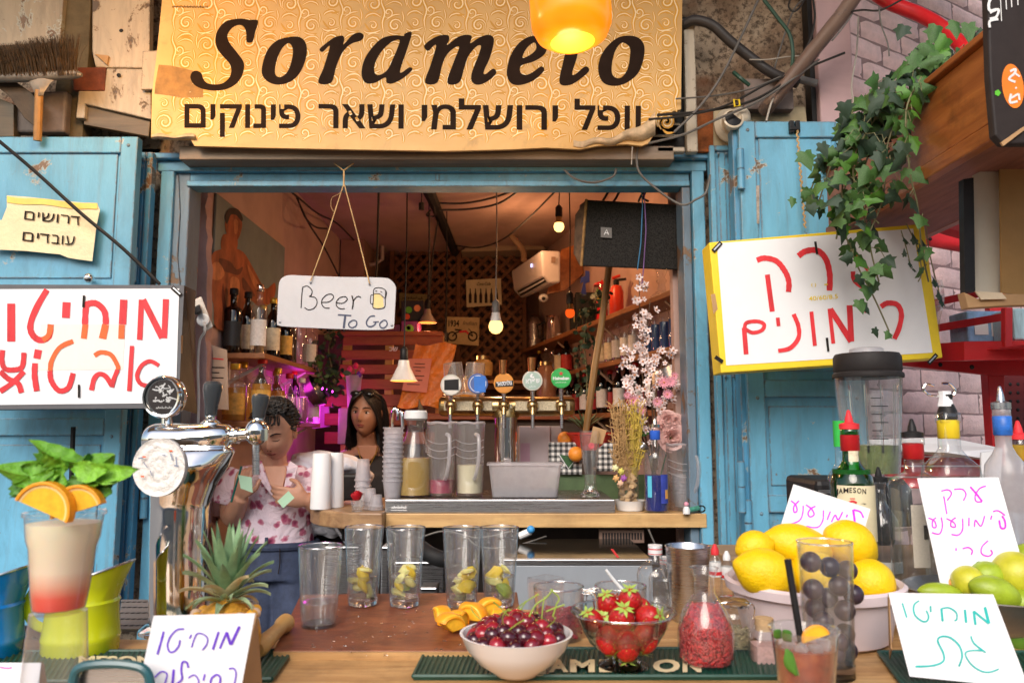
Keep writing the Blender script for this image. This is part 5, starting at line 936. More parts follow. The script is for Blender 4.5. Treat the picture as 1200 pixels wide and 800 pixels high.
o=thing('glass_goblet','round glass goblet at the near end of the top right shelf','goblet',put(797));obj('bowl',G().lathe([(0,0),(.03,0),(.006,.015),(.006,.05),(.03,.07),(.04,.1),(.036,.14)],put(797),20),M['plastic'],o)
for k,(px,w,h)in enumerate(((690,.035,.2),(682,.035,.22),(675,.033,.21))):c=put(px);o=thing('boxed_bottle','dark boxed bottle with gold print on the top right shelf, '+('nearest','middle','farthest')[k]+' of three','box',c);obj('carton',G().box(c.x-w,c.x+w,c.y-w,c.y+w,c.z,c.z+h),M['black'],o,0,.003);obj('gold_print',G().box(c.x-w*.4,c.x+w*.4,c.y-w-.002,c.y-w-.001,c.z+h*.3,c.z+h*.55),M['brass'],o,0)
o=thing('coffee_pot','black handled metal coffee pot far along the top right shelf','pot',put(648));c=put(648);obj('pot_body',G().lathe([(0,0),(.06,0),(.05,.12),(.04,.16),(.045,.17),(0,.18)],c,20),M['chrome'],o);obj('pot_handle',G().tube([c+Vector((-.05,0,.13)),c+Vector((-.1,0,.11)),c+Vector((-.09,0,.03)),c+Vector((-.055,0,.02))],.008,6),M['black'],o)
o=thing('metal_shaker','tall steel shaker at the far end of the top right shelf','shaker',put(626));obj('shaker_body',G().lathe([(0,0),(.05,0),(.055,.17),(.05,.2),(.03,.23),(0,.24)],put(626),20),M['steel'],o)
o=thing('paper_cup','white paper cup at the far end of the top right shelf','cup',put(614));obj('cup_wall',G().lathe([(0,0),(.035,0),(.045,.11),(.042,.11),(.033,.004)],put(614),20),M['white'],o)
o=thing('wall_camera','small white round camera on the right wall below the air conditioner','camera',P(637,349,4.6));obj('casing',G().ell(P(637,349,4.6),(.03,.03,.025),16,10),M['white'],o);obj('lens',G().ell(P(637,349.5,4.575),(.012,.008,.012),12,8),M['black'],o)
g=G();fz=[(686,317),(691,318),(691,330),(686,332),(687,345),(683,347),(681,342),(684,330),(680,332),(681,325),(686,323)];obj('wall_ornament',board(G(),fz,3.7,.01),mat('ornament_blue',(.02,.03,.16),.4),None,0,label='dark blue zigzag ornament on the pink wall below the speaker',cat='ornament')
obj('wooden_stick',G().tube([P(714,310,3.05),P(705,380,3.05),P(697,430,3.05),P(686,510,3.05)],[.014,.013,.014,.013],10),woodm('stick_wood',(.2,.1,.03),(.36,.2,.07),mp=(10,10,1)),label='long knotty wooden stick standing in front of the right shelves',cat='stick')
def bushy(label,pts,n,sp,s,mk,seed,name='hanging_plant',cat='plant'):
 rr=random.Random(seed);o=thing(name,label,cat,P(*pts[-1]));g=G();sm=smoothpts(pts,6);proto=[]
 g.tube([P(*p)for p in sm],.003,5);obj('stem',g,M['stem'],o)
 for k in range(n):
  q=sm[int(rr.random()*(len(sm)-1))];c_=P(q[0]+rr.uniform(-sp,sp),q[1]+rr.uniform(-sp*.6,sp*.6),q[2]+rr.uniform(-.05,.05))
  if k<4:gg=G();gg.add([(0,0,0),(.35,.05,.4),(.3,-.05,.75),(0,0,1.1),(-.3,-.05,.75),(-.35,.05,.4),(0,-.1,.5)],[(0,1,6),(1,2,6),(2,3,6),(3,4,6),(4,5,6),(5,0,6)]);lf=obj('leaf',gg,M[mk],o,80,loc=(0,0,0));proto.append(lf)
  else:lf=proto[k%4].copy();COL.objects.link(lf)
  lf.location=c_-origin(o);lf.scale=(s*rr.uniform(.6,1.2),)*3;lf.rotation_euler=(rr.uniform(-1.2,1.2),rr.uniform(0,6.3),rr.uniform(0,6.3))
 return o
bushy('dark trailing ivy hanging from the top right shelf left of the stick',[(703,345,3.55),(690,365,3.5),(685,400,3.5),(688,440,3.5),(687,465,3.5)],130,11,.035,'leaf2',11)
bushy('dark trailing plant hanging left of the pallet under the beer sign',[(392,385,3.9),(385,410,3.9),(390,440,3.9),(383,470,3.9)],120,14,.04,'leaf2',12)
bushy('small leafy plant at the far end of the upper left shelf',[(371,420,3.8),(374,435,3.8),(382,450,3.8)],50,8,.035,'leaf',13)
o=bushy('trailing green plant in a white pot behind the tap column',[(255,555,3.1),(246,585,3.1),(244,615,3.1)],70,10,.03,'leaf',14);
op=thing('flower_pot','pale pink pot holding the trailing plant behind the tap column','flower pot',P(256,597,3.1));obj('pot_wall',G().lathe([(0,0),(.045,0),(.065,.1),(.07,.1),(.07,.12),(.06,.12),(.05,.02)],P(256,603,3.1),22),mat('pale_pot',(.6,.45,.45),.6),op)
spk=thing('loudspeaker','black loudspeaker hanging on its side under the lintel at the right','loudspeaker',P(745,315,2.75));sY=2.75
sv=[P(687,234,sY),P(807,241,sY-.03),P(806,317,sY-.03),P(681,312,sY)];pv=[P(679,247,sY+.12),P(676,300,sY+.12)]
obj('cabinet',G().add(sv+[P(679,240,sY+.12),P(800,240,sY+.35),P(800,305,sY+.35),P(678,305,sY+.12)],[(0,1,2,3),(0,3,7,4),(4,7,6,5),(1,5,6,2),(0,4,5,1),(3,2,6,7)]),mat('cabinet_black',(.015,.012,.01),.6,var=.4),spk,0,.004)
m,t,b=nodes('speaker_grille');v=N(t,'TexVoronoi');v.inputs['Scale'].default_value=230;tc=N(t,'TexCoord');t.links.new(tc.outputs['Object'],v.inputs['Vector']);t.links.new(ramp(t,v.outputs['Distance'],[(.35,(.002,.002,.002)),(.5,(.02,.018,.016))]),b.inputs['Base Color']);b.inputs['Specular IOR Level'].default_value=.15;b.inputs['Roughness'].default_value=.6
obj('angled_side',G().hexa([P(674,252,sY+.02),P(685.5,235,sY-.002),P(680,312,sY-.002),P(672,297,sY+.02)],[P(676,252,sY+.1),P(686,236,sY+.1),P(681,311,sY+.1),P(674,297,sY+.1)]),mat('worn_side',(.11,.06,.03),.7,var=.5,scale=40),spk,0,.003)
n0=Vector((0,-.004,0));obj('grille',G().poly([p+n0+(sum(sv,Vector())/4-p)*.03 for p in sv],(0,.003,0)),m,spk,0)
wornb=mat('worn_edge',(.3,.16,.05),.8,var=.5,scale=60);g=G();g.tube([sv[0]+n0,sv[3]+n0],.006,5);obj('worn_edge',g,wornb,spk,0);g=G();g.tube([sv[1],sv[2]+Vector((.004,0,-.01))],.007,5);obj('worn_edge',g,wornb,spk,0)
g=G();sp_=Plane.y(sY-.013);g.add([P(x,y,sY-.02)for x,y in((704,266),(717,267),(717,279),(704,278))],[(0,1,2,3)]);obj('badge',g,mat('badge',(.13,.12,.11),.4),spk,0);g=G();bp_=Plane.y(sY-.022);stroke(g,[(708,275),(711,269),(713,275)],1.2,bp_,0,False);stroke(g,[(709,273),(713,273)],1,bp_,.0005,False);obj('badge_mark',g,M['white'],spk,0)
g=G();g.tube([P(752,225,2.7),P(753,240,2.7),P(751,285,2.7),P(747,316,2.71)],.0022,5);obj('blue_string',g,mat('blue_string',(.03,.2,.4),.6),label='blue string tied down the front of the loudspeaker',cat='string')
g=G();g.tube([P(755,225,2.7),P(757,270,2.7),P(754,316,2.71),P(752,335,2.73)],.0022,5);obj('purple_string',g,mat('purple_string',(.2,.1,.3),.6),label='purple string beside the blue one on the loudspeaker',cat='string')
obj('hanging_knot',G().tube(smoothpts([tuple(P(*p))for p in((748,237,2.72),(752,228,2.71),(757,224,2.7),(754,232,2.71),(760,236,2.72))],5),.004,6),wireb,label='knotted black wire holding the loudspeaker',cat='wire')
cable('cable',[(811,318,2.75),(806,360,2.75),(808,410,2.75),(812,470,2.75)],.005,mat('green_cable',(.03,.15,.07),.5),'green cable down the wall beside the right jamb')
o=thing('hanging_pan','large steel pan stacked on its side at the right of the blossoms','pan',P(790,440,3.0));obj('pan_body',G().lathe([(0,0),(.1,0),(.125,.05),(.13,.052),(.128,.058),(.098,.008),(0,.008)],P(790,425,3.0),30,Matrix.Rotation(R(155),3,'Y')),M['steel'],o)
o=thing('hanging_pan','dark pot hanging below the steel pan by the right jamb','pot',P(795,470,3.05));obj('pot_body',G().lathe([(0,0),(.09,0),(.1,.12),(.104,.12),(.104,.126),(.094,.126),(.085,.008)],P(795,470,3.05),26),mat('dark_steel',(.12,.1,.1),.3,metal=.9),o)
o=thing('back_cabinet','dark wooden cabinet along the back wall behind the taps','cabinet',(-.3,5.2,0));g=G();g.box(-.75,.15,5.0,5.4,0,1.72);obj('carcass',g,woodm('cabinet_wood',(.1,.04,.02),(.2,.09,.04)),o,0,.005)
for k in range(3):obj('cabinet_door',G().box(-.74+.3*k,-.46+.3*k,4.985,4.998,.8,1.66),woodm('cabinet_door',(.13,.05,.025),(.25,.11,.05)),o,0,.004)
for k,(px,py,c,h)in enumerate(((545,470,(.7,.35,.06),.12),(556,478,(.6,.28,.05),.1),(566,440,(.5,.3,.1),.09),(640,470,(.3,.14,.08),.2),(535,490,(.5,.3,.12),.16))):
 base=P(px,py,4.3);o=thing('jar',('amber glass jar on the back counter behind the first tap','shorter amber jar behind the second tap','small brown jar above the taps in the back','brown canister behind the fourth tap','honey coloured jug in the back between the taps')[k],'jar',base);obj('jar_wall',G().lathe([(0,0),(.05,0),(.055,.02),(.055,h*.8),(.035,h)],base,18),mat('amber_jar',c,.25,var=.3),o);obj('lid',G().lathe([(.038,h),(.038,h+.02),(0,h+.022)],base,16),M['brass'],o)
o=thing('back_counter','dark work counter behind the beer taps','counter',(-.1,4.3,0));obj('counter_top',G().box(-.45,.42,4.15,4.5,1.55,1.58),pm,o,0,.004);obj('counter_body',G().box(-.42,.4,4.2,4.48,0,1.5495),M['dark'],o,0)
o=thing('ledge','warm lit wooden ledge behind the taps','shelf',(0,4.8,1.8));obj('board',G().box(-.42,.12,4.75,4.9,1.78,1.8),mat('lit_ledge',(.4,.2,.06),.5),o,0,.003)
# = THE BAR
BZ=Zp(600.5,2.6);BB=Zp(617,2.6);TZ=Zp(584,2.62)
barw=woodm('bar_wood',(.42,.23,.09),(.68,.45,.2),.45,mp=(1.2,12,12),dirt=.45)
o=thing('bar_shelf','pale wooden bar shelf across the opening under the steel tray','bar',(-.1,2.6,BB))
obj('front_plank',G().box(Xp(453,2.6,600),Xp(826,2.6,600),2.575,2.60,BB,BZ),barw,o,0,.003)
obj('top_board',G().box(Xp(453,2.6,600),Xp(815,2.6,600),2.6005,3.2,BB+.01,BZ-.001),barw,o,0)
rt=thing('round_counter','round ended wooden counter slab left of the bar shelf','counter',P(400,615,2.7))
xa,xb=Xp(350,2.62,600),Xp(452,2.58,600);pts=[(xb,2.52),(xb,3.1)]+[(xa+.09-.09*math.cos(a)if False else xa+.28-.28*math.sin(R(a)),2.81+.29*math.cos(R(a)))for a in range(0,181,12)]
obj('slab',G().poly([(x,y,BB)for x,y in pts],(0,0,BZ-BB+.008)),woodm('dark_slab',(.2,.1,.05),(.45,.28,.14),.4,mp=(2,12,12),dirt=.5),rt,0,.006)
obj('support',G().tube([P(395,616,2.75),P(425,660,2.75),P(445,720,2.75)],.014,8),M['steel'],rt)
tr=thing('drip_tray','long stainless steel tray box on the bar shelf','tray',P(586,600,2.62))
tx0,tx1=Xp(452,2.6,592),Xp(720,2.6,592)
obj('tray_front',G().box(tx0,tx1,2.585,2.62,BZ+.0005,TZ),M['steel'],tr,0,.003);obj('tray_top',G().box(tx0,tx1,2.6205,3.02,BZ+.0005,TZ-.002),mat('dark_steel_top',(.2,.17,.16),.25,metal=.8,var=.2),tr,0,.002)
g=G();tp=Plane.y(2.5845);stroke(g,[(458,597.5),(477,597.7)],.8,tp,.001,False);squiggle(g,(459,595.5),(477,595.8),4,tp);obj('engraving',g,M['white'],tr,0)
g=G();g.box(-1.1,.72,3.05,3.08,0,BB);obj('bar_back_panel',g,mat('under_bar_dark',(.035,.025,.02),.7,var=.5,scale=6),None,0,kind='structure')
cf=thing('chest_cooler','grey steel chest cooler with a dark glass lid under the bar','cooler',P(680,700,2.2))
fx0,fx1=Xp(590,2.2,680),Xp(765,2.2,680)
obj('front_panel',G().box(fx0,fx1,2.2,2.22,.7,Zp(662,2.2)),mat('cooler_grey',(.33,.36,.4),.35,var=.05,metal=.2),cf,0,.003)
obj('top_rail',G().box(fx0,fx1,2.195,2.22,Zp(661.5,2.2),Zp(655,2.2)),M['steel'],cf,0,.002)
obj('glass_lid',G().box(fx0,fx1,2.2205,2.62,Zp(656,2.2)-.012,Zp(656,2.2)),mat('black_glass',(.02,.018,.015),.06,var=.3,bump=.02),cf,0)
obj('red_decal',G().add([(x,y,Zp(656,2.2)+.0005)for x,y in((Xp(716,2.3),2.24),(Xp(719,2.3),2.24),(Xp(715,2.4),2.4),(Xp(712,2.4),2.4))],[(0,1,2,3)]),M['marker'],cf,0)
vb=thing('vented_board','small brown slotted board leaning behind the cooler lid','board',P(727,635,2.6));g=G();pbox(g,702,620,755,636,2.62,.015);obj('plate',g,mat('vent_brown',(.2,.12,.09),.7),vb,0,.002);g=G()
for k in range(14):pbox(g,706+k*3.4,624,708+k*3.4,632,2.619,.002)
obj('slots',g,M['black'],vb,0,kind='stuff')
o=thing('drain_hose','thick black hose looping under the bar between the tall glasses','hose',P(508,655,2.3));obj('hose_wall',G().tube(smoothpts([tuple(P(*p))for p in((470,632,2.4),(490,640,2.35),(505,650,2.3),(522,655,2.3),(545,650,2.35))],5),.024,14),M['rubber'],o)
o=thing('water_valve','white valve with blue tap under the bar','valve',P(617,625,2.6));obj('valve_body',G().tube([P(608,628,2.55),P(622,622,2.55)],.012,10),M['white'],o);obj('blue_knob',G().ell(P(622,620,2.54),.013,12,8),mat('valve_blue',(.05,.3,.65),.4),o)
for k,(x0,y0,x1,y1,Y,mk,lb)in enumerate(((446,640,455,712,2.25,'steel','narrow steel leg standing under the round counter'),(462,658,520,700,2.6,'steel','steel drawer front under the bar'),(380,640,420,700,2.7,'steel','steel pipe frame under the round counter'),(492,688,512,706,2.3,'cooler','grey metal box low under the bar'),(400,620,446,634,2.7,'black','black box under the round counter'))):
 o=thing('under_bar_unit',lb,'unit',P((x0+x1)/2,y1,Y));g=G();pbox(g,x0,y0,x1,y1,Y,.08);obj('casing',g,M['steel']if mk!='black' else M['black'],o,0,.004)
 g=G();pbox(g,x0+2,y0+2,x1-2,y0+4,Y-.003,.003);obj('rim',g,M['black'],o,0)
for pts,lb in(([(455,620,2.5),(480,632,2.5),(520,622,2.5),(560,630,2.5),(600,622,2.5)],'thin cable sagging under the bar front'),([(540,618,2.6),(560,640,2.55),(600,640,2.5),(640,628,2.6)],'thin brown cable under the bar by the valve'),([(760,620,2.5),(772,650,2.5),(782,690,2.45)],'dark cable at the right end under the bar')):cable('cable',pts,.003,wire,lb)
TY=2.95
tt=thing('beer_tap_bar','brass horizontal beer tower with five taps on a steel column','beer tap',P(593,545,TY))
a_,b_=P(515,476,TY),P(673,476,TY)
obj('column',G().lathe([(.044,0),(.044,.24)],P(593,548,TY),32),M['chrome'],tt);obj('collar',G().lathe([(.052,0),(.052,.02),(.046,.035)],Vector(P(593,489,TY)),32),M['brass'],tt)
obj('bar_tube',G().tube([a_,a_+Vector((.01,0,0)),b_-Vector((.01,0,0)),b_],[.03,.037,.037,.03],28),M['brass'],tt,50)
for x0,x1 in((604,668),(520,577)):g=G();pbox(g,x0,470,x1,481,TY-.04,.012);obj('name_plate',g,mat('speckled_plate',(.5,.42,.28),.4,var=.4,scale=150),tt,0,.002)
def disc(px,py,r,Y,rr=.008):return G().lathe([(0,-rr),(r*.96,-rr),(r,-rr*.7),(r,rr*.7),(r*.96,rr),(0,rr)],P(px,py,Y),32,Matrix.Rotation(R(90),3,'X'))
meds=[(528.6,451,12.5,(.75,.72,.68),(.02,.02,.02),'',None),(560,449.5,12,(.08,.13,.35),None,'',None),(590.5,449,12,(.62,.25,.04),(.02,.015,.01),'גולדסטאר',(.75,.6,.4)),(624,446,12,(.35,.47,.42),None,'שפירא',(.8,.82,.78)),(657.5,443,12,(.03,.38,.08),None,'Heineken',(.85,.85,.8))]
for k,(px,py,rp,c1,c2,tx,tcol)in enumerate(meds):
 fx=P(px,475,TY-.05);r=rp*(TY-.1)/900
 obj('faucet',G().ell(fx,(.022,.024,.024),16,12).tube([fx,fx+Vector((0,-.03,-.015)),fx+Vector((0,-.035,-.035))],[.015,.011,.009],12),M['brass'],tt)
 obj('nozzle',G().tube([fx+Vector((0,-.035,-.03)),fx+Vector((0,-.035,-.085))],.0065,10),M['steel'],tt)
 obj('lever',G().tube([fx+Vector((0,-.02,.02)),P(px,py+8,TY-.09)],.008,10),M['steel'],tt)
 yy=TY-.1;md=obj('tap_badge',disc(px,py,r,yy),mat('badge_rim',(.6,.58,.52)if k in(0,3)else tuple(min(1,x*1.1)for x in c1),.35,metal=.2),tt,40)
 pl=Plane.y(yy-.0085);obj('badge_face',G().add([pl.hit(px+rp*.86*math.cos(a*.224),py+rp*.86*math.sin(a*.224),.0006)for a in range(28)],[tuple(range(28))]),mat('badge_face',c1,.35,var=.1),md,0)
 if k==0:g=G();g.add([pl.hit(x,y,.0014)for x,y in((px-8,py-6),(px+9,py-7),(px+9,py+6),(px-8,py+6))],[(0,1,2,3)]);obj('black_tape',g,M['black'],md,0)
 if k==1:g=G();g.add([pl.hit(x,y,.0014)for x,y in((px-5,py-9),(px+9,py-9),(px+9,py+10),(px-4,py+9))],[(0,1,2,3)]);obj('blue_tape',g,mat('blue_tape',(.02,.16,.6),.5),md,0);stroke(gg:=G(),[(px+9.5*math.cos(a*.25),py+9.5*math.sin(a*.25))for a in range(26)],.8,pl,.001,False);obj('badge_ring',gg,M['white'],md,0)
 if k==2:g=G();g.add([pl.hit(x,y,.0010)for x,y in((px-10,py-1.5),(px+11,py-3.5),(px+11,py+3.5),(px-10,py+4.5))],[(0,1,2,3)]);obj('name_band',g,M['black'],md,0);g=G();text(g,heb(tx),(px-8.5,py+3),(px+9.5,py+1.6),4.4,pl,.0017,bold=.03);obj('badge_text',g,M['paper'],md,0)
 if k==3:g=G();text(g,heb(tx),(px-8,py+3),(px+8.5,py+2),4.8,pl,.0014,bold=.03);squiggle(g,(px-4,py+7.5),(px+4,py+7.3),1.6,pl,.0014,4);stroke(g,[(px,py-8),(px-2,py-5),(px+2,py-4)],2,pl,.0014);obj('badge_text',g,M['paper'],md,0)
 if k==4:
  g=G();text(g,tx,(px-9.5,py+2),(px+9.5,py+1.6),4,pl,.0014,bold=.03);squiggle(g,(px-6.5,py+5.5),(px+6.5,py+5.4),1.3,pl,.0014);obj('badge_text',g,M['paper'],md,0)
  g=G();st_=[(px+(3 if i%2==0 else 1.2)*math.sin(i*math.pi/5),py-5.5-(3 if i%2==0 else 1.2)*math.cos(i*math.pi/5))for i in range(10)];g.add([pl.hit(px,py-5.5,.0016)]+[pl.hit(x,y,.0016)for x,y in st_],[(0,i+1,(i+1)%10+1)for i in range(10)]);obj('red_star',g,M['marker'],md,0)
 if k in(2,3):obj('tap_handle',G().tube([P(px-1,py-11,yy),P(px-1,py-27,yy)],[.013,.016],14),M['copper'],tt)
for k,(x,tilt)in enumerate(((534,-6),(556,5))):
 c=P(x-2*k,462,TY-.02);o=thing('plastic_cup',('clear plastic cup upturned over the leftmost tap handle','clear plastic cup upturned over the second tap handle')[k],'cup',c);obj('cup_wall',G().lathe([(.042,0),(.036,.12),(0,.121)],c,24,Matrix.Rotation(R(tilt),3,'Y')),M['plastic'],o);obj('cup_rim',G().lathe([(.042,-.001),(.045,.0),(.045,.005),(.042,.006)],c,24,Matrix.Rotation(R(tilt),3,'Y')),M['frost'],o)
def onT(px,Y=2.74,z=None):return Vector((Xp(px,Y,580),Y,(TZ if z is None else z)+.001))
c=onT(486);o=thing('glass_carafe','glass carafe of olive drink with a white lid on the steel tray','carafe',c)
prof=[(0,0),(.06,0),(.064,.01),(.063,.13),(.05,.17),(.032,.21),(.028,.245),(.036,.265)]
obj('carafe_wall',G().lathe(prof,c,32),M['glass'],o);obj('drink',G().lathe([(0,.004),(.06,.004),(.0595,.13),(0,.131)],c,32),mat('olive_drink',(.36,.23,.06),.2,var=.1,scale=8,bump=0),o)
obj('white_lid',G().lathe([(.034,.262),(.042,.268),(.041,.29),(.036,.296),(0,.296)],c,28),M['white'],o)
def pitcher(px,label,lm_,lv,Y=2.74,z=None,s=1.0):
 c=onT(px,Y,z);o=thing('pitcher',label,'pitcher',c);h=.25*s
 pr=[(0,0),(.045,0),(.048,.006),(.05,h*.75),(.0525,h*.93),(.053,h)]
 obj('pitcher_wall',G().lathe(pr,c,32),M['plastic'],o);obj('pitcher_inside',G().lathe([(.046,h*.98),(.045,.01),(0,.008)],c,28),M['glass'],o)
 if lm_:obj('drink',G().lathe([(0,.01),(.0445,.01),(.045,lv),(0,lv+.0005)],c,28),lm_,o)
 obj('rim_scroll',G().tube([c+Vector((.05*math.cos(a*.2),.05*math.sin(a*.2),h+.004*abs(math.sin(a*.5))))for a in range(32)],.0045,6,closed=True),M['frost'],o)
 obj('pitcher_handle',G().tube(smoothpts([(c.x+.022,c.y-.05,c.z+h*.85),(c.x+.034,c.y-.085,c.z+h*.8),(c.x+.034,c.y-.09,c.z+h*.5),(c.x+.024,c.y-.075,c.z+h*.3),(c.x+.018,c.y-.05,c.z+h*.24)],5),.0065,8),M['frost'],o)
 for k in range(3):obj('relief_ring',G().tube([c+Vector((.0512*math.cos(a),.0512*math.sin(a),h*(.55+.1*k)+.008*math.cos(a*2)))for a in[-.3-x*.2 for x in range(14)]],.0012,4),M['frost'],o)
 return o
pitcher(517,'tall pitcher with a little dark red drink on the steel tray',mat('berry_drink',(.36,.01,.06),.15,bump=0),.055);pitcher(550.5,'tall pitcher half full of cloudy lemonade on the steel tray',mat('lemonade',(.8,.72,.48),.3,var=.05,bump=0),.105)
c=onT(615,2.72);o=thing('plastic_tub','milky rectangular plastic tub on the steel tray','tub',c)
def rr_(w,d,r,n=5):return[(sx*(w-r)+r*math.cos(a),sy*(d-r)+r*math.sin(a))for sx,sy,a0 in((1,1,0),(-1,1,90),(-1,-1,180),(1,-1,270))for a in[R(a0+90*i/n)for i in range(n+1)]]
R3=lambda w,d,z,r=.015:[c+Vector((x,y,z))for x,y in rr_(w,d,r)]
obj('tub_wall',G().loft([R3(.112,.055,0),R3(.123,.066,.1),R3(.123,.066,.112)],cap=False).loft([R3(.112,.055,.0),R3(.112,.055,.001)]),M['frost'],o,40);obj('tub_rim',G().loft([R3(.123,.066,.106),R3(.131,.074,.107),R3(.131,.074,.114),R3(.123,.066,.115)],cap=False),M['frost'],o,40)
obj('melt_water',G().loft([R3(.110,.053,.003),R3(.113,.056,.024)]),liq('grey_water',(.45,.45,.48)),o,40)
c=onT(692,2.68);o=thing('wheat_beer_glass','tall empty wheat beer glass with a card slip inside on the tray end','glass',c)
obj('glass_wall',G().lathe([(0,0),(.036,0),(.037,.006),(.024,.02),(.02,.04),(.021,.08),(.028,.14),(.034,.19),(.035,.225),(.034,.225),(.032,.19),(.026,.14),(.018,.08),(.016,.045),(0,.035)],c,32),M['glass'],o);obj('foot',G().lathe([(0,.001),(.034,.001),(.035,.006),(.02,.02),(0,.03)],c,28),M['base'],o)
obj('card_slip',G().hexa([P(x,y,2.68)for x,y in((695,499),(711,504),(706,520),(691,519))],[P(x,y,2.683)for x,y in((695,499),(711,504),(706,520),(691,519))]),M['kraft'],o,0)
g=G();bq=Plane.y(2.644);g.add([bq.hit(693+3.5*math.cos(a*.52),522+3.5*math.sin(a*.52))for a in range(12)],[tuple(range(12))]);obj('crest',g,mat('crest',(.5,.08,.1),.5,var=.4,scale=200),o,0)
def cupstack(name,label,base,r0,r1,h,n,step,m_,up=False,par=None):
 o=thing(name,label,'cups',base)
 for k in range(n):
  z=base[2]+k*step;cc=Vector((base[0],base[1],z))
  pr=[(r1,0),(r1+.003,.001),(r1+.003,.005),(r1,.006),(r0,h),(0,h)]if not up else[(0,0),(r0,0),(r1,h-.006),(r1+.003,h-.005),(r1+.003,h),(r1,h)]
  obj('cup',G().lathe(pr,cc,22),m_,o,50)
 return o
cupstack('cup_stack','tall stack of clear plastic cups at the left end of the tray',onT(460,2.7,BZ),.022,.034,.1,12,.0165,M['frost'],up=True)
cupstack('cup_stack','tall upturned stack of small clear cups behind the rose',onT(425,2.72,BZ+.008),.02,.027,.075,5,.022,M['frost'])
cupstack('cup_stack','short upturned stack of tiny clear cups right of the rose',onT(434,2.62,BZ+.008),.016,.021,.045,3,.012,M['frost']);cupstack('cup_stack','tiny clear cups next to the tray corner',onT(441,2.6,BZ+.008),.018,.022,.04,2,.01,M['frost'])
for k,(x,y0,Y,tx)in enumerate(((376,532,2.64,'left'),(391,534,2.7,'right'))):
 c=onT(x,Y,BZ+.008);h=.185;o=thing('paper_roll',tx+' one of two white paper cup towers on the round counter','paper cups',c);obj('paper_wall',G().lathe([(0,0),(.034,0),(.035,.004),(.03,h-.003),(.028,h),(.02,h),(.019,h-.03),(0,h-.03)],c,28),mat('soft_paper',(.78,.78,.8),.8,var=.03,bump=.2),o)
c=onT(418.5,2.56,BZ+.008);o=thing('rose_glass','single red rose standing in a shot glass on the counter edge','rose',c);obj('shot_glass',G().lathe([(0,0),(.016,0),(.02,.034),(.018,.034),(.014,.008),(0,.008)],c,20),M['glass'],o)
rosem=mat('rose_petal',(.42,.004,.012),.5,var=.3,scale=80,sub=0)
for k in range(16):
 a=k*2.4;rr0=.004+.001*k;t_=.9-.05*k
 def fn(u,v,a=a,r_=rr0,t_=t_):
  an=a+(u-.5)*1.9;q=r_*(.55+.6*v**.8);return c+Vector((q*math.cos(an),q*math.sin(an),.036+(.032-.0008*k)*v*(1-.12*(2*u-1)**2)+.004*(u-.5)*math.sin(k)))
 obj('petal',G().slab(fn,5,3,(.0004,0,.0004)),rosem,o,80)
c=onT(410,2.9,BZ+.008);o=thing('card_terminal','black payment terminal lying on the round counter behind the cups','terminal',c);obj('terminal_body',G().box(c.x-.04,c.x+.05,c.y,c.y+.12,c.z,c.z+.1),M['black'],o,0,.01);obj('receipt',G().box(c.x-.01,c.x+.05,c.y-.1,c.y-.02,c.z,c.z+.006),mat('pink_slips',(.7,.4,.4),.6,var=.3),o,0)
o=thing('metal_tap','small twin chrome spouts behind the cup stack','tap',P(468,495,2.95));obj('spout',G().tube(smoothpts([tuple(P(*p))for p in((460,500,2.95),(460,484,2.95),(463,479,2.95),(466,484,2.95),(466,492,2.95))],4),.006,8),M['chrome'],o);obj('spout',G().tube(smoothpts([tuple(P(*p))for p in((472,500,2.95),(471,486,2.95),(468,482,2.95))],4),.007,8),M['chrome'],o)
o=thing('white_appliance','pale boxy appliance behind the tap column','appliance',P(632,545,3.15));g=G();pbox(g,608,499,645,550,3.15,.25);obj('casing',g,mat('appliance',(.5,.42,.45),.5,var=.06),o,0,.004);g=G();pbox(g,645.3,499,658,550,3.17,.22);obj('side_panel',g,mat('appliance2',(.42,.36,.36),.5),o,0,.003);g=G();pbox(g,610,519,621,542,3.148,.001);obj('note',g,mat('note_pink',(.5,.3,.4),.7),o,0)
m,t,b=nodes('gingham');ck=[]
tc=N(t,'TexCoord');se=N(t,'SeparateXYZ');t.links.new(tc.outputs['Object'],se.inputs[0])
for ax in(0,2):
 mm=N(t,'Math',operation='MULTIPLY',i1=46.0);t.links.new(se.outputs[ax],mm.inputs[0]);f_=N(t,'Math',operation='FRACT');t.links.new(mm.outputs[0],f_.inputs[0]);g_=N(t,'Math',operation='GREATER_THAN',i1=.5);t.links.new(f_.outputs[0],g_.inputs[0]);ck.append(g_)
ad=N(t,'Math',operation='ADD');t.links.new(ck[0].outputs[0],ad.inputs[0]);t.links.new(ck[1].outputs[0],ad.inputs[1]);hf=N(t,'Math',operation='MULTIPLY',i1=.5);t.links.new(ad.outputs[0],hf.inputs[0])
t.links.new(ramp(t,hf.outputs[0],[(.2,(.015,.015,.015)),(.45,(.22,.22,.22)),(.9,(.75,.73,.7))],'CONSTANT'),b.inputs['Base Color']);b.inputs['Roughness'].default_value=.6;M['ging']=m
gb=[('gingham_box','black and white gingham fruit box left of the wheat beer glass',643,518,682,556,3.08),('gingham_box','black and white gingham box behind the dried flowers',699,519,724,552,3.06)]
for nm,lb,x0,y0,x1,y1,Y in gb:o=thing(nm,lb,'fruit box',P((x0+x1)/2,y1,Y));g=G();pbox(g,x0,y0,x1,y1,Y,.02);obj('box_side',g,M['ging'],o,0,.002);g=G();pbox(g,x0,y1-3,x1,y1,Y+.021,.15);obj('box_bottom',g,M['kraft'],o,0)
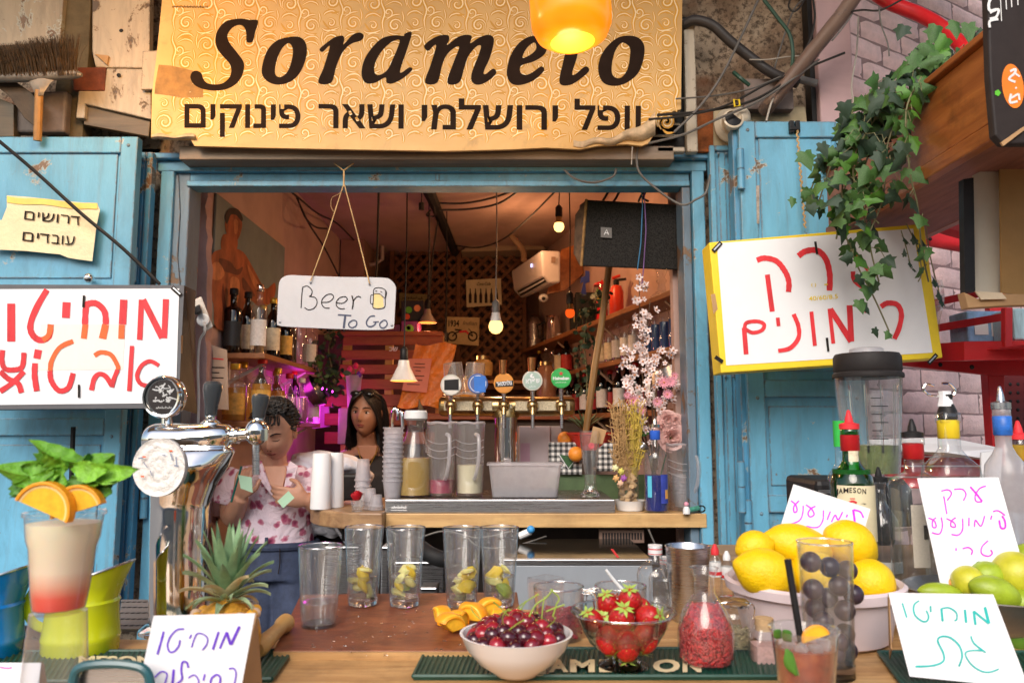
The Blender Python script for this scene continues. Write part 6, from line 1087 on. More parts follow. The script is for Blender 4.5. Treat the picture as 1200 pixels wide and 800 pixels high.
gp=Plane.y(3.075);g=G();g.add([gp.hit(x,y)for x,y in((655,532),(676,536),(668,550))],[(0,2,1)]);obj('pennant_print',g,mat('pennant',(.03,.1,.03),.5),bpy.data.objects['gingham_box'],0);g=G();stroke(g,[(655,532),(666,549),(676,536)],.8,gp,.001,False);squiggle(g,(646,545),(660,549),2.5,gp);obj('print_lines',g,M['paper'],bpy.data.objects['gingham_box'],0)
g=G();pbox(g,643,556,760,600,3.1,.02);obj('backboard',g,mat('green_board',(.07,.12,.05),.6,var=.3),None,0,label='dull green board behind the gingham boxes',cat='board')
for k,(x,y)in enumerate(((662,517),(675,535))):c=P(x,y+6,3.12 if k==0 else 3.04);o=thing('orange',('orange lying in the gingham box','orange in front of the gingham box')[k],'orange',c);obj('peel',G().ell(c+Vector((0,0,.03)),.03,18,12),mat('orange_peel',(.8,.28,.03),.45,bump=.3,bscale=300),o)
bl=thing('red_bowl','red enamel bowl with spiky plant behind the wheat beer glass','bowl',P(692,525,3.12));obj('bowl_wall',G().lathe([(0,0),(.06,0),(.095,.06),(.1,.062),(.1,.07),(.09,.066),(.055,.008),(0,.008)],P(692,527,3.12),32),mat('enamel_red',(.5,.03,.02),.3),bl)
al=thing('spiky_plant','grey green spiky plant growing out of the red bowl','plant',P(688,510,3.12));am=mat('aloe',(.1,.15,.07),.5,var=.3)
for k in range(26):
 a=k*2.4;l_=.09+.05*random.random();c=P(686,506,3.12);d_=Vector((math.cos(a),math.sin(a),.7+.8*random.random())).normalized()
 obj('spike',G().tube([c,c+d_*l_*.5,c+d_*l_+Vector((0,0,-.02))],[.008,.006,.0008],5,flat=.35),am,al)
c=onT(738,2.68,BZ);o=thing('white_dish','shallow white ceramic dish at the right end of the bar shelf','dish',c);obj('dish_wall',G().lathe([(0,0),(.045,0),(.053,.03),(.055,.033),(.051,.033),(.043,.006),(0,.005)],c,32),M['white'],o)
c2=c+Vector((-.005,0,.007));o=thing('cork_glass','glass filled with wine corks standing in the white dish','glass',c2);obj('glass_wall',G().lathe([(0,0),(.034,0),(.036,.14)],c2,26),M['glass'],o)
ckm=mat('cork',(.5,.33,.17),.85,var=.25,scale=60,bump=.5)
for k in range(16):
 a=k*2.2;q=c2+Vector((.02*math.cos(a),.02*math.sin(a),.015+.0062*k));d_=Vector((math.cos(a*1.7)*.6,math.sin(a*1.7)*.6,.6)).normalized()*.015;obj('cork',G().tube([q-d_,q+d_],.0095,10),ckm,o)
o=thing('dried_bouquet','bunch of dried straw grass standing in the cork glass','dried flowers',c2+Vector((0,0,.1)))
sm_=[mat('straw',(.42,.25,.1),.8,var=.3),mat('straw_yellow',(.5,.36,.06),.8,var=.3)]
for col_,xo,n_ in((0,-.02,170),(1,.025,110)):
 g=G()
 for k in range(n_):
  a=random.uniform(0,6.28);r_=random.uniform(0,.045);h=random.uniform(.17,.27)if random.random()<.7 else.1;b0_=c2+Vector((xo*.3+random.uniform(-.008,.008),random.uniform(-.008,.008),.06));tip=c2+Vector((xo+r_*math.cos(a),r_*math.sin(a),.09+h))
  m_=(b0_+tip)/2+Vector((random.uniform(-.012,.012),0,0));g.tube([b0_,m_,tip],.0011,3,cap=False)
  for q in range(4):p_=m_.lerp(tip,q/3);g.tube([p_,p_+Vector((random.uniform(-.018,.018),random.uniform(-.01,.01),random.uniform(-.004,.02)))],[.0012,.002],3,cap=False)
 obj('straw_tuft',g,sm_[col_],o,0,kind='stuff')
wf=mat('small_petal',(.75,.7,.4),.6);
for k,(x,y,cc)in enumerate(((721,548,(.75,.72,.4)),(728,552,(.6,.55,.12)),(722,560,(.7,.4,.15)),(731,560,(.35,.1,.4)),(727,566,(.7,.45,.3)))):
 c=P(x,y,2.63);obj('dried_bloom',G().ell(c,(.011,.009,.011),10,8,fn=lambda d:1+.3*math.sin(6*math.atan2(d.x,d.z))),mat('dried_bloom',cc,.7),o)
blb=bottle('blue curacao style bottle with a blue neck band at the right end of the bar',onT(769,2.62,BZ),.285,.04,'spirit','glass',mat('deep_blue_liquid',(.006,.015,.16),.12,var=.2),.43,None,None,neck=mat('blue_band',(.03,.12,.6),.4),pour=M['chrome'],n=28)
c=onT(769,2.62,BZ);g=G().lathe([(.0406,.03),(.0406,.125)],c,20,a0=-1.35,a1=-.5);obj('label',g,mat('label_blue',(.04,.06,.35),.4,var=.3,scale=30),blb);g=G().lathe([(.0412,.045),(.0412,.075)],c,10,a0=-.95,a1=-.55);obj('label_fruit',g,mat('label_orange',(.8,.4,.08),.5),blb);g=G().lathe([(.0406,.05),(.0406,.12)],c,8,a0=-2.5,a1=-2.1);obj('side_label',g,mat('label_cyan',(.1,.5,.7),.5),blb)
pitcher(800,'empty scratched plastic pitcher at the right end of the bar',None,0,2.68,BZ,.88)
cupstack('cup_stack','stack of cloudy cups nested inside the right hand pitcher',onT(800,2.68,BZ+.012),.026,.034,.05,6,.012,M['frost'],up=True)
c=onT(804,2.56,BZ);o=thing('toy_figure','tiny white and pink plastic figure on the bar corner','figurine',c);obj('figure_body',G().lathe([(.012,0),(.012,.012),(.009,.02),(.007,.024)],c,12),M['white'],o);obj('figure_head',G().ell(c+Vector((0,0,.031)),.008,12,8),mat('figure_pink',(.7,.3,.4),.5),o)
c=onT(815,2.57,BZ);o=thing('coiled_gadget','little green and black coiled gadget on the bar corner','gadget',c);obj('roll',G().tube([c+Vector((-.025,0,.01)),c+Vector((.012,.01,.016))],.009,12),mat('gadget_green',(.05,.22,.16),.4,var=.5,scale=90),o);obj('loop',G().tube([c+Vector((.02+.013*math.cos(a*.5),.01,.014+.01*math.sin(a*.5)))for a in range(13)],.0025,6),M['rubber'],o)
bv=thing('blossom_vase','tall white and pink blossom branches standing beside the blue bottle','flowers',P(765,560,2.8));brm=mat('branch',(.12,.07,.04),.8)
def petal_flower(r,n,cup=.4):
 g=G()
 for k in range(n):
  a=2*math.pi*k/n;c1,s1=math.cos(a),math.sin(a);w=min(.42,2.2/n)
  def q(u,v):return Vector((u*c1-v*s1,u*s1+v*c1,cup*u*u*.8))*r
  g.add([q(.05,0),q(.45,w*.8),q(.95,w*.5),q(1.05,0),q(.95,-w*.5),q(.45,-w*.8)],[(0,1,2,3),(0,3,4,5)])
 return g
prb=None;wm=mat('blossom_white',(.8,.68,.68),.6,var=.12,scale=200);pk=mat('blossom_pink',(.75,.33,.42),.6,var=.2,scale=200);cen=mat('stamen',(.6,.25,.1),.6)
protoW=obj('blossom',petal_flower(.014,5),wm,bv,0,loc=(0,0,0));protoP=obj('blossom',petal_flower(.021,14,.5),pk,bv,0,loc=(0,0,0));pc0=obj('stamen',G().ell((0,0,.003),.0035,8,6),cen,bv,loc=(0,0,0))
def put_fl(p,x,y,Y,s,ang):
 q=p.copy();COL.objects.link(q);q.location=P(x,y,Y)-origin(bv);q.scale=(s,)*3;q.rotation_euler=ang;
 z=pc0.copy();COL.objects.link(z);z.parent=q;z.location=(0,0,0)
rq_=random.Random(5)
brs=[([(768,560,2.8),(760,500,2.8),(752,430,2.78),(750,380,2.76),(749,322,2.75)],36,7),([(768,560,2.8),(765,490,2.8),(762,440,2.78),(757,400,2.76),(762,352,2.75)],34,8),([(766,560,2.8),(752,490,2.78),(740,440,2.77),(734,405,2.76)],34,9),([(770,550,2.8),(768,480,2.78),(772,440,2.76),(782,408,2.76)],22,9),([(768,550,2.8),(780,480,2.78),(790,450,2.76)],14,9),([(768,550,2.8),(748,500,2.78),(742,470,2.76)],24,12)]
for pts,nf_,spd in brs:
 sm=smoothpts(pts,8);obj('branch',G().tube([P(*p)for p in sm],[.0042*(1-.7*i/len(sm))for i in range(len(sm))],6),brm,bv)
 for k in range(nf_):
  i=int((.35+.62*(rq_.random()**.8))*(len(sm)-1));q=sm[i];put_fl(protoW,q[0]+rq_.uniform(-spd,spd),q[1]+rq_.uniform(-6,6),q[2]-rq_.uniform(0,.06),rq_.uniform(.7,1.2),(R(90)+rq_.uniform(-.7,.7),rq_.uniform(-.6,.6),rq_.uniform(-.6,.6)))
for x,y,s in((778,448,1.1),(782,462,.9),(770,470,.9),(742,468,1.0),(735,462,.7),(752,480,.8),(790,440,.7)):put_fl(protoP,x,y,2.7,s,(R(95)+rq_.uniform(-.3,.3),rq_.uniform(-.4,.4),0))
protoW.location=P(749,325,2.72)-origin(bv);protoW.rotation_euler=(R(90),0,0);protoP.location=P(786,447,2.68)-origin(bv);protoP.rotation_euler=(R(90),0,0);pc0.location=P(749,325,2.715)-origin(bv)
obj('vase',G().lathe([(0,0),(.03,0),(.034,.16),(.03,.2)],Vector((Xp(768,2.8,580),2.8,BZ+.001)),20),M['glass'],bv)
rz_=thing('silk_roses','pale pink silk roses and lily low beside the clear pitcher','flowers',P(785,520,2.66));rp=mat('pale_rose',(.72,.45,.42),.6,var=.12,scale=60)
for cx,cy_,s in((787,508,1.25),(782,488,.9),(776,498,.8),(790,490,.8)):
 c=P(cx,cy_+4,2.72)
 for k in range(13):
  a=k*2.4;r0=(.007+.0022*k)*s
  def fn(u,v,a=a,r0=r0,k=k,c=c,s=s):an=a+(u-.5)*2.0;q=r0*(.55+.5*v*(1+.5*(k>8)))+.001*math.sin(9*u);return c+Vector((q*math.cos(an),-(.004+(.026-.0012*k)*v**.8)*s+.0004*k,q*math.sin(an)))
  obj('petal',G().slab(fn,5,3,(0,.0005,.0004)),rp,rz_,80)
obj('rose_stem',G().tube([P(786,512,2.73),P(776,550,2.78),P(770,575,2.8)],.003,5),M['leaf'],rz_);obj('lily_leaf',G().tube([P(757,510,2.75),P(750,495,2.75),P(742,478,2.74)],[.012,.014,.002],6,flat=.2),M['leaf'],rz_)
o=thing('cocktail_shaker','ribbed steel shaker leaning behind the blue bottle','shaker',P(742,555,2.8));obj('shaker_body',G().tube([P(738,556,2.8),P(748,528,2.8),P(755,520,2.8)],[.02,.026,.024],20),M['steel'],o)
# = FRONT COUNTER
CF=1.148
def C(px,py,z=CF):return PZ(px,py,z)
cw=woodm('counter_wood',(.33,.15,.045),(.68,.42,.18),.5,mp=(1.6,16,16),scale=3,dirt=.7)
g=G();x0=-1.4
fc=thing('front_counter','scratched pale wooden front counter carrying the glasses and fruit','counter',(0,1.1,CF))
for k,(y0,y1)in enumerate(((.55,.82),(.822,1.09),(1.092,1.345))):obj('plank',G().box(-1.3,1.6,y0,y1,CF-.035,CF),cw,fc,0,.002)
obj('plank',G().box(-.2,1.6,1.347,1.56,CF-.035,CF),cw,fc,0,.002);obj('plank',G().box(.42,1.6,1.562,2.05,CF-.035,CF),cw,fc,0,.002);obj('counter_front',G().box(-1.29,1.59,1.2,1.33,.3,CF-.036),M['dark'],fc,0)
obj('raised_ledge',G().box(.5,1.6,1.5,2.04,CF+.0005,CF+.055),woodm('ledge_wood',(.2,.12,.06),(.4,.26,.14)),fc,0,.003)
sb=thing('cutting_slab','dark red stained wooden cutting slab under the tall glasses','cutting board',C(430,740))
a=[C(352,703),C(606,700),C(615,760),C(560,771),C(320,771)];obj('slab',G().poly(a,(0,0,.012)),woodm('slab_wood',(.1,.018,.008),(.33,.1,.035),.5,mp=(5,9,9),scale=4,dirt=.8,coat=.06),sb,0,.002)
obj('worn_edge',G().poly([C(320,771.5),C(560,771.5),C(560,773),C(320,773)],(0,0,.011)),cw,sb,0)
SBZ=CF+.0125
def mat_(label,q,n):
 o=thing('bar_mat',label,'bar mat',C(*q[0]));p=[C(*x)for x in q];obj('rubber_sheet',G().poly([v+Vector((0,0,.0005))for v in p],(0,0,.005)),M_green,o,0,.001)
 rim=G()
 for i in range(4):rim.tube([p[i]+Vector((0,0,.006)),p[(i+1)%4]+Vector((0,0,.006))],.003,6)
 obj('mat_rim',rim,M_green,o,0)
 g=G()
 for k in range(1,n):u=k/n;a_,b_=p[0].lerp(p[1],u),p[3].lerp(p[2],u);g.tube([a_.lerp(b_,.04)+Vector((0,0,.006)),a_.lerp(b_,.96)+Vector((0,0,.006))],.0022,4)
 obj('rib',g,M_green,o,0,kind='stuff');return o
M_green=mat('mat_green',(.008,.06,.04),.45,var=.2)
bm1=mat_('dark green ribbed rubber bar mat with cream letters under the fruit bowls',[(500,764),(905,764),(915,797),(484,797)],70)
mpz=Plane((0,0,CF+.0085),(0,0,1));ltr=mat('mat_cream',(.75,.62,.38),.6,bump=.1)
for ch,xa,xb in(('J',628,640),('A',643,666),('M',668,697),('E',702,720),('S',728,748),('O',765,797),('N',800,822)):g=G();text(g,ch,(xa,786),(xb,786),14,mpz,0,bold=.045);obj('letter',g,ltr,bm1,0)
mat_('dark green bar mat corner under the pineapple card',[(-40,768),(342,766),(318,800),(-60,804)],60);mat_('dark green bar mat corner under the teal lettered card',[(1030,768),(1260,768),(1300,815),(1062,812)],40)
fm=bpy.data.objects['bar_mat.001'];g=G();text(g,'MESON',(92,778),(180,778),10,mpz,0,bold=.045);obj('lettering',g,ltr,fm,0)
lemm=mat('lemon_flesh',(.95,.84,.3),.35,var=.12,scale=60,sub=.2);lemp=mat('lemon_rind',(.85,.6,.01),.4,var=.06,bump=.6,bscale=260);limep=mat('lime_rind',(.3,.42,.02),.4,var=.25,scale=30,bump=.4,bscale=260)
def chunk(c,s,rnd):
 g=G();g.ell((0,0,0),s,7,5,fn=lambda d:1+.35*noise.noise(d*2+Vector((rnd,0,0))));return g
glass_proto=None
def tall_glass(px,py,label,fruit=True,z=SBZ,lv=.05,seed=1):
 c=C(px,py,z);o=thing('tall_glass',label,'glass',c,'tall clear glasses on the front counter');h=.148;rn_=random.Random(seed)
 obj('glass_wall',G().lathe([(0,.0005),(.027,.0005),(.0285,.003),(.0295,.01),(.0385,h-.002),(.0384,h),(.0374,h+.0003),(.0366,h-.002),(.0275,.018),(.026,.0165),(0,.0165)],c,48),M['glass'],o,60);obj('glass_foot',G().lathe([(0,.0008),(.0265,.0008),(.0278,.004),(.028,.012),(.0262,.016),(0,.016)],c,36),M['base'],o,60);obj('rim',G().tube([c+Vector((.0378*math.cos(a*.131),.0378*math.sin(a*.131),h))for a in range(48)],.0012,6,closed=True),M['base'],o)
 obj('water',G().lathe([(0,.0175),(.0262,.0175),(.0262+lv*.078,.018+lv),(0,.0182+lv)],c,30),M['water'],o,60);obj('water_line',G().tube([c+Vector(((.0266+lv*.078)*math.cos(a*.21),(.0266+lv*.078)*math.sin(a*.21),.018+lv))for a in range(30)],.0008,5,closed=True),M['base'],o)
 g=G();
 for k in range(24):a=rn_.uniform(3.4,6);zz=rn_.uniform(.05,.14);r_=.0285+zz*.066;g.ell(c+Vector((r_*math.cos(a),r_*math.sin(a),zz)),rn_.uniform(.0006,.0014),5,4)
 obj('droplets',g,M['base'],o,kind='stuff')
 if fruit:
  for k in range(7):
   a=rn_.uniform(0,6.28);q=c+Vector((.013*math.cos(a),.013*math.sin(a),.024+.0072*k));s=rn_.uniform(.008,.0125)
   e_=chunk(q,s,seed+k*3.7);rt_=Matrix.Rotation(rn_.uniform(0,3),3,'Y')@Matrix.Rotation(rn_.uniform(0,3),3,'Z');e_.v=[q+rt_@Vector((p.x*1.0,p.y*.55,p.z*1.5))for p in e_.v];obj('lemon_piece',e_,(lemp if k%3==2 else limep if k==1 and seed%2==0 else lemm),o,25)
 return o
tall_glass(373,741,'empty tall glass with a little water, leftmost on the front counter',False,lv=.035,seed=9,z=CF)
for k,(x,y,lb)in enumerate(((425,708,'tall glass with lemon chunks, first in the row behind'),(474,709,'tall glass with peeled lemon chunks, second in the row behind'),(541,710,'tall glass with lemon chunks, third in the row behind'),(585,709,'tall glass with lemon and lime pieces, last in the row by the orange pieces'))):tall_glass(x,y,lb,seed=k+1,lv=.038)
rr=random.Random(21);g=G()
for k in range(70):q=C(rr.uniform(350,600),rr.uniform(712,768),SBZ+.0002);g.ell(q,(rr.uniform(.0008,.0035),rr.uniform(.0008,.003),.0006),8,4)
obj('spilled_drops',g,M['base'],sb,kind='stuff')
opm=mat('orange_peel2',(.88,.34,.01),.4,var=.08,bump=.5,bscale=300);ofm=mat('orange_flesh',(.92,.48,.03),.35,var=.15,scale=120,bump=.3,sub=.2);pith=mat('pith',(.85,.62,.25),.6)
def wedge(c,r,rz,ry,name='orange_segment',lb='',a1=2.3,par=None):
 o=par or thing(name,lb,'orange piece',c);rot=Matrix.Rotation(rz,3,'Z')@Matrix.Rotation(ry,3,'Y');n=10
 arc=[(r*math.sin(a1*(i/n-.5)),r*math.cos(a1*(i/n-.5))-r*.35)for i in range(n+1)];T=r*.55
 def ring(s,y0):return[c+rot@Vector((x*s,y0,z*s))for x,z in arc]
 obj('rind',G().loft([ring(.8,-T),ring(1,-T*.5),ring(1.03,0),ring(1,T*.5),ring(.8,T)],cap=False,closed=False).v and G().slab(lambda u,v:c+rot@Vector((arc[min(n,round(u*n))][0]*(1-.25*abs(2*v-1)**3),T*(2*v-1),arc[min(n,round(u*n))][1]*(1-.25*abs(2*v-1)**3))),n,6,rot@Vector((0,0,-.002))),opm,o,50)
 obj('flesh',G().poly([c+rot@Vector((x*.93,-T*.85,z*.93))for x,z in arc]+[c+rot@Vector((0,-T*.85,-r*.35))],rot@Vector((0,T*1.7,0))),ofm,o,30,.002);return o
for k,(x,y,r,rz,ry)in enumerate(((528,741,.03,.6,.3),(518,730,.026,2.0,-.5),(538,733,.024,1.2,.7),(556,728,.029,-.5,.4),(572,722,.03,.3,-.4),(585,730,.024,1.5,.2),(548,719,.02,.9,.1))):wedge(C(x,y,SBZ)+Vector((0,0,r*.45)),r,rz,ry,lb='orange piece lying on the red slab, '+('front left','leftmost','beside the front left one','middle','upper right under the last glass','rightmost by the cherries','farthest back')[k])
chm=[mat('cherry_skin',c,.12,var=.3,scale=25,bump=.02,coat=.6,rvar=.03)for c in((.16,.005,.012),(.05,.004,.01),(.3,.01,.02))];cst=mat('cherry_stem',(.3,.4,.06),.6)
c=C(605,789,CF+.006);o=thing('cherry_bowl','white bowl of dark red cherries in front on the bar mat','bowl',c)
R_=.079;obj('bowl_wall',G().lathe([(0,0),(.03,0),(.034,.004),(.055,.018),(.072,.038),(R_,.054),(R_+.002,.057),(R_-.002,.057),(.07,.04),(.05,.02),(.03,.008),(0,.007)],c,56),mat('white_ceramic',(.82,.8,.8),.2,var=.02,bump=.02,coat=.4),o,60)
rn_=random.Random(4);cp=[]
proto=[]
for lay,(n,rr_c,zz)in enumerate(((16,.061,.052),(14,.049,.059),(11,.036,.065),(6,.02,.071),(2,.006,.075),(10,.045,.04))):
 for k in range(n):
  a=k*6.283/n+lay*.4+rn_.uniform(-.08,.08);rr2=rr_c+rn_.uniform(-.004,.002);q=c+Vector((rr2*math.cos(a),rr2*math.sin(a),zz+rn_.uniform(-.002,.003)))
  o2=thing('cherry','small glossy dark cherry in the white bowl','cherry',q,'cherries in the white bowl')
  if len(proto)<6:fl=obj('fruit',G().ell((0,0,0),(.0125,.0125,.0115),18,12,fn=lambda d:1-.12*math.exp(-((1-d.z)*9))),chm[len(proto)%3],o2,60,loc=(0,0,0));fl.location=(0,0,0);proto.append(fl.data)
  else:fl=bpy.data.objects.new('fruit',proto[rn_.randrange(6)]);COL.objects.link(fl);fl.parent=o2
  fl.rotation_euler=(rn_.uniform(-1,1),rn_.uniform(-1,1),0)
  if lay in(1,2,3)and k%3==0:
   d_=Vector((rn_.uniform(-1,1),rn_.uniform(-1,.3),rn_.uniform(.4,1.2))).normalized();obj('stalk',G().tube(smoothpts([tuple(q+Vector((0,0,.01))),tuple(q+d_*.02+Vector((0,0,.008))),tuple(q+d_*.038+Vector((rn_.uniform(-.01,.01),0,.004)))],4),[.0009]*8+[.0016],5),cst,o2)
for pts in([(620,722),(628,708),(640,700),(648,690)],[(648,722),(652,708),(655,700),(645,690)],[(640,716),(650,712),(662,708)]):obj('long_stalk',G().tube(smoothpts([tuple(P(x,y,1.09))for x,y in pts],4),.0012,5),cst,o)
sm1=None;m,t,b=nodes('strawberry_skin');v=N(t,'TexVoronoi');v.inputs['Scale'].default_value=190;tc=N(t,'TexCoord');t.links.new(tc.outputs['Object'],v.inputs['Vector'])
t.links.new(ramp(t,v.outputs['Distance'],[(.1,(.75,.4,.08)),(.17,(.3,.008,.008)),(.6,(.46,.01,.01))]),b.inputs['Base Color']);b.inputs['Roughness'].default_value=.42;bumpn(t,b,v.outputs['Distance'],.5,.002);M['straw']=m
sepm=mat('sepal',(.35,.48,.08),.5,var=.25)
def strawberry(c,s,rot,label):
 o=thing('strawberry',label,'strawberry',c,'strawberries in the glass bowl')
 obj('fruit',G().ell(c,(s,s*.95,s*1.25),22,14,rot,fn=lambda d:(1-.25*max(0,-d.z)**1.5)*(1+.04*noise.noise(d*3+c*50))),M['straw'],o,60)
 for k in range(8):a=k*.785;obj('sepal',G().add([c+rot@(Vector((x*math.cos(a)-y*math.sin(a),x*math.sin(a)+y*math.cos(a),z))*s)for x,y,z in((.05,0,1.24),(.4,.16,1.2+.12*(k%2)),(.85,0,1.12+.25*(k%2)),(.4,-.16,1.2+.12*(k%2)))],[(0,1,2,3)]),sepm,o)
c=C(731,781,CF+.006);o=thing('glass_bowl','clear footed glass bowl holding the strawberries','bowl',c)
obj('bowl_wall',G().lathe([(.02,.012),(.03,.02),(.05,.035),(.062,.055),(.07,.072),(.076,.078),(.0765,.08),(.068,.0745),(.058,.054),(.045,.036),(.024,.022),(0,.02)],c,48),thin('bowl_glass',(.93,.97,.95),(.4,.48,.45),blend=.4),o,60);obj('bowl_foot',G().lathe([(0,0),(.036,0),(.038,.003),(.026,.009),(.02,.013),(0,.016)],c,40),M['base'],o);obj('rim',G().tube([c+Vector((.0765*math.cos(a*.14),.0765*math.sin(a*.14),.08))for a in range(45)],.0016,6,closed=True),M['base'],o)
SP=[(-.026,-.03,.048,.019,150,30),(.0,-.034,.042,.02,175,0),(.028,-.028,.05,.019,160,-30),(.044,.0,.062,.016,120,70),(-.045,-.008,.066,.016,40,-50),(-.006,-.026,.073,.019,35,10),(.032,-.02,.075,.018,75,50),(.012,.01,.09,.018,25,-10),(-.02,.015,.085,.016,30,-30),(.03,.025,.078,.016,90,20),(-.03,.02,.06,.018,60,0),(.0,.0,.06,.02,100,0)]
for k,(x,y,z,s,tl,rz)in enumerate(SP):strawberry(c+Vector((x,y,z)),s,Matrix.Rotation(R(rz),3,'Z')@Matrix.Rotation(R(tl),3,'X'),'ripe strawberry, '+('lower left in the bowl','bottom middle of the bowl','lower right against the glass','right edge of the bowl','left with pale leaves showing','middle one with star leaves up','right one tipped outward','topmost with green crown','top left beside the topmost','right behind the tipped one','left back half hidden','buried in the middle of the heap')[k])
flake=[mat('flakes',(.26,.02,.03),.6,var=.5,scale=90),mat('chili_flakes',(.42,.07,.015),.6,var=.5,scale=90),mat('pomegranate',(.36,.012,.012),.3,var=.75,scale=160,bump=0)]
def pile(name,c,r,h,m_,o,n=260,s=.004,seed=2,z0=.008):
 rr=random.Random(seed);g=G();g.lathe([(0,z0),(r*.9,z0),(r*.93,h*.8),(r*.6,h*.93),(0,h*.97)],c,18)
 for k in range(n):
  a=rr.uniform(0,6.28);
  if rr.random()<.5:q=Vector((r*.93*math.cos(a),r*.93*math.sin(a),rr.uniform(z0,h)))
  else:q_=r*.9*math.sqrt(rr.random());q=Vector((q_*math.cos(a),q_*math.sin(a),h*(.97-.1*q_/r)+rr.uniform(-.002,.004)))
  e_=G().ell((0,0,0),(s,s*.7,s*.45),5,3);rt_=Matrix.Rotation(rr.uniform(0,3),3,'X')@Matrix.Rotation(rr.uniform(0,3),3,'Z');g.add([c+q+rt_@p for p in e_.v],e_.f)
 obj(name,g,m_,o,0,kind='stuff')
for k,(x,y,r,h,lb)in enumerate(((655,748,.043,.086,'glass jug half full of dried purple red petals'),(728,737,.046,.075,'glass jug of chilli flakes with a plastic spoon'))):
 c=C(x,y,CF);o=thing('glass_jug',lb,'jug',c);obj('glass_wall',G().lathe([(0,.001),(r*.88,.001),(r*.9,.01),(r,h),(r*.95,h),(r*.86,.008),(0,.006)],c,32),M['glass'],o,60)
 obj('rim',G().tube([c+Vector((r*.98*math.cos(a*.2),r*.98*math.sin(a*.2),h))for a in range(32)],.0015,6,closed=True),M['base'],o);sg=1 if k==0 else-1
 obj('jug_handle',G().tube(smoothpts([(c.x+sg*r,c.y,c.z+h*.9),(c.x+sg*(r+.016),c.y-.005,c.z+h*.85),(c.x+sg*(r+.018),c.y-.005,c.z+h*.4),(c.x+sg*r,c.y,c.z+h*.25)],4),.004,8),M['base'],o);pile('flakes',c,r*.93,h*(.55 if k==0 else.72),flake[k],o,seed=k)
c=P(728,697,1.36);o=thing('plastic_spoon','white plastic spoon stuck in the chilli flake jug','spoon',c);obj('spoon_handle',G().tube([P(735,697,1.34),P(720,680,1.34),P(710,667,1.34)],[.003,.0028,.0025],8),M['white'],o);obj('spoon_bowl',G().ell(P(738,698,1.34),(.014,.01,.004),14,8),M['white'],o)
o=thing('square_vase','square clear glass vase corner behind the cherry bowl','vase',C(640,742));obj('glass_wall',G().lathe([(.03,.002),(.034,.088),(.031,.088),(.028,.006)],C(640,736),4),M['glass'],o,30)
c=C(808,727);o=thing('shaker_tin','open brushed steel shaker tin behind the red seed flask','shaker',c);obj('tin_wall',G().lathe([(0,0),(.029,0),(.031,.005),(.041,.133),(.0425,.135),(.0415,.136),(.039,.132),(.028,.01),(0,.008)],c,40),M['steel'],o)
c=C(828,778,CF+.006);o=thing('round_flask','round glass flask full of red pomegranate seeds','flask',c)
obj('flask_wall',G().lathe([(0,0),(.03,0),(.037,.006),(.042,.028),(.041,.05),(.034,.075),(.022,.093),(.0155,.104),(.0145,.122),(.02,.138),(.0215,.14),(.0185,.139)],c,40),M['glass'],o);fr_=G();rr=random.Random(8)
fr_.lathe([(0,.004),(.03,.004),(.036,.028),(.036,.048),(.028,.07),(.018,.086),(0,.09)],c,24)
for k in range(1500):
 zz=rr.uniform(.006,.088);r_=(.0375 if zz<.05 else.0375-(zz-.05)*.5);r_=min(r_,.03+zz*.6);a=rr.uniform(2.9,6.5);q=c+Vector((r_*math.cos(a),r_*math.sin(a),zz));e_=G().ell(q,(.0017,.0017,.0024),5,4);fr_.add(e_.v,e_.f)
obj('seeds',fr_,flake[2],o,0,kind='stuff')
c=C(860,762);o=thing('swing_top_jar','clip top glass jar with pale herbs behind the flask','jar',c);obj('jar_wall',G().lathe([(0,0),(.028,0),(.03,.005),(.03,.055),(.026,.062),(.027,.07),(.025,.07),(.024,.062),(.027,.053),(.027,.006)],c,28),M['glass'],o);obj('glass_lid',G().lathe([(.028,.071),(.029,.076),(.02,.082),(0,.084)],c,28),M['base'],o);obj('wire_clip',G().tube(smoothpts([tuple(c+Vector(p))for p in((-.03,-.004,.05),(-.034,-.008,.07),(-.02,-.018,.078),(.02,-.018,.078),(.033,-.008,.068),(.031,-.004,.05))],4),.0012,6),M['chrome'],o);pile('herbs',c,.026,.035,mat('herbs',(.3,.24,.12),.8,var=.5,scale=100),o,160)
c=C(897,778);o=thing('cork_jar','small square spice jar with a cork stopper and pink powder','jar',c);obj('jar_wall',G().lathe([(0,0),(.021,0),(.022,.004),(.022,.04),(.014,.052),(.014,.058),(.012,.058)],c,24,square=5),M['glass'],o,50);obj('spice',G().lathe([(0,.003),(.019,.003),(.019,.03),(0,.03)],c,24,square=5),mat('pink_salt',(.5,.3,.27),.8,var=.2,scale=200),o);obj('cork',G().lathe([(.013,.05),(.014,.068),(0,.069)],c,18),ckm,o)
for k,(x,top,Y,lb)in enumerate(((769,638,1.5,'vermouth bottle neck with white and red cap behind the jug'),(782,652,1.56,'second capped bottle neck hidden beside the shaker tin'))):
 h=P(x,top,Y).z-CF;o=bottle(lb,(Xp(x,Y,700),Y,CF),h,.036,'wine','glass',None,.5,None,None,n=24);c=Vector((Xp(x,Y,700),Y,CF));obj('cap',G().lathe([(.0125,h*.86),(.0135,h*.865),(.0135,h),(0,h*1.005)],c,20),M['white'],o);obj('cap_band',G().lathe([(.0137,h*.94),(.0137,h*.955)],c,20),M['marker'],o);obj('cap_band',G().lathe([(.0138,h*.875),(.0138,h*.885)],c,20),M['marker'],o)
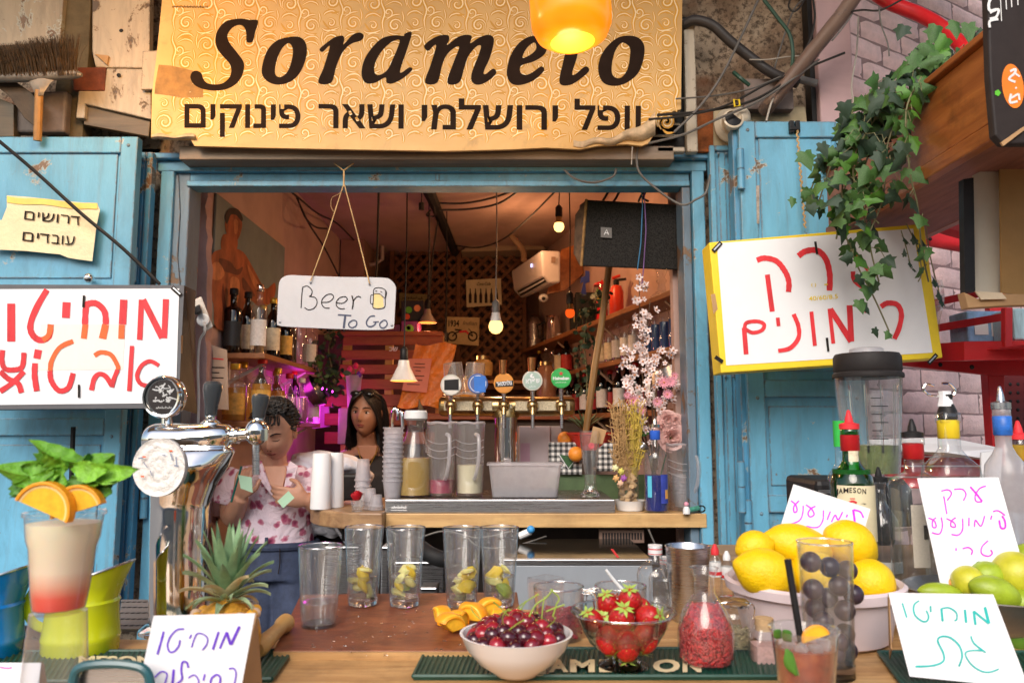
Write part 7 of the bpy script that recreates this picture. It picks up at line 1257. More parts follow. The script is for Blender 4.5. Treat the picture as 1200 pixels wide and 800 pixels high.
for k,(x,y0,y1,red)in enumerate(((839,640,690,1),(853,648,700,0))):
 Y=1.62;c=P(x,y1,Y);h=(y1-y0)*Y/900;o=thing('bitters_bottle',('small bottle with a red dropper tip behind the jars','small clear bottle with a red and white label behind the jars')[k],'bottle',(c.x,c.y,CF));zb=c.z-CF;c=Vector((c.x,c.y,CF));h+=zb
 obj('glass_body',G().lathe([(0,0),(.011,0),(.012,h*.72),(.006,h*.8),(.006,h*.84)],c,16),M['glass'],o);obj('label',G().lathe([(.0123,h*.45),(.0123,h*.7)],c,16),M['white'],o);obj('cap',G().lathe([(.008,h*.82),(.008,h*.9),(.003,h),(0,h)],c,14),M['marker']if red else M['white'],o);obj('label_band',G().lathe([(.0125,h*.48),(.0125,h*.54)],c,16),M['marker'],o)
c=C(973,791);o=thing('fruit_glass','tall straight glass filled with dark purple fruit by the lemons','glass',c);h=.188;obj('glass_wall',G().lathe([(.0335,.004),(.034,.02),(.039,h),(.0375,h),(.032,.022)],c,40),M['glass'],o);obj('glass_foot',G().lathe([(0,0),(.034,0),(.0345,.018),(.03,.022),(0,.021)],c,40),M['base'],o);obj('rim',G().tube([c+Vector((.0383*math.cos(a*.16),.0383*math.sin(a*.16),h))for a in range(39)],.0013,6,closed=True),M['base'],o)
plm=mat('plum_skin',(.035,.022,.035),.35,var=.4,scale=20,bump=.1)
k=0
for x,y in((950,658),(972,664),(993,668),(953,690),(983,686),(955,712),(990,715),(965,728),(990,742),(978,766),(1000,696),(970,700),(982,752),(962,745),(993,762),(962,766)):q=P(x,y,c.y-.006+.02*(k%3));o2=thing('dark_fruit','round dark purple fruit inside the tall glass','fruit',q,'dark purple fruit in the tall glass');obj('fruit',G().ell(q,.0148,20,14),plm,o2);k+=1
c=C(955,744);c.z=CF;o=thing('lemon_tub','pale pink plastic tub heaped with lemons','tub',c);TR=.142;obj('tub_wall',G().lathe([(0,0),(.11,0),(.12,.006),(.135,.075),(.146,.078),(.148,.092),(.142,.096),(.134,.09),(.118,.012),(0,.008)],c,56),mat('pink_plastic',(.72,.6,.62),.4,var=.04),o)
lmat=mat('lemon_skin',(.86,.55,.0),.4,var=.1,scale=11,bump=.9,bscale=170,sub=.05,dirt=.35,dirtc=(.5,.42,.03))
for k,(x,y,w,h,dY,rt_,lb)in enumerate(((897,672,34,28,-.06,.35,'large lemon front left over the tub rim'),(884,641,21,19,.0,-.2,'small lemon at the back left of the tub'),(935,640,38,25,.02,.25,'long lemon with its green tip up in the tub'),(996,637,30,26,.03,.5,'big lemon at the back right of the heap'),(1020,683,27,27,-.05,.5,'lemon at the right rim of the tub'),(955,675,30,28,-.03,0,'lemon hidden behind the glass of dark fruit'),(985,700,28,24,.0,0,'lemon low in the tub behind the glass'))):
 Y=c.y+dY;q=P(x,y,Y);sx,sz=w*Y/900,h*Y/900;rot=Matrix.Rotation(rt_,3,'Y');nip=1 if k%2 else-1
 o2=thing('lemon',lb,'lemon',q,'lemons in the pink tub');obj('rind',G().ell(q,(sx,sz*.95,sz),36,24,rot@Matrix.Rotation(R(90),3,'Y')if False else rot,fn=lambda d,n_=nip:1+.16*math.exp(-((1-abs(d.x))*22))*(1 if d.x*n_>0 else.5)+.025*noise.noise(d*2.2+Vector((sx*99,0,0)))),lmat,o2)
c=P(942,735,.98);c.z=P(942,735,.98).z-.112;o=thing('cocktail_cup','plastic cup of reddish cocktail with mint, orange and a black straw','cocktail',(c.x,c.y,CF));c=Vector((c.x,c.y,CF));h=P(942,735,.98).z-CF
obj('cup_wall',G().lathe([(0,0),(.027,0),(.029,.004),(.0395,h-.006),(.042,h-.002),(.042,h),(.039,h-.001),(.028,.008)],c,40),M['glass'],o)
m,t,b=nodes('cocktail_drink');t.links.new(ramp(t,noisef(t,26,4,.6),[(.3,(.13,.012,.006)),(.5,(.36,.05,.015)),(.72,(.6,.17,.04))]),b.inputs['Base Color']);b.inputs['Roughness'].default_value=.15;obj('drink',G().lathe([(0,.006),(.0265,.006),(.0365,h-.022),(0,h-.02)],c,36),m,o)
obj('straw',G().tube([P(923,655,.985),P(945,790,.975)],.0043,12),M['black'],o)
for k in range(9):a=k*.7;q=c+Vector((.024*math.cos(a),.024*math.sin(a),h-.02));obj('ice_cube',G().obox(q,(.014,.013,.012),Matrix.Rotation(a,3,'Z')@Matrix.Rotation(a*1.3,3,'X')),M['frost'],o,0,.002)
rs_=Matrix.Rotation(R(-18),3,'Y');q=P(957,748,.946);obj('orange_slice',G().poly([q+rs_@Vector((.015*math.cos(R(k*15)),0,.013*math.sin(R(k*15))))for k in range(13)],(0,.004,0)),ofm,o,0);obj('orange_rind',G().tube([q+rs_@Vector((.0155*math.cos(R(k*15)),.002,.0135*math.sin(R(k*15))))for k in range(13)],.0022,6),opm,o)
for k,(x0_,y0_,x1_,y1_,w)in enumerate(((922,760,934,792,10),(934,772,955,798,12),(916,748,908,738,7),(928,752,918,738,8))):
 a_,b_=P(x0_,y0_,.951 if k<2 else.965),P(x1_,y1_,.9505 if k<2 else.955);d_=b_-a_;sd_=d_.cross(Vector((0,-1,.1))).normalized()*w*.0009
 obj('mint_leaf',G().slab(lambda u,v:a_+d_*v+sd_*(2*u-1)*math.sin(math.pi*min(.97,max(.05,v)))+Vector((0,.002*abs(2*u-1),0)),4,8,(0,.0004,0)),M['leaf3'],o,80)
c=C(1165,745);c.z=CF;o=thing('lime_bowl','shallow dented metal bowl full of limes at the right edge','bowl',c);obj('bowl_wall',G().lathe([(0,0),(.06,0),(.1,.03),(.135,.075),(.139,.078),(.134,.079),(.095,.036),(.055,.006),(0,.005)],c,44),mat('dented_metal',(.35,.33,.33),.35,metal=.7,bump=.6,bscale=30),o)
lms=[mat('lime_skin',x,.35,var=.3,scale=14,bump=.4,bscale=230)for x in((.3,.4,.02),(.52,.5,.03),(.09,.2,.02),(.6,.22,.02))]
for k,(x,y,w,h,dY,mi,ry)in enumerate(((1190,673,26,26,-.02,1,.2),(1166,694,28,18,-.06,0,.35),(1157,674,19,16,-.02,0,0),(1134,681,17,18,-.03,1,.5),(1102,694,24,11,-.04,0,.1),(1114,684,11,10,-.01,3,0),(1147,664,16,10,.0,2,.2),(1200,708,20,17,-.05,0,.2),(1192,745,24,18,-.06,2,.3),(1150,735,24,18,-.02,0,0),(1207,655,22,18,.02,0,0))):
 Y=c.y+dY;q=P(x,y,Y);o2=thing('lime',('big yellow green lime on top of the heap','long green lime leaning behind the teal lettered card','green lime in the middle of the heap','yellowish lime left of the middle','flat lime at the left rim of the bowl','small orange fruit among the limes','dark green lime at the back of the heap','green lime at the right edge of the frame','dark green fruit low at the right edge','lime hidden behind the teal lettered card','lime behind the biggest one')[k],'lime',q,'limes in the metal bowl');obj('rind',G().ell(q,(w*Y/900,h*Y/900,h*Y/900),28,18,Matrix.Rotation(ry,3,'Y'),fn=lambda d:1+.1*math.exp(-((1-abs(d.x))*20))),lms[mi],o2)
def card(label,TL,TR,BR,BL,Ys,ost,s,lets,w,ink,kraft=None):
 a,b_,d_=P(*TL,Ys[0]),P(*TR,Ys[1]),P(*BL,Ys[2]);pl=Plane.of(a,b_,d_);q=[pl.hit(*p)for p in(TL,TR,BR,BL)];o=thing('price_card',label,'card',(sum(q,Vector())/4).xy.to_3d()+Vector((0,0,min(p.z for p in q))))
 obj('card_face',G().poly(q,-pl.n*.0012),M['paper'],o,0)
 if kraft:kk=[P(*p[:2],p[2])for p in kraft];nn=(kk[1]-kk[0]).cross(kk[2]-kk[0]).normalized();obj('kraft_back',G().poly(kk,nn*.0015),M['kraft'],o,0)
 g=G()
 for n,it in enumerate(lets):
  ww=w
  if isinstance(it,tuple):it,ww=it
  ok=[p for p in xf(ost,s,it)];stroke(g,ok,ww/s,pl,.0006+n*.00004)
 obj('handwriting',g,ink,o,0);return o
ik=lambda n,c:mat(n,c,.6,var=.15,scale=50,bump=0)
card('white tent card with purple Hebrew writing in front of the pineapple',(180,721),(299,718),(276,842),(154,846),(.97,1.0,.945),(160,700),8,[([(255,315),(230,410),(195,530)],20),([(445,292),(380,300),(320,360),(290,440),(310,505),(355,500),(395,450),(408,395)],16),([(515,345),(495,382)],15),([(515,465),(560,345),(620,340),(665,380),(655,440),(615,490)],13),([(770,318),(715,485)],22),([(780,475),(845,320)],20),([(845,325),(882,440)],26),([(885,440),(965,268)],26),([(170,745),(230,692),(285,715),(262,810)],13),([(348,670),(335,820)],22),([(485,655),(470,605),(430,605),(418,680),(425,760),(370,810)],18),([(485,750),(540,722),(580,770),(575,830)],13),([(640,712),(625,775)],14),([(760,850),(700,830),(700,760),(750,720),(785,750),(775,820)],17),([(865,665),(910,662),(932,710),(912,830)],13)],15,ik('purple_ink',(.12,.02,.55)),[(298,718,1.0),(301,719,1.001),(308,815,1.06),(281,815,.985)])
card('white tent card with teal Hebrew writing at the lower right',(1041,694),(1164,696),(1206,806),(1066,792),(1.13,1.11,1.1),(1030,680),6.667,[([(183,175),(218,288)],13),([(315,155),(275,190),(278,260),(330,312),(372,316),(388,280),(370,232)],14),([(403,195),(405,245)],16),([(498,318),(488,215)],20),([(490,216),(550,212),(605,250),(608,300),(590,312)],13),([(672,225),(682,328)],20),([(755,345),(740,235)],20),([(742,238),(860,335)],18),([(860,335),(828,205)],24),([(285,670),(420,662),(500,630),(505,570),(460,470),(490,435),(560,445),(630,510),(650,590),(625,670)],15),([(718,432),(745,490),(835,560)],13),([(810,545),(720,545),(675,570),(720,650),(800,705),(870,712),(938,688)],12)],14,ik('teal_ink',(.0,.42,.4)),[(1041,694,1.131),(1044,760,1.131),(1042,772,1.2),(1040,700,1.14)])
card('white card with magenta Hebrew writing propped over the limes',(1075,560),(1170,559),(1207,690),(1103,688),(1.4,1.4,1.34),(1030,540),5,[[(365,175),(405,168),(425,190),(400,230)],[(380,205),(398,310)],[(440,165),(490,165),(510,195),(495,232)],([(535,150),(570,190),(605,235)],11),[(605,238),(570,235),(565,200),(590,160),(627,145)],[(290,332),(325,350),(335,385),(315,385),(315,350),(335,330)],[(365,328),(372,380),(355,425),(310,418)],[(395,335),(440,360),(447,385),(422,380),(425,350),(450,330)],[(490,335),(490,400),(465,432),(425,428)],[(528,330),(527,380)],[(560,385),(566,345),(598,380),(620,320)],[(662,318),(655,342)],[(668,295),(700,290),(740,318)],([(705,345),(715,390),(740,388),(738,350),(722,320)],11),[(452,508),(452,525)],[(490,512),(525,505),(548,525),(540,548)],[(640,465),(605,500),(602,540),(640,556),(664,540),(655,518)],[(465,638),(475,660)]],8,ik('magenta_ink',(.72,.02,.6)))
card('white card with pink Hebrew writing behind the lemons',(930,567),(1020,596),(1004,652),(910,632),(1.46,1.46,1.44),(910,560),8,[[(135,210),(180,250),(192,305),(165,318),(163,265),(212,210)],([(250,255),(245,330),(215,395),(135,428)],12),[(275,248),(330,290),(352,340),(315,362),(295,330),(322,285),(365,262)],([(440,300),(435,390),(400,450),(350,462),(280,448)],12),[(505,310),(475,390)],[(515,410),(550,345),(578,390),(620,315)],([(665,340),(655,365)],14),([(815,370),(785,315),(722,295)],14),([(718,295),(728,360),(735,435)],20)],13,ik('pink_ink',(.9,.02,.8)))
card('white card corner with a pink mark at the lower left edge',(-40,776),(48,776),(40,850),(-60,850),(.98,.98,.95),(0,620),5,[([(-10,805),(40,812),(70,808)],8)],8,ik('pink_ink2',(.8,.05,.4)),[(48,776,.98),(52,778,.985),(60,835,1.04),(42,835,.97)])
LZ=CF+.0555
def bt(px,Y,top,r,label,kind,gm,**k):x=Xp(px,Y,560);h=P(px,top,Y).z-LZ;return bottle(label,(x,Y,LZ),h,r,kind,gm,n=30,**k),Vector((x,Y,LZ)),h
o,c,h=bt(998,1.56,500,.0415,'green whiskey bottle with a cream label and red pourer behind the cards','spirit','gglass',liquid=liq('whiskey',(.03,.22,.04)),lv=.72,lab=None,neck=M['foilred'],pour=M['marker'])
lb=G().lathe([(.042,h*.26),(.042,h*.62)],c,24,a0=-2.7,a1=-.4);obj('label',lb,mat('whiskey_label',(.72,.64,.42),.6,var=.05,scale=40),o)
class Cyl:
 def __init__(s,c,r):s.c,s.r=c,r
 def hit(s,px,py,off=0):
  d=ray(px,py);e=Vector((0,0,EYE));r=s.r+off;ox,oy=e.x-s.c.x,e.y-s.c.y;A_=d.x**2+d.y**2;B_=2*(ox*d.x+oy*d.y);D_=max(0,B_*B_-4*A_*(ox*ox+oy*oy-r*r));return e+d*((-B_-math.sqrt(D_))/(2*A_))
cyl=Cyl(c,.0422);g=G()
for ch,x0,x1,yb in(('J',979.5,982.3,578.5),('A',982.8,987.8,577.8),('M',988.4,994.4,577.2),('E',995.4,998.6,577),('S',999.7,1003.2,577),('O',1004.4,1009.6,577.6),('N',1010.6,1015,578.4)):text(g,ch,(x0,yb),(x1,yb),6,cyl,.0004,bold=.02)
text(g,'1780',(1009,591),(1015,591),1.6,cyl,.0004);obj('label_text',g,M['ink'],o,0);g=G();stroke(g,[(994,589),(999,587),(1004,589)],2.5,cyl,.0004);stroke(g,[(996,584),(1002,584)],1.2,cyl,.0005,False);obj('label_crest',g,M['marker'],o,0);obj('neck_label',G().lathe([(.0172,h*.72),(.0172,h*.86)],c,14,a0=-2.2,a1=-1),M['lblcream'],o)
o,c,h=bt(986,1.72,508,.03,'tall clear bottle with a green striped cap behind the whiskey','spirit','glass');obj('cap',G().lathe([(.0115,h*.9),(.013,h*.9),(.013,h*1.1),(0,h*1.1)],c,18),M['green'],o)
o,c,h=bt(1072,1.5,510,.043,'clear bottle with red foil neck and black pourer','square','glass',liquid=M['water'],lv=.5,neck=M['foilred'],pour=M['black'],sq=4);obj('back_label',G().box(c.x-.034,c.x-.004,c.y-.046,c.y-.045,c.z+h*.15,c.z+h*.55),mat('barcode_label',(.66,.6,.5),.6,var=.3,scale=300,mp=(1,1,6)),o,0)
g=G();[g.box(c.x-.013+.0012*k,c.x-.0125+.0012*k,c.y-.0475,c.y-.047,c.z+h*.33,c.z+h*.42)for k in range(7)];obj('barcode',g,M['ink'],o,0,kind='stuff')
o,c,h=bt(1115,1.52,482,.045,'wide clear bottle with a yellow neck band and a bent wire pourer','spirit','glass',liquid=M['water'],lv=.45,neck=M['yellowcard'],sq=5);
for k in range(3):obj('gold_line',G().lathe([(.0457,h*(.55+.03*k)),(.0457,h*(.557+.03*k))],c,24,a0=-2.4,a1=-.7,square=5),M['goldcap'],o)
obj('stopper',G().lathe([(.016,h*.95),(.018,h*.96),(.018,h*1.0),(.01,h*1.06),(.012,h*1.1),(0,h*1.11)],c,18),M['black'],o);obj('wire_ring',G().tube(smoothpts([tuple(P(x,y,1.52))for x,y in((1104,464),(1090,463),(1083,457),(1085,450),(1094,452))],5),.0022,6),M['chrome'],o);obj('wire_ring',G().tube(smoothpts([tuple(P(x,y,1.52))for x,y in((1104,449),(1113,450),(1119,457),(1117,463),(1108,465))],5),.0026,6),M['chrome'],o);obj('foil_wrap',G().lathe([(.015,0),(.011,.02),(.012,.03)],P(1108,476,1.52),8),M['paper'],o,20)
o,c,h=bt(1179,1.45,476,.036,'frosted bottle with a blue neck band at the right edge','spirit','frost',neck=mat('blue_foil',(.02,.13,.5),.4,var=.3,scale=100),pour=M['steel'])
o,c,h=bt(1197,1.5,512,.043,'clear bottle with yellow neck and red pourer at the right edge','spirit','glass',liquid=M['water'],lv=.5,lab=mat('pale_blue_label',(.45,.55,.7),.6,var=.4,scale=40),neck=M['goldcap'],pour=M['marker'])
c=C(1037,700);c.z=CF;h=P(1037,562,c.y).z-CF;o=bottle('empty clear bottle with a dark speed pourer beside the lemon tub',c,h,.037,'wine','glass',n=30,lab=M['lblwhite'],lz=(.05,.32),pour=M['rubber'])
o=thing('black_machine','black plastic machine housing behind the bottles','machine',P(1000,600,1.8));g=G();pbox(g,958,562,1050,640,1.72,.2);obj('housing',g,M['black'],o,0,.012);g=G();pbox(g,960,574,1064,578,1.715,.005);pbox(g,1010,590,1060,594,1.715,.005);obj('trim',g,M['steel'],o,0)
Yb=1.78;cb_=P(1023,560,Yb);o=thing('blender_jar','clear blender jar with a black lid and green smoothie at the bottom','blender',cb_);zt=P(1023,437,Yb).z-cb_.z;k_=Yb/900
obj('jar_wall',G().lathe([(0,.0),(.056,0),(.058,.01),(.062,.05),(.0735,zt-.008),(.0745,zt),(.071,zt),(.059,.05),(.055,.012)],cb_,8*5,square=0),M['glass'],o,60);obj('smoothie',G().lathe([(0,.012),(.053,.012),(.0585,.075),(0,.077)],cb_,32),mat('smoothie',(.13,.17,.04),.3,var=.3,scale=60),o)
obj('jar_lid',G().lathe([(.0765,zt-.012),(.0775,zt-.008),(.0765,zt-.002),(.072,zt+.002),(.074,zt+.006),(.0735,zt+.036),(.069,zt+.044),(0,zt+.045)],cb_,40),mat('grey_black_rubber',(.018,.015,.015),.6,var=.15,spec=.25),o);obj('lid_plug',G().lathe([(.038,zt+.045),(.037,zt+.055),(.034,zt+.058),(0,zt+.057)],cb_,30),M['frost'],o)
for k in range(5):a=-2.6+.5*k;obj('jar_rib',G().tube([cb_+Vector((.0585*math.cos(a),.0585*math.sin(a),.06)),cb_+Vector((.0685*math.cos(a),.0685*math.sin(a),zt-.03))],.0028,6),M['base'],o)
for k in range(6):a=-1.95;z_=.09+.018*k;obj('scale_mark',G().tube([cb_+Vector(((.062+z_*.06)*math.cos(a+q*.1),(.062+z_*.06)*math.sin(a+q*.1),z_))for q in range(4 if k%2 else 6)],.0009,4),M['black'],o)
obj('blender_base',G().lathe([(0,-.1),(.07,-.1),(.068,-.02),(.055,0),(0,0)],cb_,24,square=4),M['black'],o)
# = left side of the counter
ch=M['chrome']
def fused(name,g,m_,parent,vox=.004,it=6,fac=.6,**k):
 o=obj(name,g,m_,parent,smooth=0,**k);r=o.modifiers.new('r','REMESH');r.mode='VOXEL';r.voxel_size=vox;r.use_smooth_shade=True;s_=o.modifiers.new('s','SMOOTH');s_.iterations=it;s_.factor=fac
 dg=bpy.context.evaluated_depsgraph_get();me=bpy.data.meshes.new_from_object(o.evaluated_get(dg));o.modifiers.clear();old=o.data;o.data=me;bpy.data.meshes.remove(old)
 for p in me.polygons:p.use_smooth=True
 return o
Yt=1.4;kt=Yt/900;base=C(208,732);base.y=Yt
tw=thing('chrome_tap_tower','big polished chrome beer tap tower at the left of the counter','beer tap',(P(208,700,Yt).x,Yt,CF))
def ringe(px,py,rp,fy=1.0,n=28):q=P(px,py,Yt);return[q+Vector((rp*kt*math.cos(a*2*math.pi/n),rp*kt*fy*math.sin(a*2*math.pi/n),0))for a in range(n)]
def ringx(px,py,rz,ry,n=28):q=P(px,py,Yt);return[q+Vector((0,ry*kt*math.cos(a*2*math.pi/n),rz*kt*math.sin(a*2*math.pi/n)))for a in range(n)]
g=G().loft([ringe(209,745,31),ringe(209,640,31),ringe(211,590,32),ringe(216,565,37),ringe(222,545,44),ringe(226,525,50,.6)])
g.loft([ringx(170,517,9,9),ringx(173,516,16,18),ringx(182,515,19,23),ringx(220,515,19,25),ringx(255,512,17,22),ringx(268,510,13,16),ringx(274,509,6,7)])
fused('tower_body',g,ch,tw,.0035,14,.6)
obj('base_ring',G().lathe([(0,0),(.062,0),(.062,.006),(.05,.014),(0,.014)],(P(209,700,Yt).x,Yt,CF),36),ch,tw)
obj('tap_arm',G().tube([P(268,511,Yt),P(276,510,Yt),P(277,510,Yt),P(296,508,Yt)],[.0135,.0135,.011,.011],20),ch,tw,40);obj('arm_ring',G().tube([P(277,510,Yt),P(280,510,Yt)],.0155,20),ch,tw,40)
obj('faucet',G().ell(P(301,506,Yt),(.021,.021,.024),24,16),ch,tw);obj('faucet_nut',G().tube([P(309,503,Yt-.01),P(309,516,Yt-.01)],.007,6),ch,tw,20);obj('spout',G().tube([P(300,515,Yt),P(300,556,Yt)],.0062,16),M['steel'],tw);obj('spout',G().tube([P(246,530,Yt+.02),P(246,555,Yt+.02)],.006,14),M['steel'],tw)
hm=mat('handle_charcoal',(.035,.04,.045),.3,var=.1,coat=.3)
def handle(px,y0,y1,lean,s):
 a_,b_=P(px,y1,Yt),P(px+lean,y0,Yt);ax=(b_-a_);L=ax.length;rot=Vector((0,0,1)).rotation_difference(ax.normalized()).to_matrix()
 obj('tap_handle',G().lathe([(.0085,L*.0),(.0105,L*.02),(.012,L*.3),(.0165*s,L*.75),(.016*s,L*.9),(.011,L*.98),(0,L)],a_,24,rot),hm,tw);obj('handle_collar',G().lathe([(.007,-.018),(.009,-.012),(.0085,-.002),(.0105,.0)],a_,20,rot),ch,tw)
handle(247,446,487,3,1.02);handle(303,461,490,3,.95)
obj('collar_base',G().lathe([(.02,-.008),(.018,.004),(.009,.01)],P(247,498,Yt),20),ch,tw);obj('medal_stem',G().tube([P(196,505,Yt),P(195,485,Yt)],[.011,.008],14),ch,tw)
q=P(193,465,Yt-.02);md=obj('medal',G().lathe([(0,-.012),(.036,-.012),(.038,-.008),(.038,.008),(.035,.013),(.032,.0125),(.031,.009),(0,.009)],q,40,Matrix.Rotation(R(90),3,'X')@Matrix.Rotation(R(-8),3,'Y')),ch,tw);mp_=Plane(q+Vector((0,-.0145,0)),(-.05,-1,0))
obj('medal_face',G().add([mp_.hit(192.5+19.5*math.cos(a*.224),465+20*math.sin(a*.224))for a in range(28)],[tuple(range(28))]),mat('medal_black',(.025,.02,.02),.3),md,0)
g=G();rr=random.Random(6)
for k in range(26):x,y=192+rr.uniform(-12,12),462+rr.uniform(-12,8);stroke(g,[(x,y),(x+rr.uniform(-4,4),y+rr.uniform(-3,3)),(x+rr.uniform(-5,5),y+rr.uniform(-4,4))],rr.uniform(.8,2),mp_,.0006+k*.00004)
squiggle(g,(183,478.5),(202,478.5),2.6,mp_,.002,9);obj('engraved_picture',g,mat('silver_print',(.6,.6,.6),.35,metal=.5),md,0)
q=P(187,547,1.33);obj('paper_cover',G().lathe([(0,.001)]+[(.0495*i/12,.002+.0014*math.sin(i*1.7))for i in range(1,13)]+[(.0497,-.006),(.04,-.01),(0,-.01)],q,48,Matrix.Rotation(R(90),3,'X')@Matrix.Rotation(R(-10),3,'Y')),mat('crumpled_tissue',(.76,.73,.7),.8,var=.05,scale=9,bump=1.0,bscale=26,bd=.012),tw,70)
pc_=Plane(q+Vector((0,-.0065,0)),(-.1,-1,0));g=G();[stroke(g,[(x,y),(x+dx,y+dy)],w,pc_,.0,False)for x,y,dx,dy,w in((162,537,6,-1,2),(168,541,5,7,1.2),(200,531,2,8,1.6),(204,545,5,1,2),(176,551,2,6,1.4),(190,533,4,0,1.2),(206,535,1,10,1.3))];obj('faded_print',g,mat('faded_ink',(.25,.28,.36),.7),tw,0);g=G();[stroke(g,[(x,y),(x+4,y)],1.8,pc_,.0004,False)for x,y in((167,535),(165,558),(198,528))];obj('orange_dash',g,M['orangemarker'],tw,0)
dt=thing('perforated_tray','grey perforated drip tray behind the chrome tower foot','tray',C(200,720));a=[C(138,741),C(306,741),C(300,706),C(142,706)];obj('tray_plate',G().poly([p+Vector((0,0,.001))for p in a],(0,0,.006)),mat('grey_tray',(.25,.23,.22),.4,metal=.4),dt,0,.001);g=G()
for i in range(24):
 for j in range(5):
  q=a[0].lerp(a[1],(i+.5+.25*(j%2))/24.5).lerp(a[3].lerp(a[2],(i+.5+.25*(j%2))/24.5),(j+.5)/5);g.box(q.x-.0045,q.x+.003,q.y-.006,q.y+.002,q.z+.0072,q.z+.0076)
obj('slots',g,M['black'],dt,0,kind='stuff')
c=P(265,722,1.16);pa=thing('pineapple','pineapple with a spiky grey green crown behind the purple card','pineapple',(c.x,c.y,CF));obj('pineapple_body',G().ell((c.x,c.y,CF+.05),(.05,.05,.055),24,16),mat('pineapple_skin',(.7,.33,.03),.5,var=.4,scale=60,bump=1,bscale=60,bd=.01),pa);rr=random.Random(12)
pl_=[mat('crown_leaf',x,.5,var=.25,scale=40)for x in((.22,.36,.18),(.36,.46,.26),(.62,.52,.3))];cb0=P(265,708,1.16)
for k in range(46):
 lvl=k/46;a=k*2.4;el=R(12+72*lvl);L=.038+.043*math.sin(min(1,lvl*1.3)*1.8);d_=Vector((math.cos(a)*math.cos(el),math.sin(a)*math.cos(el),math.sin(el)));sd_=Vector((-math.sin(a),math.cos(a),0));s0=cb0+Vector((0,0,.045*lvl))+Vector((math.cos(a),math.sin(a),0))*.012
 drop=.022*(1-lvl)+.004
 def fn(u,v):w=.0105*(1-v)**.7*(1-.15*v);return s0+d_*L*v+sd_*w*(2*u-1)+Vector((0,0,-drop*v**2.5+.004*abs(2*u-1)))
 obj('crown_leaf',G().slab(fn,2,7,(0,.0004,-.0006)),pl_[0 if lvl>.45 else(1 if k%3 else 2)],pa,60)
for k in range(12):a=k*.55;q=P(265,718,1.16)+Vector((.042*math.cos(a),.042*math.sin(a),.0));obj('eye_scale',G().ell(q,(.009,.009,.008),8,6),mat('pine_eye',(.85,.42,.04),.4)if k%2 else mat('pine_eye2',(.7,.5,.35),.6),pa)
o=thing('muddler','turned wooden muddler lying beside the pineapple','muddler',C(320,745,SBZ));a_,b_=C(300,762,SBZ+.01),C(336,728,SBZ+.014);obj('muddler_body',G().tube([a_,a_.lerp(b_,.1),a_.lerp(b_,.5),a_.lerp(b_,.8),a_.lerp(b_,.86),a_.lerp(b_,.97),b_],[.012,.015,.012,.011,.015,.015,.008],18),woodm('muddler_wood',(.55,.26,.06),(.75,.45,.15),.4,mp=(4,4,4)),o,50)
def enamel_jug(px,base_y,label,m_,hs):
 c=C(px,base_y);o=thing('enamel_jug',label,'jug',c);r=.056;h1=.08*hs;n=40;rows=[(.95,0,0),(1,.004,0),(1,.022,0),(1.03,.026,0),(1,.03,0),(.93,h1*.9,0),(.97,h1,0),(.92,h1+.004,0),(.98,h1+.02,.5),(1.1,h1+.036,1.0)]
 rings=[]
 for rr0,z,tl in rows:rings.append([c+Vector((r*rr0*math.cos(a)+tl*.012*max(0,math.cos(a)),r*rr0*math.sin(a),z+tl*(.026*math.cos(a))))for a in[2*math.pi*i/n for i in range(n)]])
 g=G().loft(rings+[[p+(c+Vector((0,0,p.z-c.z))-p)*.04 for p in rg]for rg in reversed(rings)],cap=False);g.loft([rings[0],[p+Vector((0,0,.001))for p in rings[0]]]);obj('jug_wall',g,m_,o,50);obj('jug_rim',G().tube(rings[-1],.0018,6,closed=True),M['steel'],o)
 obj('jug_handle',G().tube(smoothpts([tuple(c+Vector(p))for p in((-r*.95,0,h1+.02),(-r-.022,0,h1+.016),(-r-.034,0,h1-.012),(-r-.02,0,h1-.036),(-r*.95,0,h1-.045))],5),.005,8,flat=1.6),m_,o);return o
enamel_jug(94,764,'lime yellow enamel jug with a flared spout behind the tall cocktail',mat('enamel_yellow',(.62,.68,.01),.25,var=.06,bump=.05,coat=.4),1.0);enamel_jug(-22,770,'bright blue enamel jug at the left edge',mat('enamel_blue',(.0,.2,.62),.25,var=.1,bump=.05,coat=.4),1.0)
Yc=.95;ax_=P(64,760,Yc).x;ct=thing('mint_cocktail','layered cocktail in a plastic cup topped with orange and mint, balanced on an upturned cup','cocktail',(ax_,Yc,CF));z_=lambda y:P(64,y,Yc).z-CF;kc=Yc/900;cc0=Vector((ax_+.002,Yc,CF))
obj('lower_cup',G().lathe([(38*kc,0),(37.5*kc,.004),(29*kc,z_(716)),(0,z_(715))],cc0,40),M['plastic'],ct);obj('upper_cup',G().lathe([(0,z_(712)),(27*kc,z_(712)),(30*kc,z_(690)),(34.5*kc,z_(640)),(38*kc,z_(630)),(40.5*kc,z_(604)),(43*kc,z_(603)),(43*kc,z_(599)),(40*kc,z_(600))],cc0,44),M['glass'],ct)
m,t,b=nodes('layered_drink');tc=N(t,'TexCoord');se=N(t,'SeparateXYZ');t.links.new(tc.outputs['Object'],se.inputs[0]);mr_=N(t,'MapRange');mr_.inputs['From Min'].default_value=z_(712);mr_.inputs['From Max'].default_value=z_(604);t.links.new(se.outputs[2],mr_.inputs[0]);t.links.new(ramp(t,mr_.outputs[0],[(.0,(.72,.04,.03)),(.14,(.78,.08,.05)),(.25,(.8,.36,.24)),(.42,(.88,.72,.55)),(1,(.9,.84,.6))]),b.inputs['Base Color']);b.inputs['Roughness'].default_value=.3;b.inputs['Subsurface Weight'].default_value=.3;b.inputs['Subsurface Scale'].default_value=.02
obj('drink',G().lathe([(0,z_(711)),(26*kc,z_(711)),(29*kc,z_(690)),(33.5*kc,z_(641)),(36.5*kc,z_(631)),(38.5*kc,z_(612)),(0,z_(611))],cc0,40),m,ct,loc=(0,0,CF))
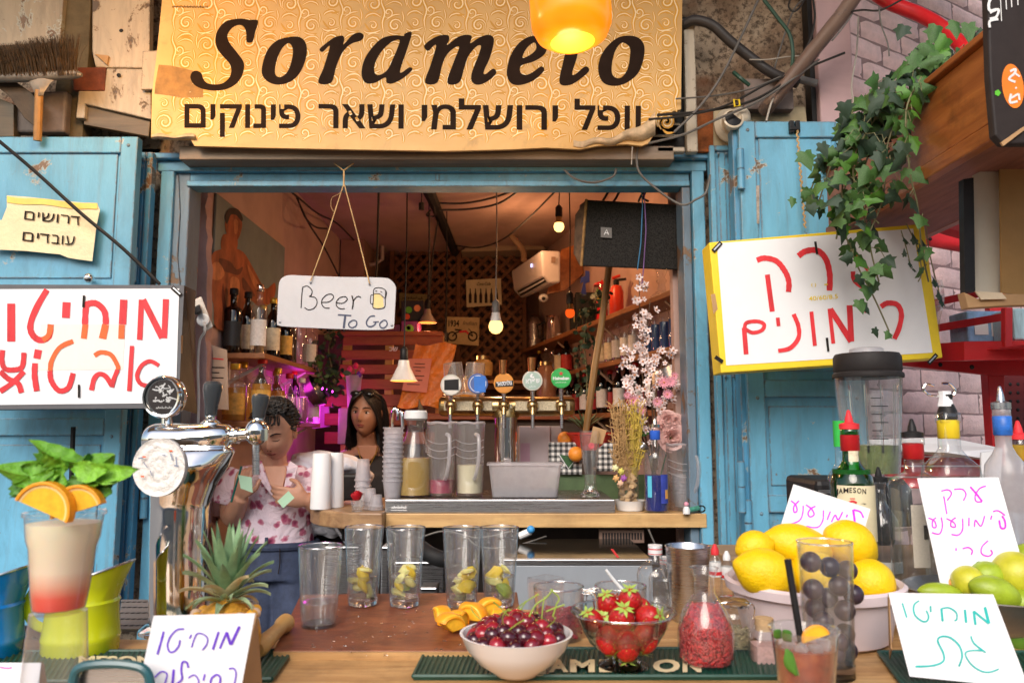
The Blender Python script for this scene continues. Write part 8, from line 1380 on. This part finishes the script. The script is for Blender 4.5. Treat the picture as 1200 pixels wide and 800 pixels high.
for(x,y,r_,rt_)in((49,599,32,.4),(90,599,29,-.3)):
 q=P(x,y,Yc-.05+.012*(x>60));rot=Matrix.Rotation(rt_,3,'Y');arc=[(math.cos(R(a)),math.sin(R(a)))for a in range(0,181,12)];r1=r_*kc
 obj('orange_flesh',G().poly([q+rot@Vector((r1*.8*x_,0,r1*.8*z2))for x_,z2 in arc],(0,.008,0)),ofm,ct,0);obj('orange_pith',G().poly([q+rot@Vector((r1*s_*x_,-.0005,r1*s_*z2))for s_,A_ in((.88,arc),(.8,arc[::-1]))for x_,z2 in A_],(0,.009,0)),pith,ct,0);obj('orange_rind',G().poly([q+rot@Vector((r1*s_*x_,-.003,r1*s_*z2))for s_,A_ in((1.0,arc),(.885,arc[::-1]))for x_,z2 in A_],(0,.014,0)),opm,ct,0,.001)
mint=[mat('mint_leaf',x,.5,var=.3,scale=70,bump=1,bscale=45,bd=.006,sub=0)for x in((.13,.34,.02),(.2,.45,.03),(.07,.2,.02))]
for k,(x0_,y0_,x1_,y1_,w,mi)in enumerate(((92,548,34,514,15,0),(82,552,28,545,18,0),(70,562,-8,545,20,0),(72,560,32,560,12,1),(72,565,52,585,16,1),(60,568,36,590,10,1),(90,556,134,532,20,0),(100,556,166,548,14,1),(95,560,112,578,16,1),(120,560,110,596,22,2),(30,565,12,592,18,2),(88,552,130,548,14,1),(60,560,16,580,14,2),(100,560,84,582,14,2),(60,548,40,530,12,0),(76,556,62,590,13,0),(110,548,128,568,14,2),(74,552,52,528,9,1),(86,550,104,530,10,2),(66,556,20,566,9,0),(92,560,140,562,9,2),(80,556,72,534,8,1))):
 a_,b_=P(x0_,y0_-6,Yc-.012-.004*(k%4)),P(x1_,y1_-(10 if y1_>570 else 0),Yc-.025-.006*(k%3));d_=b_-a_;sd_=d_.cross(Vector((0,-1,.2))).normalized()*(w*kc*.85)
 def fn(u,v):ww=math.sin(math.pi*min(1,max(0.02,v))**.75)**.8;return a_+d_*v+sd_*(2*u-1)*ww+Vector((0,.006*abs(2*u-1)*(-1)**k+.0035*math.sin(v*24+k)*abs(2*u-1)-.003*(abs(u-.5)<.09),-.006*math.sin(v*3)))
 obj('mint_leaf',G().slab(fn,6,12,(0,.0004,0)),mint[mi],ct,80)
o=thing('napkin_basin','rounded dark teal tin rim at the bottom left','tin',C(125,850));g=G();q=[(84,840),(86,795),(96,781),(125,777),(155,779),(170,785),(176,800),(178,840)];g.tube(smoothpts([tuple(P(x,y,.93))for x,y in q],5),.0055,8);obj('tin_rim',g,mat('teal_tin',(.02,.1,.12),.3,coat=.3),o);obj('tin_inside',board(G(),[(88,840),(90,797),(98,785),(150,783),(168,790),(172,840)],.94,.002),M['steel'],o,0)
# = PEOPLE
def head(par,c,s,yaw,pitch,roll,skin,hairm,hair,down=False,lips=None):
 rot=Matrix.Rotation(yaw,3,'Z')@Matrix.Rotation(pitch,3,'X')@Matrix.Rotation(roll,3,'Y')
 def ga(x,z,cx,cz,sx,sz):return math.exp(-((x-cx)/sx)**2-((z-cz)/sz)**2)
 def shape(d):
  x,y,z=d.x,d.y,d.z;f=max(0,-y)**.5;w=.076*(1-.3*max(0,-z)**1.4);dp=.093;h=.118
  p=Vector((x*w,y*dp,z*h))
  if y<0:
   p.y*=1-.1*f
   o_=.020*ga(x,z,0,-.2,.15,.16)+.011*ga(x,z,0,0,.13,.22)-.0085*(ga(x,z,.38,.05,.2,.13)+ga(x,z,-.38,.05,.2,.13))+.005*(ga(x,z,.38,.24,.3,.09)+ga(x,z,-.38,.24,.3,.09))+.005*(ga(x,z,.5,-.2,.22,.2)+ga(x,z,-.5,-.2,.22,.2))+.006*ga(x,z,0,-.5,.22,.09)-.003*ga(x,z,0,-.5,.3,.02)+.008*ga(x,z,0,-.78,.25,.16)-.004*ga(x,z,0,-.64,.3,.06)+.004*(ga(x,z,.12,-.26,.07,.07)+ga(x,z,-.12,-.26,.07,.07))
   p.y-=o_*f
  return p*s
 g=G();nu,nv=64,48;vs=[]
 for j in range(nv+1):
  th=math.pi*j/nv
  for k in range(nu):a=2*math.pi*k/nu;vs.append(c+rot@shape(Vector((math.sin(th)*math.cos(a),math.sin(th)*math.sin(a),math.cos(th)))))
 e=G().ell((0,0,0),1,nu,nv);g.add(vs,e.f);H=obj('head',g,skin,par,80)
 def L(x,y,z):return c+rot@(Vector((x,y,z))*s)
 def F(x,z,off=.001):q=math.sqrt(max(0,1-x*x-z*z));p=shape(Vector((x,-q,z)));return c+rot@(p+Vector((0,-off,0))*s)
 for sg in(1,-1):
  obj('ear',G().ell(L(sg*.077,.008,-.005),(.009*s,.018*s,.03*s),14,10,rot),skin,H)
  if not down:
   obj('eye',G().ell(F(sg*.38,.04,-.0075),(.015*s,.0105*s,.0062*s),16,10,rot),mat('eye_white',(.6,.55,.52),.2),H);obj('iris',G().ell(F(sg*.38,.04,.0035),(.0062*s,.002*s,.0055*s),12,8,rot),M['black'],H)
  zz=.03 if down else.1;obj('eyelash',G().tube([F(sg*x,zz+(-.05 if down else.03)*math.sin(max(0,(x-.2))/.38*math.pi)-(0 if down else.02),.002)for x in(.2,.29,.38,.48,.57)],[.0007*s,.0012*s,.0015*s,.0013*s,.0008*s],6),M['ink'],H)
  obj('eyebrow',G().tube([F(sg*x,.2+.07*math.sin((x-.13)/.55*math.pi),.002)for x in(.15,.28,.42,.55,.66)],[.0026*s,.0046*s,.0042*s,.003*s,.001*s],6,flat=.7),hairm,H)
  obj('nostril',G().ell(F(sg*.085,-.33,.0),(.0035*s,.0025*s,.0022*s),8,6,rot),mat('nostril',(.07,.02,.015),.7),H)
 lm_=mat('lips',lips,.4);obj('lips',G().tube([F(x,-.475+.012*math.cos(x*14),.001)for x in(-.32,-.2,-.09,0,.09,.2,.32)],[.0008*s,.0026*s,.0034*s,.003*s,.0034*s,.0026*s,.0008*s],8,flat=.8),lm_,H)
 obj('lips',G().tube([F(x,-.55,.001)for x in(-.27,-.14,0,.14,.27)],[.001*s,.0034*s,.0042*s,.0034*s,.001*s],8,flat=.8),lm_,H);obj('mouth_line',G().tube([F(x,-.512,.004)for x in(-.26,-.13,0,.13,.26)],.0009*s,5),mat('mouth',(.08,.01,.01),.6),H)
 hair(par,L,s,rot,c,H,hairm);return H
sk1=mat('skin_tan',(.52,.27,.18),.5,var=.12,scale=14,bump=.3,bscale=160,sub=.12);sk2=mat('skin_brown',(.36,.17,.1),.5,var=.06,scale=20,bump=.1,bscale=200,sub=.12)
hairb=mat('hair_black',(.012,.009,.008),.45,var=.4,scale=120,bump=.6,bscale=300)
def strand_hair(g,L,n,fn,rr):
 for k in range(n):pts,r=fn(rr);g.tube([L(*p)for p in pts],r,4,cap=False)
def hair_curly(par,L,s,rot,c,H,hm_):
 g=G();rr=random.Random(2);g.ell(L(0,.026,.04),(.083*s,.084*s,.096*s),28,20,rot,fn=lambda d:1+.05*noise.noise(d*5))
 for k in range(900):
  a=rr.uniform(0,6.28);e_=rr.uniform(-.1,1.5)if math.sin(a)>-.35 else rr.uniform(.75,1.5);d=Vector((math.cos(a)*math.cos(e_),math.sin(a)*math.cos(e_),math.sin(e_)));b0=(d.x*.082,d.y*.09+.016,d.z*.1+.034);pts=[];ph=rr.uniform(0,6)
  for q in range(7):t_=q/6;pts.append((b0[0]+d.x*.02*t_+.008*math.cos(ph+t_*7),b0[1]+d.y*.02*t_-.006*t_+.008*math.sin(ph+t_*7),b0[2]+d.z*.02*t_-.012*t_*t_))
  g.tube([L(*p)for p in pts],[.0022,.0024,.0024,.0022,.0018,.0014,.0007],5,cap=False)
 for k in range(26):
  x=rr.uniform(-.05,.05);pts=[(x,-.06,.1),(x*1.1+.004,-.083,.088),(x*1.1+.008*math.sin(k),-.092,.072+.008*rr.random())];g.tube([L(*p)for p in smoothpts(pts,3)],.0028,5,cap=False)
 obj('hair',g,hm_,par,0)
def hair_long(par,L,s,rot,c,H,hm_):
 g=G();rr=random.Random(3);g.ell(L(0,.02,.03),(.084*s,.09*s,.1*s),28,20,rot)
 for k in range(1000):
  a=rr.uniform(-.35,3.5);top=Vector((.02*math.cos(a),-.02,.125));d=Vector((math.cos(a),math.sin(a)*.9));w=rr.uniform(1,1.15);end=-.12-.1*rr.random();pts=[(0.0+.01*d.x,-.055+.03*d.y,.118),(.062*d.x*w,.02+.05*d.y,.095),(.088*d.x*w,.03+.075*d.y,.03),(.092*d.x*w+rr.uniform(-.01,.01),.035+.07*d.y,-.06),(.09*d.x*w+rr.uniform(-.02,.02),.04+.06*d.y,end)];g.tube([L(*p)for p in smoothpts(pts,3)],.0018,3,cap=False)
 for sg in(1,-1):
  for k in range(110):j=rr.uniform(-.006,.006);q_=rr.random();pts=[(sg*.006,-.088+.05*q_,.1+.018*q_),(sg*(.035+.02*q_)+j,-.1+.06*q_,.07+.02*q_),(sg*(.062+.02*q_)+j,-.078+.06*q_,.03),(sg*(.078+.008*q_)+j,-.05+.05*q_,-.02),(sg*.088+j,-.02+.03*q_,-.09-.04*q_)];g.tube([L(*p)for p in smoothpts(pts,3)],.0017,3,cap=False)
 obj('hair',g,hm_,par,0);obj('sunglasses',G().ell(L(.035,-.072,.098),(.03*s,.016*s,.018*s),16,10,rot).ell(L(-.035,-.072,.098),(.03*s,.016*s,.018*s),16,10,rot).tube([L(-.075,0,.07),L(-.06,-.07,.1),L(.06,-.07,.1),L(.075,0,.07)],.003,6),mat('shades',(.01,.01,.01),.1),par)
def limb(g,pts,r,n=14):sm=smoothpts([tuple(p)for p in pts],5);m_=len(sm)-1;g.tube(sm,[r[min(len(r)-2,int(i/m_*(len(r)-1)))]*(1-(i/m_*(len(r)-1))%1)+r[min(len(r)-1,int(i/m_*(len(r)-1))+1)]*((i/m_*(len(r)-1))%1)if i<m_ else r[-1]for i in range(m_+1)],n);return g
def hand(g,w,d,side,up,s=1.0,curl=.9):
 """w wrist, d palm direction, side thumb direction, up back of the hand"""
 d,side,up=d.normalized(),side.normalized(),up.normalized();pc_=w+d*.045*s
 rot=Matrix((side,d,up)).transposed();g.ell(w+d*.04*s,(.039*s,.05*s,.016*s),16,12,rot)
 for k,(o_,L)in enumerate(((.028,.062),(.01,.07),(-.009,.066),(-.027,.052))):
  b0=w+d*.078*s+side*o_*s;L*=s;c1=curl*(1+.12*k);p1=b0+(d*math.cos(c1*.4)-up*math.sin(c1*.4))*L*.42;p2=p1+(d*math.cos(c1)-up*math.sin(c1))*L*.33;p3=p2+(d*math.cos(c1*1.6)-up*math.sin(c1*1.6))*L*.27
  g.tube([b0-d*.02,b0,p1,p2,p3],[.0085*s,.0088*s,.008*s,.0074*s,.006*s],10)
 t0=w+d*.02*s+side*.03*s;g.tube([t0-side*.01,t0,t0+(d*.5+side*.7-up*.2)*.035*s,t0+(d*.9+side*.55-up*.5)*.055*s],[.011*s,.0115*s,.0095*s,.0075*s],10)
YA=2.88;A1=thing('person','person with short dark curly hair in a pink floral shirt writing on a green note','person',(Xp(322,YA,700),YA,0));p=lambda x,y,dy=0:P(x,y,YA+dy)
g=G();limb(g,[p(322,585,.02),p(321,560,.02),p(320,543,.01),p(319,528,-.005)],[.09,.07,.052,.05]);g.ell(p(321,566,.02),(.13,.07,.075),20,14)
limb(g,[p(283,560,.01),p(272,590,-.02),p(272,606,-.04)],[.045,.042,.04]);limb(g,[p(272,606,-.04),p(277,596,-.1),p(283,582,-.15)],[.04,.035,.025])
limb(g,[p(363,560,.02),p(378,590,0),p(385,606,-.03)],[.045,.042,.04]);limb(g,[p(385,606,-.03),p(372,594,-.1),p(358,583,-.14)],[.04,.034,.025])
hand(g,p(283,584,-.15),Vector((.12,-.25,1)),Vector((1,-.3,0)),Vector((-.1,-1,-.2)),.95,1.2);hand(g,p(360,584,-.15),Vector((-1,-.2,.12)),Vector((0,-.1,1)),Vector((0,-1,-.1)),.95,.5)
fused('body',g,sk1,A1,.0045,3,.5)
head(A1,p(323,506,-.04),.9,R(-4),R(27),0,sk1,hairb,hair_curly,True,(.38,.12,.09))
m,t,b=nodes('floral_shirt');v=N(t,'TexVoronoi');v.inputs['Scale'].default_value=26;v.inputs['Randomness'].default_value=.85;tc=N(t,'TexCoord');nz=N(t,'TexNoise');nz.inputs['Scale'].default_value=28;t.links.new(tc.outputs['Object'],nz.inputs['Vector']);ml=N(t,'VectorMath',operation='SCALE');ml.inputs['Scale'].default_value=.04;t.links.new(nz.outputs[1],ml.inputs[0]);av=N(t,'VectorMath',operation='ADD');t.links.new(tc.outputs['Object'],av.inputs[0]);t.links.new(ml.outputs[0],av.inputs[1]);t.links.new(av.outputs[0],v.inputs['Vector'])
base_c=ramp(t,v.outputs['Distance'],[(.0,(.22,.02,.08)),(.26,(.42,.08,.17)),(.4,(.58,.25,.34)),(.46,(.78,.64,.74)),(.6,(.8,.66,.76))]);t.links.new(base_c,b.inputs['Base Color']);b.inputs['Roughness'].default_value=.8;bumpn(t,b,noisef(t,9,6,.6,dist=1.2),.9,.03);shirt=m
def er(px,py,rx,ry,dy=0,n=26,tw_=0):q=p(px,py,dy);return[q+Vector((rx*math.cos(a),ry*math.sin(a),tw_*rx*math.cos(a)))for a in[2*math.pi*i/n for i in range(n)]]
g=G().loft([er(322,638,.145,.105,.02),er(322,615,.14,.105,.02),er(322,590,.142,.108,.02),er(322,568,.155,.105,.02),er(322,553,.145,.088,.025),er(321,545,.11,.07,.03)])
limb(g,[p(285,556,.02),p(275,572,0),p(268,592,-.01)],[.06,.062,.064]);limb(g,[p(358,556,.02),p(370,573,.01),p(380,592,0)],[.06,.062,.064])
sh=fused('shirt',g,shirt,A1,.006,3,.5)
vn_=[p(309,546,-.09),p(335,546,-.09),p(335,556,-.1),p(331,570,-.112),p(327,588,-.115),p(318,570,-.113),p(310,556,-.102)];obj('neck_opening',G().poly(vn_,(0,.012,0)),sk1,A1,0,.002)
for pts in([(306,539),(296,545),(303,561),(322,586),(326,590),(316,568),(310,552)],[(338,539),(349,546),(345,562),(330,588),(327,590),(333,568),(336,552)]):obj('collar',G().poly([p(x,y,-.118+.02*(y<545))for x,y in pts],(0,.008,0)),shirt,sh,0,.003)
jm=mat('navy_denim',(.035,.05,.1),.8,var=.3,scale=30,bump=.4,bscale=250)
g=G().loft([er(323,634,.148,.11,.02),er(323,650,.155,.115,.02),er(323,675,.16,.118,.02)]);limb(g,[p(304,670,.02),p(302,720,0),p(302,800,0),p(304,900,.02),p(304,950,.02)],[.09,.085,.07,.06,.06]);limb(g,[p(344,670,.02),p(346,720,0),p(347,800,0),p(346,900,.02),p(346,950,.02)],[.09,.085,.07,.06,.06]);jn=fused('jeans',g,jm,A1,.008,3,.5)
obj('waistband',G().tube([q+Vector((0,0,0))for q in er(323,636,.152,.114,.02,30)],.011,8,closed=True,flat=1.3),jm,jn);obj('belt_loop',G().obox(p(312,637,-.1),(.01,.006,.045),Matrix.Identity(3)),jm,jn,0);obj('fly_seam',G().tube([p(328,640,-.096),p(328,660,-.1),p(326,672,-.1)],.002,5),M['ink'],jn)
o=thing('green_note','pale green paper note held up in the hand at the left','note',p(291,566,-.23));gn=mat('green_note',(.4,.62,.45),.7,var=.04);obj('paper',G().poly([P(x,y,2.63)for x,y in((279,556),(295,559),(296,577),(282,572))],(0,.0015,0)),gn,o,0)
o=thing('green_note','second pale green note held flat in the other hand','note',p(335,588,-.23));obj('paper',G().poly([P(x,y,2.64)for x,y in((325,587),(338,575),(345,583),(332,595))],(0,.0015,0)),gn,o,0)
o=thing('pencil','dark teal pencil held by the person in the floral shirt','pencil',p(276,575,-.22));obj('pencil_shaft',G().tube([P(283,546,2.66),P(271,588,2.66)],.0035,8),mat('pencil_teal',(.0,.12,.1),.4),o)
o=thing('white_jacket','crumpled white jacket draped behind the paper towers','jacket',P(390,600,2.98));wj=mat('white_cloth',(.66,.67,.74),.8,var=.05,scale=5,bump=.7,bscale=14,bd=.02)
g=G();[g.ell(P(x,y,Y),(a_,b_,c_),30,20,Matrix.Rotation(rt_,3,'Y'),fn=lambda d,k=k:1+.18*noise.noise(d*2.3+Vector((k,0,0)))+.07*noise.noise(d*7))for k,(x,y,Y,a_,b_,c_,rt_)in enumerate(((385,543,3.0,.15,.08,.045,.1),(365,565,2.98,.1,.08,.09,.3),(362,598,2.95,.085,.07,.09,0),(400,560,3.05,.12,.08,.07,0),(380,612,2.95,.09,.05,.05,.3)))];fused('cloth',g,wj,o,.006,2,.4)
YB=3.75;B1=thing('person','person with long dark hair in a black top looking toward the street','person',(Xp(430,YB,600),YB,0));p=lambda x,y,dy=0:P(x,y,YB+dy)
g=G();limb(g,[p(432,560,.03),p(431,535,.03),p(430,518,.02),p(429,505,.0)],[.09,.065,.048,.046]);g.ell(p(432,533,.03),(.15,.06,.045),20,12);limb(g,[p(394,545,.02),p(388,580,.02),p(392,610,-.1),p(415,616,-.2)],[.045,.042,.038,.028]);limb(g,[p(468,545,.02),p(474,580,.02),p(470,610,-.1),p(450,616,-.2)],[.045,.042,.038,.028]);hand(g,p(415,616,-.2),Vector((1,-.2,.1)),Vector((0,0,1)),Vector((0,-1,0)),.95,.7);hand(g,p(450,616,-.2),Vector((-1,-.2,.1)),Vector((0,0,1)),Vector((0,-1,0)),.95,.7);fused('body',g,sk2,B1,.006,3,.5)
head(B1,p(429,484,-.05),.92,R(-10),R(2),R(3),sk2,hairb,hair_long,False,(.35,.1,.08))
bt_=mat('black_fabric',(.012,.011,.013),.8,var=.4,scale=12,bump=.5,bscale=30,bd=.01);g=G().loft([er(432,650,.17,.12,.03),er(432,590,.165,.12,.03),er(432,556,.185,.11,.03),er(432,540,.175,.085,.035),er(432,529,.11,.06,.04)]);limb(g,[p(396,543,.02),p(388,565,.02),p(386,590,.02)],[.058,.06,.058]);limb(g,[p(466,543,.02),p(475,565,.02),p(477,590,.02)],[.058,.06,.058]);fused('black_top',g,bt_,B1,.008,3,.5)
obj('chest_opening',G().poly([p(x,y,-.075+.0*y)for x,y in((419,522),(442,522),(440,532),(434,540),(428,540),(421,532))],(0,.02,0)),sk2,B1,0,.003);obj('necklace',G().tube(smoothpts([tuple(p(x,y,-.08))for x,y in((419,524),(423,538),(430,548),(437,538),(443,524))],4),.0015,5),M['goldcap'],B1)
g=G();limb(g,[p(420,640,.03),p(420,760,.03),p(420,850,.03)],[.1,.07,.06]);limb(g,[p(446,640,.03),p(446,760,.03),p(446,850,.03)],[.1,.07,.06]);fused('trousers',g,bt_,B1,.01,2,.5)
# = canopy out of view, added to dim the upper facade; lane wall opposite
g=G();g.box(-3.4,3.4,.9,2.62,3.7,3.74);struct('shade_canopy',g,mat('canopy_sheet',(.34,.28,.22),.8,var=.2,scale=3),smooth=0)
g=G();g.box(-8,8,-6.4,-6.2,0,3.4);struct('opposite_wall',g,mat('opposite_stone',(.42,.36,.29),.85,var=.3,scale=2.5,bump=.6,bscale=9),smooth=0)
